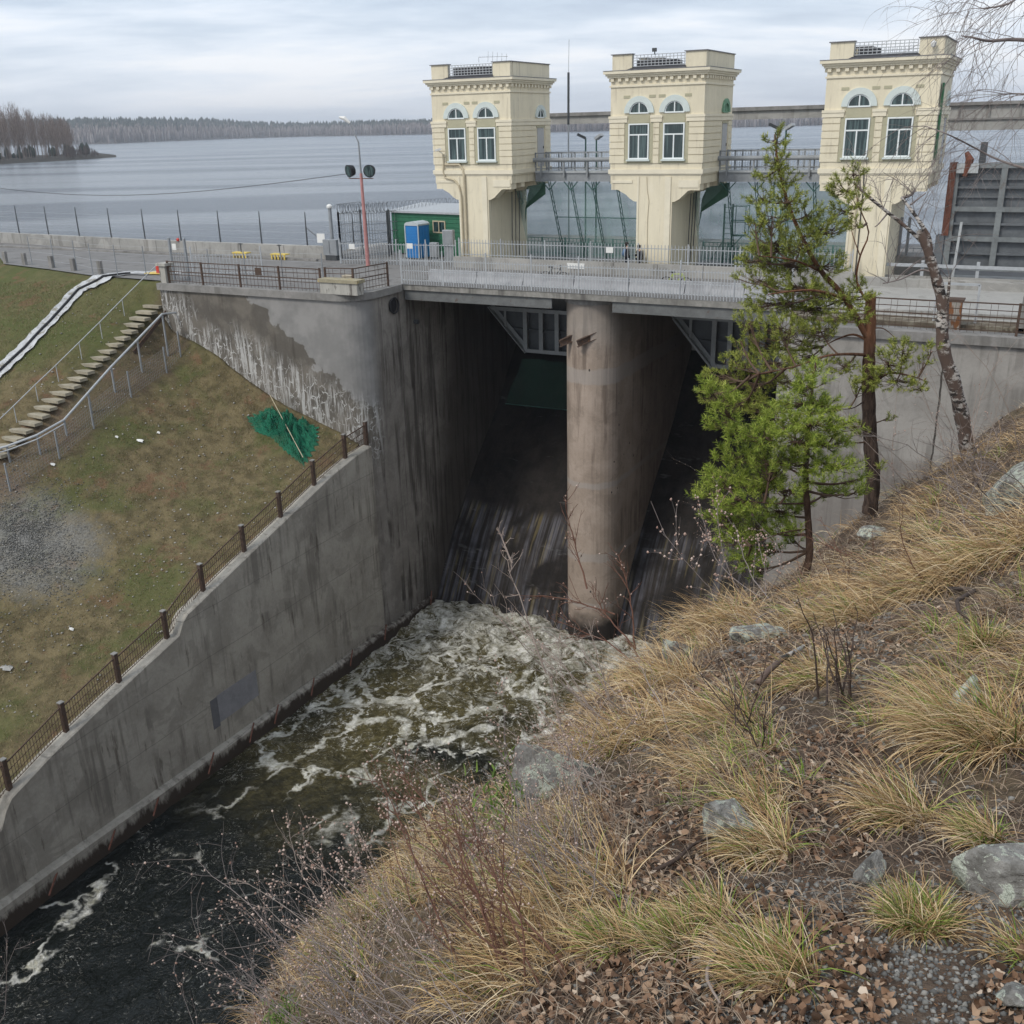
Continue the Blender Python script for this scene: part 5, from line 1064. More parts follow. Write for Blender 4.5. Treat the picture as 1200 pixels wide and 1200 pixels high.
def rivermat():
    m, g, b = newmat('river_surface', .12, .5); b.inputs['IOR'].default_value = 1.33
    P = g.n('ShaderNodeNewGeometry').outputs['Position']; x, y, z = g.sep(P)
    wv = g.noise(P, .45, 4, .6, out=1); Pw = g.n('ShaderNodeVectorMath', {0: P, 1: g.scl(wv, (3.2, 3.2, 0))}, operation='ADD').outputs[0]
    wv2 = g.noise(P, 2.2, 3, .6, out=1); Pw = g.n('ShaderNodeVectorMath', {0: Pw, 1: g.scl(wv2, (.5, .5, 0))}, operation='ADD').outputs[0]
    Pw = g.scl(Pw, (1, 1, 0))
    def lines(sc, w, seed, ys=.7):
        vo = g.n('ShaderNodeTexVoronoi', {'Vector': g.scl(Pw, (1, ys, 1), loc=(seed, 0, 0)), 'Scale': sc}, feature='DISTANCE_TO_EDGE').outputs[0]
        return g.mapr(vo, 0, w, 1, 0)
    brk = g.noise(P, .5, 5, .6); brk2 = g.noise(P, 3.2, 6, .7); big = g.noise(P, .16, 3, .5)
    up = g.mapr(g.m('ADD', y, g.m('MULTIPLY', g.m('SUBTRACT', brk, .5), 12)), 36, 46)          # white water below the chutes
    mid = g.mapr(g.m('ADD', y, g.m('MULTIPLY', g.m('SUBTRACT', brk, .5), 14)), 24, 36)
    l1 = g.m('MULTIPLY', lines(.34, .07, 0), g.mapr(brk, .34, .5)); l2 = g.m('MULTIPLY', lines(.8, .09, 4), g.mapr(brk, .42, .58)); l3 = g.m('MULTIPLY', lines(2.0, .13, 7), g.mapr(brk2, .42, .62))
    web = g.m('MAXIMUM', l1, g.m('MULTIPLY', l2, g.m('ADD', .35, g.m('MULTIPLY', up, .6)))); web = g.m('MAXIMUM', web, g.m('MULTIPLY', l3, g.m('MULTIPLY', mid, .75)))
    zone = g.m('MAXIMUM', g.m('MULTIPLY', g.mapr(g.noise(Pw, .3, 4, .55), .5, .62), .6), mid)
    foam = g.m('MULTIPLY', web, zone)
    fleck = g.m('MULTIPLY', g.mapr(g.noise(Pw, 5.5, 8, .85), .545, .6), g.mapr(g.noise(g.scl(Pw, (1, .6, 1), rot=(0, 0, .5)), .3, 4, .6), .46, .56))
    foam = g.m('MAXIMUM', foam, g.m('MULTIPLY', fleck, .9))
    foam = g.m('MAXIMUM', foam, g.m('MULTIPLY', up, g.mapr(g.noise(g.scl(Pw, (1, .6, 1)), .9, 8, .76), .45, .6, 0, .9)))
    core = g.mapr(g.m('ADD', y, g.m('MULTIPLY', brk, 3)), 45, 49); foam = g.m('MAXIMUM', foam, g.m('MULTIPLY', core, g.mapr(g.noise(Pw, .8, 8, .76), .4, .58, .1, 1)))
    foam = g.mapr(foam, .12, .75)
    foam = g.m('MULTIPLY', foam, g.mapr(g.noise(P, 1.1, 6, .75), .34, .6, .35, 1), clamp=True)
    ol = g.m('MULTIPLY', mid, g.mapr(g.m('ADD', big, g.m('MULTIPLY', up, .2)), .3, .54))
    c = g.mix(ol, (.006, .008, .007), g.mix(g.mapr(brk2, .35, .65), (.05, .042, .016), (.13, .11, .05)))
    c = g.mix(foam, c, g.mix(g.mapr(brk2, .35, .6), (.40, .385, .30), (.72, .71, .66)))
    g.put(b.inputs['Base Color'], c); g.put(b.inputs['Roughness'], g.m('ADD', .1, g.m('MULTIPLY', foam, .6)))
    h = g.m('ADD', g.m('MULTIPLY', g.noise(g.scl(Pw, (1, .55, 1), rot=(0, 0, .4)), 1.7, 5, .6), 1.), g.m('MULTIPLY', foam, .12))
    g.put(b.inputs['Normal'], g.bump(h, 1., .32)); return m
npmesh('river_water', np.stack([X, Y, Z], 2).reshape(-1, 3), quads=grid(len(ys), len(xs)), mat=rivermat(), smooth=True, kind='structure')

# ------------------------------------------------------------------ lake and far shores
def lakemat():
    m, g, b = newmat('lake_surface', .18, .5); b.inputs['IOR'].default_value = 1.33; P = g.n('ShaderNodeNewGeometry').outputs['Position']
    Pr = g.scl(P, (1, 1, 1), rot=(0, 0, YAW)); n1 = g.noise(g.scl(Pr, (.6, 1.3, 1)), 1.1, 6, .65); n2 = g.noise(g.scl(Pr, (.25, 1.1, 1)), .12, 4, .55)
    big = g.noise(g.scl(Pr, (.004, .03, 1)), 1., 3, .6)
    g.put(b.inputs['Base Color'], g.mix(g.mapr(big, .42, .58), (.13, .155, .185), (.27, .3, .33)))
    g.put(b.inputs['Normal'], g.bump(g.m('ADD', n1, g.m('MULTIPLY', n2, 1.5)), 1., 1.3)); return m
MB().add([(-3200, 58, -11), (-43, 58, -11), (-43, 66.1, -11), (14.1, 66.1, -11), (14.1, -200, -11.), (3200, -200, -11), (3200, 3900, -11), (-3200, 3900, -11)], [(0, 1, 2, 7), (2, 3, 6, 7), (3, 4, 5, 6)]).build('lake_water', lakemat(), None, kind='structure')

# far shore: low hill, birch belt and dark pines
FS = [(-200, 178, 142), (-60, 172, 139), (60, 170, 137), (130, 168.5, 137), (200, 165.5, 136.5), (250, 163.5, 137), (300, 161.8, 141.5), (360, 160, 142), (440, 158.8, 140), (505, 157.5, 138.5), (680, 154.5, 134), (840, 150, 135.5), (960, 147, 138.5), (1200, 142.5, 134), (1500, 136, 130)]
fu = np.array([p[0] for p in FS], float)
fb_ = np.array([onz(x, y, -11) for x, y, t in FS]); fd = np.linalg.norm(fb_[:, :2], axis=1); fd = np.clip(fd, 1300, 2400)
fdir = fb_[:, :2]/np.linalg.norm(fb_[:, :2], axis=1, keepdims=True)
ftop = np.array([ray(x, t)[2]/np.hypot(*ray(x, t)[:2]) for x, y, t in FS])*(fd+140)
def shore(u, dep):
    dr = np.stack([np.interp(u, fu, fdir[:, 0]), np.interp(u, fu, fdir[:, 1])], -1); dr /= np.linalg.norm(dr, axis=-1, keepdims=True); D = np.interp(u, fu, fd)+dep
    return dr*D[..., None]
def fz(u, dep): zt = np.interp(u, fu, ftop)-17; return -11.3+(zt+11.3)*np.clip(dep/160, 0, 1)**.8
U, Dp = np.meshgrid(np.linspace(-200, 1500, 120), np.concatenate([np.linspace(-2, 160, 14), [400, 900]])); xy = shore(U, Dp)
M_FHILL = plain('far_hill_ground', (.07, .062, .055), .95, .15, .02, 0)
npmesh('far_hill', np.concatenate([xy, fz(U, Dp)[..., None]], 2).reshape(-1, 3), quads=grid(*U.shape), mat=M_FHILL, smooth=True, kind='structure')
def spindles(name, P, h, w, mat, low=.0, seed=3, **kw):
    """slim upright tree shapes: six-sided, widest at a third of the height, ragged"""
    rs = np.random.RandomState(seed); n = len(P); k = 5; a = np.arange(k)*2*math.pi/k; ring = np.stack([np.cos(a), np.sin(a), 0*a], 1)
    V = []
    for f, ww in ((low, .35), (low+(1-low)*.35, 1.), (low+(1-low)*.7, .7)):
        V.append(P[:, None]+ring[None]*(w*ww)[:, None, None]*rs.uniform(.6, 1.3, (n, k, 1))+np.array((0, 0, 1.))*(h*f)[:, None, None]*rs.uniform(.92, 1.08, (n, k, 1)))
    V.append((P+np.array((0, 0, 1.))*h[:, None])[:, None]); V = np.concatenate(V, 1); m = 3*k+1; T_ = []
    for l in range(2):
        for i in range(k): j = (i+1) % k; T_ += [(l*k+i, l*k+j, (l+1)*k+j), (l*k+i, (l+1)*k+j, (l+1)*k+i)]
    for i in range(k): T_.append((2*k+i, 2*k+(i+1) % k, 3*k))
    T_ = np.array(T_); return npmesh(name, V.reshape(-1, 3), tris=(np.arange(n)[:, None, None]*m+T_[None]).reshape(-1, 3), mat=mat, kind='stuff', **kw)
M_BIRCHFAR = island('far_bare_birches', [(0, (.10, .085, .08)), (.4, (.15, .125, .12)), (.75, (.20, .17, .165)), (1, (.28, .25, .24))], .95)
M_PINEFAR = island('far_pines', [(0, (.022, .032, .026)), (.6, (.035, .048, .036)), (1, (.055, .062, .05))], .95)
n = 9000; u = RS.uniform(-200, 1500, n); dp = RS.uniform(0, 110, n); p = shore(u, dp); P = np.column_stack([p, fz(u, dp)-1])
spindles('far_birch_wood', P, RS.uniform(13, 19, n), RS.uniform(.8, 2.2, n), M_BIRCHFAR, seed=5)
n = 6000; u = RS.uniform(-200, 1500, n); dp = RS.uniform(70, 170, n); p = shore(u, dp); P = np.column_stack([p, fz(u, dp)-1])
spindles('far_pine_wood', P, RS.uniform(15, 20.5, n), RS.uniform(2., 4.5, n), M_PINEFAR, seed=6)
# wooded point on the left
q0 = [onz(x, y, -11.0) for x, y in ((-160, 193), (0, 186.5), (60, 184.5), (100, 182.5), (130, 180))]
L0 = [np.linalg.norm(p[:2]) for p in q0]; sc0 = 560/np.mean(L0)
def pt_(x, Rr): d = ray(x, 150); d = d[:2]/np.linalg.norm(d[:2]); return d*Rr
tipR = [(-160, 500), (0, 560), (60, 585), (100, 610), (130, 640)]
top = []; V = []
for x in np.linspace(-160, 131, 50):
    R1 = np.interp(x, *zip(*tipR)); f = min(1, (131-x)/25)
    for dR, z in ((-3, -11.6), (0, -10.8), (12, -10.2+f), (70*f+14, -10.0+f), (75*f+18, -11.8)): p = pt_(x, R1+dR); V.append((p[0], p[1], z))
npmesh('wooded_point', V, quads=grid(50, 5), mat=plain('shore_soil', (.05, .045, .035), .95, .3, .2, 0), smooth=True, kind='structure')
def bare_tree_mesh(P, h, seed, nb=26):
    rs = np.random.RandomState(seed); V, T_ = [], []
    def tri_tube(a, b, r0, r1):
        d = b-a; s = np.cross(d, rs.normal(size=3)); s /= np.linalg.norm(s)+1e-9; s2 = np.cross(d/np.linalg.norm(d), s); k = len(V)
        for p, r in ((a, r0), (b, r1)):
            for an in (0, 2.1, 4.2): V.append(p+r*(math.cos(an)*s+math.sin(an)*s2))
        for i in range(3): j = (i+1) % 3; T_.append((k+i, k+j, k+3+j)); T_.append((k+i, k+3+j, k+3+i))
    for p, hh in zip(P, h):
        tri_tube(p, p+(rs.normal()*.4, rs.normal()*.4, hh), .11, .04)
        for i in range(nb):
            z = hh*rs.uniform(.25, .97); a = rs.uniform(0, 6.28); L = (hh-z)*.35+hh*.07; b0 = p+(0, 0, z); tri_tube(b0, b0+(math.cos(a)*L*.5, math.sin(a)*L*.5, L*rs.uniform(.6, 1.4)), .045, .03)
    return np.array(V), np.array(T_)
n = 480; u = np.concatenate([RS.uniform(-160, 62, 420), RS.uniform(60, 82, 60)]); Rr = np.interp(u, *zip(*tipR))+RS.uniform(3, 75, n)*np.clip((131-u)/30, .1, 1)
P = np.array([(*pt_(a, b), -9.6) for a, b in zip(u, Rr)]); h = np.interp(u, [-160, 0, 20, 40, 62, 82], [26, 25, 26, 22.5, 20, 18.5])*RS.uniform(.75, 1., n)*Rr/600
v, t_ = bare_tree_mesh(P, h, 8); npmesh('point_birch_wood', v, tris=t_, mat=island('point_birches', [(0, (.12, .088, .07)), (.5, (.2, .15, .125)), (1, (.3, .25, .22))], .95), kind='stuff')
n = 120; u = RS.uniform(70, 112, n); P = np.array([(*pt_(a, np.interp(a, *zip(*tipR))+RS.uniform(1, 20)), -10) for a in u])
v, t_ = bare_tree_mesh(P, RS.uniform(3, 6.5, n)*np.clip((118-u)/20, .3, 1), 9, 14); npmesh('point_willow_scrub', v, tris=t_, mat=island('point_scrub', [(0, (.08, .06, .05)), (1, (.16, .13, .12))], .95), kind='stuff')
n = 60; u = RS.uniform(-160, 100, n); P = np.array([(*pt_(a, np.interp(a, *zip(*tipR))+RS.uniform(20, 60)), -9.8) for a in u]); spindles('point_young_spruces', P, RS.uniform(3, 8, n), RS.uniform(1, 2.2, n), M_PINEFAR, seed=9)

# ------------------------------------------------------------------ hillside in the foreground
H0 = _F0[:2]; RT = _R0[:2]
hp = [(1200, 1200, 1.55), (1000, 1200, 1.56), (800, 1200, 1.62), (600, 1200, 1.85), (400, 1200, 2.5),
      (1200, 1100, 1.85), (1000, 1100, 1.92), (800, 1100, 2.0), (600, 1100, 2.35), (450, 1100, 2.9),
      (1200, 1000, 2.3), (1000, 1000, 2.4), (850, 1000, 2.5), (700, 1000, 2.8), (560, 1000, 3.4),
      (1200, 920, 2.7), (1000, 920, 2.9), (850, 920, 3.1), (700, 920, 3.7), (610, 920, 4.4),
      (1200, 840, 3.3), (1000, 840, 3.7), (850, 840, 4.2), (720, 840, 5.2),
      (1200, 760, 4.3), (1050, 760, 4.9), (900, 760, 6.0), (800, 760, 7.2),
      (1200, 690, 5.8), (1060, 690, 7.2), (950, 690, 9.2), (880, 700, 10.5),
      (1200, 620, 8.3), (1080, 620, 12.5), (1000, 622, 16.5),
      (1200, 560, 12), (1120, 560, 16.5), (1060, 580, 18.5),
      (1200, 505, 17), (1150, 525, 21)]
HP = np.array([onY(*p) for p in hp])
extra = []
def lift(P_, dz): return (P_[0], P_[1], dz)
for a, b, c in ((2.5, 0, -1.2), (4, 2, -.9), (6, 6, -1.3), (10, 12, -2.6), (14, 22, -5.0), (-1.5, -3, -1.5), (2, -3, -.9), (5, -2, -.5), (-4, -4, -4.5), (16, 4, .5), (20, 14, -2)):
    xy = RT*a+H0*b; extra.append((xy[0], xy[1], c))
HA = np.vstack([HP, extra]); HT = TPS(HA[:, :2], HA[:, 2], .002)
sil = np.array([onY(*p)[:2] for p in ((330, 1290, 2.3), (400, 1195, 2.55), (450, 1100, 2.9), (560, 1000, 3.4), (610, 920, 4.4), (720, 840, 5.2), (800, 755, 7.3), (880, 698, 10.5), (1000, 620, 16.5), (1060, 578, 19), (1150, 523, 21.5), (1200, 500, 23))])
sil = np.vstack([sil[0]+(sil[0]-sil[1])*12, sil, sil[-1]+np.array((9, 3.))])
def hillz(x, y):
    """hill surface; beyond the brow line it plunges to the river"""
    q = np.stack([np.ravel(x), np.ravel(y)], 1).astype(float); best = np.full(len(q), 1e9); near = np.zeros_like(q); side = np.zeros(len(q))
    for a, b in zip(sil[:-1], sil[1:]):
        d = b-a; u = np.clip(((q-a)@d)/(d@d), 0, 1)[:, None]; p = a+u*d; r = np.linalg.norm(q-p, axis=1); c = d[0]*(q[:, 1]-a[1])-d[1]*(q[:, 0]-a[0]); m = r < best
        best = np.where(m, r, best); near[m] = p[m]; side = np.where(m, np.sign(c), side)
    out = side > 0
    z = HT(q); ze = HT(near); w = best
    zf = ze-(.55*w+1.5*np.maximum(w-.25, 0)*np.clip(w/1.5, 0, 1)+0*w)
    z = np.where(out, zf, z)
    return np.maximum(z, WZ-2.5).reshape(np.shape(x))
def hill_relief(x, y, D): return (.10*(fbm(x*1.3, y*1.3, 0, 3, 41)-.5)+.03*(fbm(x*7, y*7, 0, 3, 42)-.5)*np.clip(3/D, .2, 1))*np.clip(D/3, .4, 1.5)
def hill(x, y):
    x = np.asarray(x, float); y = np.asarray(y, float); return hillz(x, y)+hill_relief(x, y, np.hypot(x, y))
# polar grid round the viewer, finer close by
az = np.concatenate([np.linspace(-150, -50, 30)[:-1], np.linspace(-50, 45, 360), np.linspace(45, 120, 26)[1:]]); rr2 = np.geomspace(.45, 46, 330)
A, R_ = np.meshgrid(np.radians(az), rr2); ca = np.sin(A)[..., None]*RT+np.cos(A)[..., None]*H0; X = ca[..., 0]*R_; Y = ca[..., 1]*R_
Y = np.minimum(Y, RW-.05)
Z = hill(X, Y)
def hillmat():
    m, g, b = newmat('hillside_soil', .95, .12); P = g.n('ShaderNodeNewGeometry').outputs['Position']
    n1 = g.noise(P, .9, 4, .6); n2 = g.noise(P, 9, 5, .68); n3 = g.noise(P, 60, 4, .7)
    c = g.mix(g.mapr(n2, .35, .65), (.06, .042, .031), (.13, .095, .07)); c = g.mix(g.mapr(n1, .5, .65), c, g.mix(g.mapr(n2, .4, .6), (.085, .065, .042), (.15, .115, .07)))
    c = g.mix(g.m('MULTIPLY', g.mapr(n3, .58, .68), .6), c, (.2, .165, .13)); c = g.mix(g.m('MULTIPLY', g.mapr(n3, .4, .3), .6), c, (.02, .016, .013))
    g.put(b.inputs['Base Color'], c); g.put(b.inputs['Normal'], g.bump(g.m('ADD', n2, g.m('MULTIPLY', n3, .6)), .9, .03)); return m
npmesh('hillside_ground', np.stack([X, Y, Z], 2).reshape(-1, 3), quads=grid(*X.shape), mat=hillmat(), smooth=True, kind='structure')
_tt = np.geomspace(.8, 45, 900)
def on_hill(x, y, dz=0.):
    d = ray(x, y); pt = d[None]*_tt[:, None]; z = hill(pt[:, 0], pt[:, 1]); k = np.argmax(pt[:, 2] < z)
    if not (pt[:, 2] < z).any(): k = len(_tt)-1
    p = pt[k].copy(); p[2] = float(hill(p[0], p[1]))+dz; return p
DOWN = -RT*.93+H0*.35           # which way the slope falls
# ---- grass: straw, green and matted dead blades
ST = [(0, (.13, .075, .04)), (.25, (.27, .165, .075)), (.55, (.44, .3, .15)), (.82, (.58, .43, .24)), (1, (.68, .57, .4))]
M_STRAW = island('straw_grass', ST); M_GREENG = island('fresh_grass', [(0, (.06, .11, .018)), (.5, (.15, .22, .035)), (.8, (.26, .31, .07)), (1, (.42, .38, .17))])
M_DEAD = island('matted_dead_grass', [(0, (.09, .065, .05)), (.4, (.2, .145, .105)), (.8, (.31, .24, .175)), (1, (.42, .35, .27))])
def tuft(p, n, L, W, spread, lean, bend, seed, turn=.7, along=None):
    """blades of one tussock, combed downhill"""
    rs = np.random.RandomState(seed); r = spread*np.sqrt(rs.uniform(0, 1, n)); a = rs.uniform(0, 6.28, n)
    x = p[0]+r*np.cos(a); y = p[1]+r*np.sin(a); z = hill(x, y)-.005
    d = (lean if lean is not None else DOWN)
    D = np.stack([np.cos(a), np.sin(a)], 1)*.55*turn+np.asarray(d)[None]*1.0+rs.normal(size=(n, 2))*.5
    return np.stack([x, y, z], 1), D, L*rs.uniform(.35, 1.15, n), W*rs.uniform(.7, 1.3, n), bend*rs.uniform(.45, 1.4, n)
def merge(name, parts, mat, seg=4, seed=1, **kw):
    P, D, L, W, B = (np.concatenate([p[i] for p in parts]) for i in range(5)); v, q = blades(P, D, L, W, B, seg, seed)
    return npmesh(name, v, quads=q, mat=mat, **kw)
# named tussocks: the ones one can pick out
TU = [(1150, 870, 520, .40, .15, 1.9, 'huge straw tussock at the right edge above the lichened boulder', 1, 90),
      (1060, 960, 260, .26, .09, 1.8, 'drooping tussock just left of the huge straw tussock', 0, 40),
      (1150, 985, 160, .16, .06, 1.6, 'yellow-green tuft spilling over the top of the lichened boulder', 0, 90),
      (900, 1000, 330, .21, .08, 1.9, 'tussock bending left below the grey notched stone', 0, 70),
      (1075, 1085, 330, .14, .07, 1.3, 'short bright green tussock left of the lichened boulder', 0, 220),
      (905, 1140, 330, .19, .09, 1.7, 'pale tussock at the bottom edge left of the gravel path', 0, 130),
      (830, 1080, 170, .17, .07, 1.7, 'small tussock right of the bare shrub thicket near the bottom', 0, 60),
      (720, 1110, 150, .17, .07, 1.5, 'green and straw tuft near the bottom among dead leaves', 0, 90),
      (790, 1110, 120, .15, .06, 1.4, 'green tuft between two pale tussocks near the bottom edge', 0, 90),
      (990, 730, 420, .38, .22, 2.0, 'domed golden tussock in the middle of the slope', 0, 60),
      (1180, 650, 700, .75, .5, 2.2, 'long combed straw drift on the upper right slope', 0, 60),
      (1080, 690, 500, .6, .35, 2.2, 'combed straw drift running left across the upper slope', 0, 30),
      (960, 800, 240, .32, .15, 1.9, 'loose tussock beside the white birch stick', 0, 50),
      (850, 730, 400, .5, .3, 2.1, 'straw tussock on the brow right of the pier foot', 0, 20),
      (780, 800, 360, .42, .2, 2.1, 'straw tussock hanging over the brow above the white water', 0, 20),
      (735, 870, 420, .40, .22, 2.1, 'orange straw tussock on the brow left of the thicket', 0, 20),
      (850, 850, 300, .34, .16, 2.0, 'matted straw tussock in the middle of the slope', 0, 40),
      (1090, 850, 160, .22, .08, 1.6, 'small green-tipped tuft by the half-buried grey slab', 0, 80),
      (1150, 760, 150, .26, .09, 1.5, 'bright green tuft high on the right of the slope', 0, 110),
      (1195, 1120, 60, .12, .05, 1.5, 'sparse tuft on the path edge at the right', 0, 30),
      (670, 1060, 330, .30, .16, 2.0, 'pale straw tussock under the bare thicket', 0, 30),
      (600, 1140, 300, .28, .16, 1.9, 'straw tussock at the lower left brow', 0, 20)]
for i, (x, y, n, L, sp, bd, lab, _, ng) in enumerate(TU):
    p = on_hill(x, y); t = thing('grass_tussock', lab, 'grass tussock', tuple(p), 0, 'grass tussocks on the slope'); W = .0016+.0004*np.linalg.norm(p)
    ln = DOWN if i not in (4, 18) else DOWN*.2
    merge('dry_blades', [tuft(p, int(n*2.1), L*.95, W, sp*1.15, ln, bd, 100+i)], M_STRAW, 5, i, parent=None, kind='stuff').parent = t
    merge('green_blades', [tuft(p, int(ng*1.8), L*.82, W*1.3, sp*.8, ln*.7, bd*.8, 200+i, 1.3)], M_GREENG, 4, i, kind='stuff').parent = t
    for c in t.children: c.location = -p
# scattered tufts over the rest of the slope
def scatter(n, rmin, rmax, a0=-44, a1=62, seed=3, pw=1.):
    n = int(n*1.49); rs = np.random.RandomState(seed); a = np.radians(rs.uniform(a0, a1, n)); r = rmin*(rmax/rmin)**(rs.uniform(0, 1, n)**pw); xy = np.sin(a)[:, None]*RT*r[:, None]+np.cos(a)[:, None]*H0*r[:, None]; return xy, r
ROCKS = [on_hill(*p)[:2] for p in ((1178, 1062), (1130, 1050), (852, 1000), (840, 1010), (1015, 1050), (1100, 860), (1080, 880), (900, 812), (930, 800), (1190, 620), (655, 935))]
def nearrock(xy, k=.1): return np.min([np.linalg.norm(xy-p, axis=1)-k*np.linalg.norm(p)*.38 for p in ROCKS], 0) < 0
PATH = [on_hill(*p)[:2] for p in ((1120, 1180), (1180, 1130), (1010, 1160), (1190, 1190))]
def inpath(xy): return np.min([np.linalg.norm(xy-p, axis=1) for p in PATH], 0) < .26
PA, PB, PC = [], [], []
xy, r = scatter(2600, 1.7, 30, seed=11, pw=.8); nn_ = vnoise(xy[:, 0]*1.1, xy[:, 1]*1.1, 0, 77); k2 = vnoise(xy[:, 0]*3.3, xy[:, 1]*3.3, 0, 78)
LB = (np.degrees(np.arctan2(xy@RT, xy@H0)) < -4) & (r < 4.4)
keep = ((nn_*.5+k2*.5) > np.where(r < 3.4, .62, .555)) & ~nearrock(xy, .22) & (~LB | (k2 > .62)) & ~inpath(xy) & (xy[:, 1] < RW-.6)
for i, (p, rr_) in enumerate(zip(xy[keep], r[keep])):
    s = min(2.6, .75+.11*rr_); L = (.10+.12*RS.rand())*s*(1+.25*(rr_ > 4)); n = 84 if rr_ < 5 else 56
    (PA if RS.rand() < .62 else PC).append(tuft(p, n, L, .0015+.00042*rr_, .07*s+.03*rr_/3, DOWN+RS.normal(size=2)*.35, RS.uniform(1.5, 2.4), 1000+i))
    if RS.rand() < (.45 if rr_ < 4.5 else .2): PB.append(tuft(p, 30, L*.8, .0026+.0006*rr_, .04*s, DOWN*.3, 1.3, 4000+i, 1.3))
merge('straw_grass', PA, M_STRAW, 4, 5, kind='stuff'); merge('weathered_grass', PC, M_DEAD, 4, 7, kind='stuff'); merge('fresh_grass', PB, M_GREENG, 3, 6, kind='stuff')
xy, r = scatter(64000, 1.3, 32, seed=12, pw=.7); xy = xy[~inpath(xy) & (xy[:, 1] < RW-.6)]; r = np.hypot(xy[:, 0], xy[:, 1]); n = len(xy)
P = np.column_stack([xy, hill(xy[:, 0], xy[:, 1])+.004]); v, q = blades(P, RS.normal(size=(n, 2))*1.6+DOWN, RS.uniform(.04, .15, n)*np.clip(.6+r*.12, .6, 2.4), .0018+.00045*r, RS.uniform(1.2, 2.4, n), 3, 9)
npmesh('matted_grass', v, quads=q, mat=M_DEAD, kind='stuff')
# ---- leaf litter
def leaves(n, seed, rmax, mat, name, pw=1., scale=1.):
    xy, r = scatter(n, 1.25, rmax, seed=seed, pw=pw); k = (vnoise(xy[:, 0]*1.7, xy[:, 1]*1.7, 0, 91) > .38) & (xy[:, 1] < RW-.6); xy, r = xy[k], r[k]; n = len(xy); rs = np.random.RandomState(seed)
    out = np.array([(-.5, 0, .1), (-.2, -.33, -.02), (.25, -.27, .08), (.55, 0, .02), (.25, .27, .09), (-.2, .33, -.01), (0, 0, -.05)])
    s = rs.uniform(.013, .032, n)*scale*np.clip(.8+r*.05, .8, 2); V = out[None]*s[:, None, None]*rs.uniform(.75, 1.25, (n, 7, 1)); V[..., 2] += rs.normal(0, .24, (n, 7))*s[:, None]
    a = rs.uniform(0, 6.28, n); ti = rs.normal(0, .75, n); c, si = np.cos(ti)[:, None], np.sin(ti)[:, None]; V = np.stack([V[..., 0], V[..., 1]*c-V[..., 2]*si, V[..., 1]*si+V[..., 2]*c], 2)
    c, si = np.cos(a)[:, None], np.sin(a)[:, None]; V = np.stack([V[..., 0]*c-V[..., 1]*si, V[..., 0]*si+V[..., 1]*c, V[..., 2]], 2)
    V += np.column_stack([xy, hill(xy[:, 0], xy[:, 1])+.008+rs.uniform(0, .012, n)])[:, None]
    f = np.array([(6, i, (i+1) % 6) for i in range(6)]); return npmesh(name, V.reshape(-1, 3), tris=(np.arange(n)[:, None, None]*7+f[None]).reshape(-1, 3), mat=mat, kind='stuff')
leaves(36000, 21, 16, island('fallen_leaves', [(0, (.06, .038, .026)), (.35, (.15, .088, .055)), (.65, (.25, .155, .1)), (.88, (.36, .25, .17)), (1, (.52, .43, .34))]), 'leaf_litter', .9)
# ---- gravel and twigs on the path
pc = on_hill(1100, 1150); n = 6000; a = RS.uniform(0, 6.28, n); rr_ = np.sqrt(RS.rand(n)); x = pc[0]+(.75*np.cos(a))*rr_; y = pc[1]+.5*np.sin(a)*rr_
pebbles('path_gravel', np.stack([x, y, hill(x, y)+.001], 1), RS.uniform(.0025, .011, n), M_PEB, 12, .7)
xy, r = scatter(9000, 1.3, 12, seed=31); pebbles('slope_gravel', np.column_stack([xy, hill(xy[:, 0], xy[:, 1])]), RS.uniform(.003, .012, len(xy))*np.clip(r/2, 1, 3), M_PEB, 13, .6)
xy, r = scatter(9000, 1.25, 4.5, seed=61); n = len(xy); P = np.column_stack([xy, hill(xy[:, 0], xy[:, 1])+.004]); v, q = blades(P, RS.normal(size=(n, 2)), RS.uniform(.02, .055, n), np.full(n, .0016), np.full(n, 2.6), 2, 19)
npmesh('fallen_needles', v, quads=q, mat=island('brown_needles', [(0, (.1, .045, .025)), (.6, (.22, .11, .06)), (1, (.33, .21, .12))]), kind='stuff')
# ---- rocks
def rockmat():
    m, g, b = newmat('lichened_rock', .9, .2); P = g.n('ShaderNodeTexCoord').outputs['Object']
    n1 = g.noise(P, 9, 5, .62); n2 = g.noise(P, 40, 5, .7); n3 = g.noise(P, 14, 6, .7, dist=.6)
    c = g.mix(g.mapr(g.m('ADD', g.m('MULTIPLY', n1, .6), g.m('MULTIPLY', n2, .4)), .36, .62), (.115, .11, .1), (.27, .262, .245))
    c = g.mix(g.mapr(n3, .51, .54), c, (.42, .45, .38)); c = g.mix(g.m('MULTIPLY', g.mapr(g.noise(P, 5, 4, .6), .55, .62), .6), c, (.11, .11, .045))
    g.put(b.inputs['Base Color'], c); g.put(b.inputs['Normal'], g.bump(g.m('ADD', g.m('ADD', n1, n2), g.mapr(n3, .55, .58, 0, .3)), .8, .02)); return m
M_ROCK = rockmat()
import bmesh
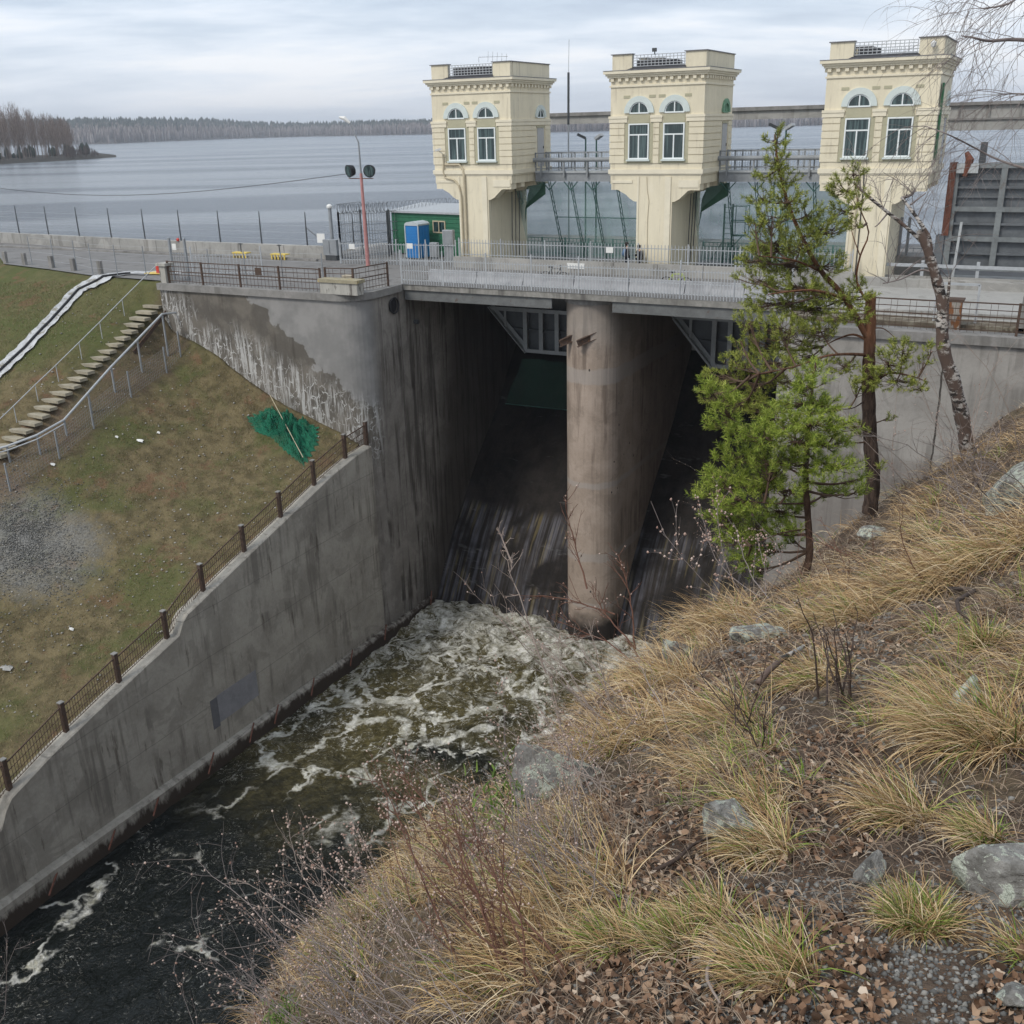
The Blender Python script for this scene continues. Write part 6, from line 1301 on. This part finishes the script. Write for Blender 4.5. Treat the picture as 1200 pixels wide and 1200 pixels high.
def rock(x, y, size, rot, label, seed, tilt=(0, 0), boxy=.6, sink=.35, name='boulder'):
    p = on_hill(x, y); bm = bmesh.new(); bmesh.ops.create_icosphere(bm, subdivisions=4, radius=1); rs = np.random.RandomState(seed); pl = rs.normal(size=(9, 3)); pl /= np.linalg.norm(pl, axis=1, keepdims=True); dd = rs.uniform(.5, .85, 9)
    co = np.array([v.co[:] for v in bm.verts]); co = np.sign(co)*np.abs(co)**(1-boxy*.45)
    for n_, d_ in zip(pl, dd): e = co@n_-d_; co = co-np.maximum(e, 0)[:, None]*n_*.93
    co += (fbm(co[:, 0]*2.2+seed, co[:, 1]*2.2, co[:, 2]*2.2, 4, seed)-.5)[:, None]*.28*co; co += rs.normal(0, .006, co.shape)
    for v, c in zip(bm.verts, co*np.array(size)): v.co = c
    me = bpy.data.meshes.new(name); bm.to_mesh(me); bm.free(); o = place(name, me, M_ROCK, None, False, label=label, cat='rock', group='rocks poking out of the slope')
    o.location = (p[0], p[1], p[2]+size[2]*(1-2*sink)); o.rotation_euler = (tilt[0], tilt[1], rot); return o
rock(1178, 1050, (.135, .10, .085), YAW*-1+.05, 'flat-topped boulder with pale green lichen at the right edge', 3, (.1, .0), 1., .28)
rock(852, 988, (.085, .06, .11), .3, 'grey notched stone standing among leaves in the middle', 5, (.1, .1), .6, .15)
rock(1015, 1035, (.085, .035, .04), 1.3, 'slanted grey stone slab between two tussocks', 8, (.3, -.5), .6, .3)
rock(1100, 850, (.24, .06, .05), 1.0, 'long half-buried grey slab lying down the slope', 9, (.2, -.5), .5, .35)
rock(1195, 590, (.42, .4, .4), .4, 'dark cracked rock at the right edge high on the slope', 11, (0, 0), .7, .35)
rock(655, 925, (.32, .22, .2), .8, 'dark grey outcrop on the brow beside the water', 14, (.2, .2), .6, .4)
rock(1025, 630, (.3, .2, .14), .4, 'small pale rock below the foot of the tall pine', 15, (0, 0), .5, .4)
rock(890, 750, (.22, .16, .12), .4, 'grey rock under dead grass on the brow', 16, (0, 0), .5, .4)
rock(790, 775, (.16, .14, .13), .9, 'small dark rock at the brow above the white water', 17, (0, .2), .6, .3)
rock(1190, 1175, (.05, .04, .03), .9, 'small pale stone at the lower right corner of the path', 18, (0, .2), .6, .3)
rock(875, 640+50, (.3, .2, .2), .2, 'grey rock below the small pine on the brow', 19, (0, .2), .6, .4)
# white birch stick, dark twigs
M_BARKW = None
def birchmat():
    m, g, b = newmat('birch_bark', .7, .25); P = g.n('ShaderNodeNewGeometry').outputs['Position']; n = g.noise(g.scl(P, (3, 3, 9)), 1.6, 5, .7); n2 = g.noise(P, 3, 5, .6)
    c = g.mix(g.mapr(n, .48, .53), (.46, .43, .4), (.035, .03, .028)); c = g.mix(g.mapr(n2, .47, .56), c, (.12, .085, .07)); g.put(b.inputs['Base Color'], c); g.put(b.inputs['Normal'], g.bump(n, .5, .02)); return m
def barkmat(name, lo, hi, top=None, zt=0):
    m, g, b = newmat(name, .95, .1); P = g.n('ShaderNodeNewGeometry').outputs['Position']; z = g.sep(P)[2]; n = g.noise(g.scl(P, (14, 14, 4)), 1., 5, .7); n2 = g.noise(P, 2.5, 4, .6)
    c = g.mix(g.mapr(n, .35, .65), lo, hi)
    if top: c = g.mix(g.mapr(g.m('ADD', z, n2), zt, zt+1.4), c, g.mix(g.mapr(n, .35, .65), tuple(a*.6 for a in top), top))
    g.put(b.inputs['Base Color'], c); g.put(b.inputs['Normal'], g.bump(n, 1., .04)); return m
M_BIRCH = birchmat(); M_TWIG = plain('grey_twig', (.2, .17, .16), .85, .2, 9, .1); M_TWIGR = plain('reddish_twig', (.13, .065, .045), .85, .2, 9, .1); M_TWIGP = plain('pale_twig', (.27, .22, .19), .8, .2, 9, .1); M_TWIGD = plain('dark_twig', (.06, .042, .034), .85, .2, 9, .1)
a, b = on_hill(887, 822, .10), on_hill(943, 786, .16); m_ = (a+b)/2+(0, 0, .03); MB().tube([a, a*.6+m_*.4+(.0, .0, .015), m_, b], [.017, .016, .014, .009], 8).build('birch_stick', M_BIRCH, None, smooth=True, label='short white birch stick lying on the slope', cat='stick')
for x0, y0, x1, y1, l, mt in ((765, 1030, 850, 985, 'crooked dark twig lying left of the notched stone', M_TWIGD), (830, 1110, 838, 1190, 'thin pale straw stem lying near the bottom edge', M_TWIGP), (1110, 700, 1160, 762, 'dark broken branch sticking out of the upper right slope', M_TWIGD), (930, 715, 880, 745, 'grey weathered root lying on the brow', M_TWIG)):
    a, b = on_hill(x0, y0, .02), on_hill(x1, y1, .03); L = np.linalg.norm(b-a); pts = [a+(b-a)*u+np.array((.04*math.sin(u*7), .04*math.cos(u*5), .06*math.sin(u*3.1)))*L for u in np.linspace(0, 1, 8)]; MB().tube(pts, np.linspace(.006, .002, 8)*(1+L), 6).build('fallen_twig', mt, None, smooth=True, label=l, cat='twig', group='twigs lying on the slope')
# ------------------------------------------------------------------ trees and shrubs
class Tubes:
    """many thin tapered tubes in one numpy mesh"""
    def __init__(s): s.V = []; s.Q = []; s.n = 0
    def add(s, pts, r, k=4):
        pts = np.asarray(pts, float); m = len(pts); r = np.broadcast_to(np.asarray(r, float), (m,)); d = np.gradient(pts, axis=0); d /= np.maximum(np.linalg.norm(d, axis=1, keepdims=True), 1e-9)
        ref = np.array((.31, .2, .93)); u = np.cross(d, ref); u /= np.maximum(np.linalg.norm(u, axis=1, keepdims=True), 1e-6); w = np.cross(d, u); a = np.arange(k)*2*math.pi/k
        v = pts[:, None]+r[:, None, None]*(u[:, None]*np.cos(a)[None, :, None]+w[:, None]*np.sin(a)[None, :, None]); s.V.append(v.reshape(-1, 3))
        i = np.arange(m-1)[:, None]*k+np.arange(k)[None]; j = np.arange(m-1)[:, None]*k+((np.arange(k)+1) % k)[None]
        s.Q.append(np.stack([i, j, j+k, i+k], 2).reshape(-1, 4)+s.n); s.n += m*k
    def build(s, name, mat, parent=None, smooth=True, **kw):
        v = np.concatenate(s.V); 
        if parent is not None: v = v-world_loc(parent)
        return npmesh(name, v, quads=np.concatenate(s.Q), mat=mat, parent=parent, smooth=smooth, **kw)
def curve(pts, n=14):
    p = np.asarray(pts, float); u = np.linspace(0, len(p)-1, n); out = np.zeros((n, 3))
    for i, t in enumerate(u):
        k = min(int(t), len(p)-2); f = t-k; p0, p1, p2, p3 = p[max(k-1, 0)], p[k], p[k+1], p[min(k+2, len(p)-1)]
        out[i] = .5*((2*p1)+(-p0+p2)*f+(2*p0-5*p1+4*p2-p3)*f*f+(-p0+3*p1-3*p2+p3)*f**3)
    return out
def pines(name_label, base, trunk, tr, limbs, clumps, Yd, mneedle, mbark, seed, nl, dens, nw, group):
    rs = np.random.RandomState(seed); b = onY(*base, Yd); b[2] = float(hill(b[0], b[1])); t = thing('pine_tree', name_label, 'pine', tuple(b), 0, group)
    P = [onY(x, y, Yd+dy) for x, y, dy in trunk]; P[0] = P[0]-(0, 0, .15); T_ = curve(P, 30); q = Tubes(); rr_ = np.interp(np.linspace(0, 1, 30), np.linspace(0, 1, len(tr)), tr)*(1+.06*np.sin(np.arange(30)*2.3)); q.add(T_, rr_, 12); q.build('trunk', mbark, t)
    skel = [T_[6:]]
    for pts, r in limbs:
        L = curve([onY(x, y, Yd+dy) for x, y, dy in pts], 16); q = Tubes(); q.add(L, np.linspace(r, r*.25, 16), 8); q.build('limb', mbark, t); skel.append(L)
    S = np.concatenate(skel); tw = Tubes(); SP, SD = [], []
    for x, y, rx, ry, *dz in clumps:
        dy = dz[0] if dz else rs.uniform(-.5, .5); c = onY(x, y, Yd+dy); k = Yd/FPX; RX, RY = rx*k*1.25, ry*k*1.2; n = max(4, int(rx*ry*dens))
        near = S[np.argmin(np.linalg.norm(S-c, axis=1)+.6*np.maximum(0, S[:, 2]-c[2]))]; L = np.linalg.norm(c-near); mid = (near+c)/2-(0, 0, .08*L); out = (c-near)/max(L, 1e-6)
        br = curve([near, mid, c], 8); tw.add(br, np.linspace(.012+.012*L, .008, 8), 5)
        for i in range(n):
            o = rs.normal(size=3); o /= np.linalg.norm(o); o *= rs.uniform(.35, 1)**.5; p = c+_R0*o[0]*RX+_F0*o[1]*RX*.8+np.array((0, 0, 1.))*o[2]*RY
            d = out*.5+(p-c)/max(RX, .05)*.5+np.array((0, 0, .55))+rs.normal(size=3)*.25; d /= np.linalg.norm(d)
            a = br[rs.randint(4, 8)]; m_ = (a+p)/2-(0, 0, .03); tw.add([a, m_, p], [.007, .005, .003], 3); SP.append(p); SD.append(d)
    tw.build('twigs', M_TWIGN, t, kind='stuff')
    SP = np.array(SP); SD = np.array(SD); n = len(SP); m_ = nl; LL = rs.uniform(.10, .17, n)
    f = rs.uniform(0, 1, (n, m_)); o = SP[:, None]+SD[:, None]*(f*LL[:, None])[..., None]-SD[:, None]*.03
    r = rs.normal(size=(n, m_, 3)); r -= (r*SD[:, None]).sum(-1, keepdims=True)*SD[:, None]; r /= np.linalg.norm(r, axis=-1, keepdims=True)
    d = r*.75+SD[:, None]*rs.uniform(.35, .9, (n, m_, 1)); d /= np.linalg.norm(d, axis=-1, keepdims=True); nlen = rs.uniform(.045, .075, (n, m_, 1)); w = np.cross(d, rs.normal(size=(n, m_, 3))); w /= np.linalg.norm(w, axis=-1, keepdims=True)
    v = np.stack([o-w*nw/2, o+w*nw/2, o+d*nlen+w*nw*.15, o+d*nlen-w*nw*.15], 2).reshape(-1, 3); npmesh('needles', v-world_loc(t), quads=np.arange(len(v)).reshape(-1, 4), mat=mneedle, parent=t, kind='stuff')
    return t
M_TWIGN = plain('pine_twig', (.1, .065, .045), .9, .2, 9, .1)
M_NEEDB = island('pine_needles_olive', [(0, (.09, .115, .02)), (.35, (.19, .225, .04)), (.7, (.3, .34, .07)), (1, (.42, .41, .12))], .6)
M_NEEDA = island('pine_needles_bright', [(0, (.08, .125, .02)), (.35, (.19, .26, .035)), (.7, (.3, .37, .06)), (1, (.42, .45, .11))], .6)
M_BARKB = barkmat('pine_bark', (.035, .026, .022), (.095, .068, .055), top=(.2, .1, .06), zt=-4.1)
M_BARKA = barkmat('young_pine_bark', (.06, .038, .028), (.14, .09, .065))
YB, YA, YC = 17.0, 11.2, 19.5
pines('tall pine with orange upper bark and leaning crown before the right wall', (1020, 590), [(1020, 592, 0), (1023, 560, 0), (1020, 520, 0), (1018, 470, 0), (1018, 430, 0), (1020, 385, 0), (1021, 345, 0)], [.135, .125, .12, .115, .105, .09, .07],
      [([(1018, 398, 0), (1008, 380, 0), (987, 345, .1), (962, 318, .2), (943, 285, .2), (925, 243, .2), (913, 200, .1), (908, 158, 0)], .06), ([(1018, 400, 0), (1000, 392, .2), (980, 398, .4), (965, 406, .5)], .025), ([(1016, 416, 0), (990, 415, -.3), (965, 418, -.6), (930, 430, -.8), (880, 440, -1)], .03),
       ([(1018, 455, 0), (1040, 438, -.4), (1065, 440, -.6), (1088, 448, -.8)], .025), ([(1020, 385, 0), (1035, 385, .2), (1048, 395, .3)], .014), ([(1013, 470, 0), (1000, 478, -.3), (985, 480, -.6)], .014), ([(1019, 358, 0), (1004, 330, .1), (1008, 300, .1), (1018, 272, .2), (1006, 240, .2), (1000, 205, .2)], .022), ([(1008, 300, .1), (998, 270, .3), (1000, 250, .3)], .01), ([(990, 350, 0), (950, 340, -.5), (900, 345, -.8)], .03), ([(962, 318, .2), (930, 305, -.3), (890, 300, -.6)], .024)],
      [(908, 165, 9, 12), (910, 188, 11, 12), (900, 205, 10, 8), (920, 212, 14, 10), (892, 232, 12, 9), (925, 236, 16, 12), (905, 254, 20, 10), (945, 252, 14, 10), (965, 268, 20, 10), (885, 262, 10, 8), (940, 285, 24, 12), (905, 285, 26, 14), (1000, 203, 10, 8), (990, 222, 16, 12), (1006, 238, 10, 10), (985, 245, 12, 8), (978, 268, 14, 8), (1003, 262, 8, 6),
       (885, 305, 18, 12), (925, 310, 30, 14), (965, 312, 22, 12), (890, 328, 24, 10), (930, 335, 30, 12), (968, 345, 26, 12), (998, 350, 20, 12), (1005, 335, 10, 8), (905, 355, 28, 12), (945, 362, 26, 12), (878, 378, 18, 9), (915, 385, 26, 12), (960, 385, 22, 12), (985, 372, 14, 9), (1005, 372, 10, 8), (940, 400, 28, 10),
       (900, 405, 26, 9), (868, 400, 10, 6), (870, 425, 24, 9), (905, 425, 26, 10), (945, 420, 24, 9), (990, 430, 16, 9), (850, 440, 26, 10), (885, 450, 30, 11), (925, 447, 24, 10), (840, 462, 20, 9), (870, 475, 26, 9), (900, 478, 26, 9), (1018, 440, 16, 9, -.5), (1040, 425, 20, 12, -.6), (1058, 410, 14, 9, -.6), (1050, 447, 22, 8, -.6), (1078, 455, 12, 6, -.8), (1092, 412, 8, 5, -.7), (1083, 425, 8, 5, -.7), (1010, 452, 16, 7, -.5), (1000, 500, 12, 6), (985, 515, 12, 6), (1012, 505, 14, 6), (1040, 490, 7, 4), (1030, 545, 5, 4)],
      YB, M_NEEDB, M_BARKB, 5, 42, .16, .0085, 'pines on the brow of the slope')
pines('small bright green pine with thin curved trunk in front of the tall pine', (938, 678), [(936, 680, 0), (948, 655, 0), (947, 610, 0), (944, 560, 0), (946, 520, 0), (950, 470, 0), (956, 425, 0)], [.055, .045, .04, .036, .03, .02, .008],
      [([(944, 560, 0), (915, 545, .2), (880, 540, .4)], .014), ([(946, 590, 0), (905, 590, -.3), (860, 585, -.4)], .014), ([(947, 620, 0), (915, 625, -.3), (880, 640, -.4)], .012), ([(946, 520, 0), (910, 505, 0), (870, 500, .2)], .014)],
      [(954, 432, 10, 9), (948, 452, 16, 10), (940, 472, 22, 11), (966, 476, 16, 9), (915, 492, 24, 10), (952, 497, 26, 11), (985, 500, 14, 8), (895, 512, 24, 10), (935, 518, 28, 11), (970, 520, 22, 10), (850, 495, 22, 9), (870, 512, 18, 8), (865, 535, 24, 9), (905, 540, 28, 11), (945, 545, 26, 9), (980, 545, 22, 8), (850, 560, 26, 10), (890, 565, 28, 11), (925, 572, 22, 9), (975, 570, 22, 9), (835, 578, 20, 8), (870, 590, 28, 10), (910, 598, 24, 10), (945, 588, 14, 7), (850, 605, 24, 9), (885, 618, 28, 10), (920, 620, 18, 8), (860, 632, 20, 8), (895, 642, 24, 9), (930, 632, 10, 6), (875, 655, 18, 8), (885, 668, 14, 7), (1000, 578, 10, 6), (1012, 560, 6, 5), (845, 470, 18, 8), (832, 455, 12, 6)],
      YA, M_NEEDA, M_BARKA, 8, 46, .15, .006, 'pines on the brow of the slope')
# crooked birch
def traced(t, name, pts, r0, r1, mat, Y, n=18, k=8):
    L = curve([onY(x, y, Y+dy) for x, y, dy in pts], n); q = Tubes(); q.add(L, np.linspace(r0, r1, n)*(1+.08*np.sin(np.arange(n)*1.7)), k); q.build(name, mat, t); return L
def weep(T_, start, d, L, r, rs, depth, grav=.5):
    n = 8; p = np.array(start, float); pts = [p.copy()]; d = np.array(d, float)
    for i in range(n): d = d+rs.normal(size=3)*.10+np.array((0, 0, -grav/n)); d /= np.linalg.norm(d); p = p+d*L/n; pts.append(p.copy())
    T_.add(pts, np.linspace(r, r*.35, n+1), 3 if depth < 2 else 4)
    if depth > 0:
        for j in range(3+depth):
            i = rs.randint(2, n+1); dd = pts[i]-pts[i-1]; dd /= np.linalg.norm(dd); dd = dd+rs.normal(size=3)*.55; weep(T_, pts[i], dd, L*rs.uniform(.35, .65), r*.55, rs, depth-1, grav)
rs = np.random.RandomState(4)
b = onY(1132, 528, YC); b[2] = float(hill(b[0], b[1])); t = thing('birch_tree', 'crooked bare birch with broken top and white blotched bark before the wall', 'birch', tuple(b), 0, 'bare birches')
traced(t, 'trunk', [(1134, 528, 0), (1129, 498, 0), (1119, 452, 0), (1107, 415, 0), (1104, 385, 0), (1105, 362, 0), (1101, 340, 0), (1093, 312, 0), (1086, 290, 0), (1078, 270, 0)], .15, .075, M_BIRCH, YC, 34, 12)
for pts, r0 in (([(1106, 365, 0), (1111, 345, -.1), (1113, 325, -.1)], .045), ([(1091, 305, 0), (1089, 280, 0), (1079, 262, 0), (1067, 245, .1), (1056, 231, .2)], .05), ([(1090, 318, 0), (1077, 317, 0), (1056, 327, -.3), (1035, 332, -.5)], .022), ([(1093, 320, 0), (1085, 290, .4), (1064, 268, .5), (1033, 243, .6), (1008, 222, .7), (999, 212, .8)], .045), ([(1058, 232, .2), (1068, 228, .2), (1073, 222, .2)], .03), ([(1067, 240, .1), (1085, 226, .2)], .02), ([(1040, 250, .6), (1030, 262, .5), (1025, 266, .5)], .018)):
    L = traced(t, 'limb', pts, r0, r0*.45, M_BIRCH if r0 > .03 else M_TWIG, YC)
T_ = Tubes()
for x, y in ((1085, 290), (1075, 255), (1060, 240), (1035, 245), (1010, 225), (1050, 328), (1040, 332), (1113, 328), (1070, 228)):
    for i in range(3): weep(T_, onY(x, y, YC+.3), (rs.normal()*.6, rs.normal()*.4, .8), rs.uniform(.5, 1.3), .009, rs, 1, .25)
T_.build('twigs', M_TWIG, t, kind='stuff')
# weeping birch whose branches hang in from the right
bp = onY(1420, 600, 11.5); bp[2] = float(hill(bp[0], bp[1])); t = thing('birch_tree', 'weeping birch whose thin bare branches hang in at the top right', 'birch', tuple(bp), 0, 'bare birches')
top = onY(1390, -150, 11.5); q = Tubes(); q.add(curve([bp-(0, 0, .2), (bp*.6+top*.4)+(.1, 0, 0), top], 16), np.linspace(.14, .05, 16), 10); q.build('trunk', M_BIRCH, t)
T_ = Tubes()
for pts, r0 in (([(1400, 120), (1300, 62), (1200, 47), (1160, 48), (1140, 44), (1126, 42)], .03), ([(1400, 60), (1290, 0), (1215, -12), (1180, 5), (1150, 10)], .025), ([(1400, 260), (1290, 220), (1200, 197), (1165, 185), (1140, 172), (1112, 158), (1085, 148)], .018), ([(1400, -60), (1300, -60), (1200, -45), (1160, -20)], .03), ([(1400, 190), (1300, 130), (1215, 112), (1175, 110)], .02)):
    L = curve([onY(x, y, 11.5-.5+rs.uniform(-.3, .3)) for x, y in pts], 20); q = Tubes(); q.add(L, np.linspace(r0, .005, 20), 6); q.build('limb', M_TWIG, t)
    for i in range(15): k = rs.randint(7, 20); weep(T_, L[k], -_R0*rs.uniform(.2, 1.)+_F0*rs.normal()*.4+np.array((0, 0, rs.uniform(-.5, .35))), rs.uniform(.45, 1.15), .004, rs, 1 if i % 3 else 2, .9)
T_.build('twigs', M_TWIG, t, kind='stuff')
# shrubs: stems from base to tip, side twigs, buds
M_BUD = island('pale_buds', [(0, (.22, .13, .10)), (.5, (.42, .3, .25)), (1, (.6, .48, .42))])
def shrub(label, stems, mat, r0, side, slen, buds, seed, bow=.08, group='bare shrubs on the slope', budr=.004, name='bare_shrub', leafy=0):
    rs = np.random.RandomState(seed); first = stems[0]; b = onY(first[0], first[1], first[2]); t = thing(name, label, 'shrub', tuple(b), 0, group); T_ = Tubes(); BP = []
    for x0, y0, Y0, x1, y1, Y1 in stems:
        a = onY(x0, y0, Y0); e = onY(x1, y1, Y1); L = np.linalg.norm(e-a); n = 12; u = np.linspace(0, 1, n)[:, None]; off = rs.normal(size=3)*bow*L
        wob = np.cumsum(rs.normal(size=(n, 3)), 0)*.008*L; pts = a+(e-a)*u+off*np.sin(u*math.pi)+wob; T_.add(pts, np.linspace(r0, r0*.3, n), 5)
        for i in range(side):
            k = rs.randint(3, n); d = (pts[k]-pts[k-1]); d /= np.linalg.norm(d); d = d+rs.normal(size=3)*.5; d /= np.linalg.norm(d); l = L*slen*rs.uniform(.4, 1.2)*(1.2-k/n*.7)
            m_ = 6; p = pts[k].copy(); sp = [p.copy()]
            for j in range(m_): d = d+rs.normal(size=3)*.14+np.array((0, 0, .03)); d /= np.linalg.norm(d); p = p+d*l/m_; sp.append(p.copy()); BP += [p+rs.normal(size=3)*.002] if rs.rand() < buds else []
            T_.add(sp, np.linspace(r0*.45, r0*.18, m_+1), 3)
            for j in range(2):
                k2 = rs.randint(1, m_); d2 = d+rs.normal(size=3)*.6; d2 /= np.linalg.norm(d2); e2 = sp[k2]+d2*l*.4; T_.add([sp[k2], (sp[k2]+e2)/2+rs.normal(size=3)*.01*l, e2], [r0*.25, r0*.2, r0*.12], 3)
                if rs.rand() < buds*2: BP.append(e2)
    T_.build('stems', mat, t, kind='stuff')
    if BP: o = pebbles('buds', np.array(BP)-world_loc(t), rs.uniform(.6, 1.3, len(BP))*budr, M_BUD, seed, 1.); o.parent = t
    return t
def fan(bx, by, n, tx, ty, seed, jb=20, jt=60, dY=.0, Yo=None):
    rs = np.random.RandomState(seed); out = []
    for i in range(n):
        x0, y0 = bx+rs.normal()*jb, by+rs.normal()*jb*.4; p = on_hill(min(x0, 1199), y0) if Yo is None else None; Y0 = float(p@_F0) if Yo is None else Yo
        out.append((x0, y0, Y0, tx+rs.normal()*jt, ty+rs.normal()*jt*.6, Y0+dY+rs.normal()*.12*Y0*.4))
    return out
shrub('reddish bare shrub with tall stems fanning up-left from the bottom centre', fan(620, 1150, 16, 500, 930, 1, 30, 45, .3), M_TWIGR, .0032, 9, .30, .35, 1)
shrub('pale bare shrub with downy buds leaning over the dark river at bottom left', fan(520, 1180, 16, 400, 1010, 2, 40, 50, .3), M_TWIGP, .0019, 10, .3, .5, 2)
shrub('dense grey thicket of thin stems at the bottom left corner of the slope', fan(480, 1240, 26, 330, 1130, 3, 60, 70, .3), M_TWIG, .0017, 9, .35, .25, 3)
shrub('grey twiggy thicket on the brow beside the outcrop', fan(640, 1060, 26, 590, 900, 4, 45, 60, .3), M_TWIG, .0018, 9, .3, .25, 4)
shrub('pinkish twiggy shrub spreading over the brow above the outcrop', fan(690, 930, 16, 640, 850, 5, 25, 45, .3), M_TWIGP, .0026, 9, .35, .2, 5, budr=.005)
shrub('slender pale birch sapling curving up-left in front of the left chute', [(668, 935, 5.2, 642, 790, 5.6), (642, 790, 5.6, 600, 660, 5.9), (600, 660, 5.9, 583, 622, 6.)], M_TWIGP, .007, 12, .42, .1, 6, .03, name='birch_sapling')
shrub('twiggy sapling with reddish tips standing below the pier foot', [(800, 850, 6.0, 745, 760, 6.3), (745, 760, 6.3, 690, 690, 6.6), (690, 690, 6.6, 668, 590, 6.8), (745, 760, 6.3, 730, 650, 6.6), (770, 800, 6.1, 650, 735, 6.5), (720, 720, 6.5, 620, 700, 6.7)], M_TWIGR, .007, 12, .4, .15, 7, .05, name='bare_sapling', budr=.007)
shrub('thin twigs crossing the white water right of the slender sapling', fan(740, 860, 9, 640, 740, 8, 20, 40, .4), M_TWIGP, .004, 8, .3, .1, 8)
shrub('budding shrub with pinkish buds below the small pine', fan(890, 690, 12, 850, 600, 9, 20, 35, .2), M_TWIG, .007, 8, .35, .6, 9, budr=.014)
shrub('faint pale twigs rising right of the tall pine before the wall', fan(1060, 575, 14, 1010, 460, 10, 30, 45, .3), M_TWIGP, .007, 8, .35, .15, 10, budr=.012)
shrub('bare brush at the foot of the crooked birch', fan(1130, 540, 16, 1120, 440, 11, 40, 50, .3), M_TWIGP, .008, 8, .35, .1, 11, budr=.012)
shrub('dark dry stalks in front of the golden domed tussock', fan(990, 830, 8, 975, 735, 12, 14, 22, .1), M_TWIGD, .006, 3, .15, .1, 12, .03)
shrub('dark bare stems in the middle of the slope above the notched stone', fan(880, 870, 8, 860, 780, 13, 22, 40, .1), M_TWIGD, .004, 4, .2, .1, 13, .05)
shrub('low bare brush on the upper right slope beside the dark rock', fan(1160, 600, 14, 1100, 530, 14, 40, 50, .2), M_TWIG, .007, 7, .35, .1, 14)
shrub('loose brown stems on the slope between the small pine and golden tussock', fan(1000, 690, 14, 960, 640, 15, 45, 50, .1), M_TWIGR, .005, 6, .3, .1, 15)
shrub('few grey twigs at the bottom left edge over the river', [(-20, 1260, 4.5, 20, 1110, 4.6), (-30, 1250, 4.5, 5, 1090, 4.7)], M_TWIG, .003, 6, .3, .1, 16)
# short green growth by the outcrop
for x, y, l in ((600, 935, 'small clump of fresh green sprigs beside the grey outcrop'), (330, 1190, 'small green sprig clump at the very bottom edge over the river')):
    p = on_hill(640 if x > 500 else 420, y); p2 = onY(x, y, float(p@_F0)); t = thing('green_sprigs', l, 'plant', tuple(p2)); n = 160; rs = np.random.RandomState(3); P = p2+rs.normal(size=(n, 3))*(.10 if x > 500 else .03)*np.array((1, 1, .7)); v, q = blades(P, rs.normal(size=(n, 2)), rs.uniform(.04, .10, n)*(1 if x > 500 else .4), np.full(n, .012 if x > 500 else .005), rs.uniform(.3, 1.4, n), 2, 3); npmesh('leaf_blades', v-p2, quads=q, mat=island('sprig_green_%d' % x, [(0, (.05, .09, .02)), (1, (.15, .22, .05))]), kind='stuff').parent = t

# air
hz = bpy.data.materials.new('haze_air'); hz.use_nodes = True; hg = Gr(hz.node_tree); hz.node_tree.nodes.remove(hz.node_tree.nodes['Principled BSDF'])
pv = hg.n('ShaderNodeVolumePrincipled', {'Color': (.82, .87, .95), 'Density': .00022, 'Anisotropy': .2}); hz.node_tree.links.new(pv.outputs[0], hz.node_tree.nodes['Material Output'].inputs['Volume'])
MB().box((-3400, -400, -36), (3400, 4100, 75)).build('haze', hz, None, kind='stuff')
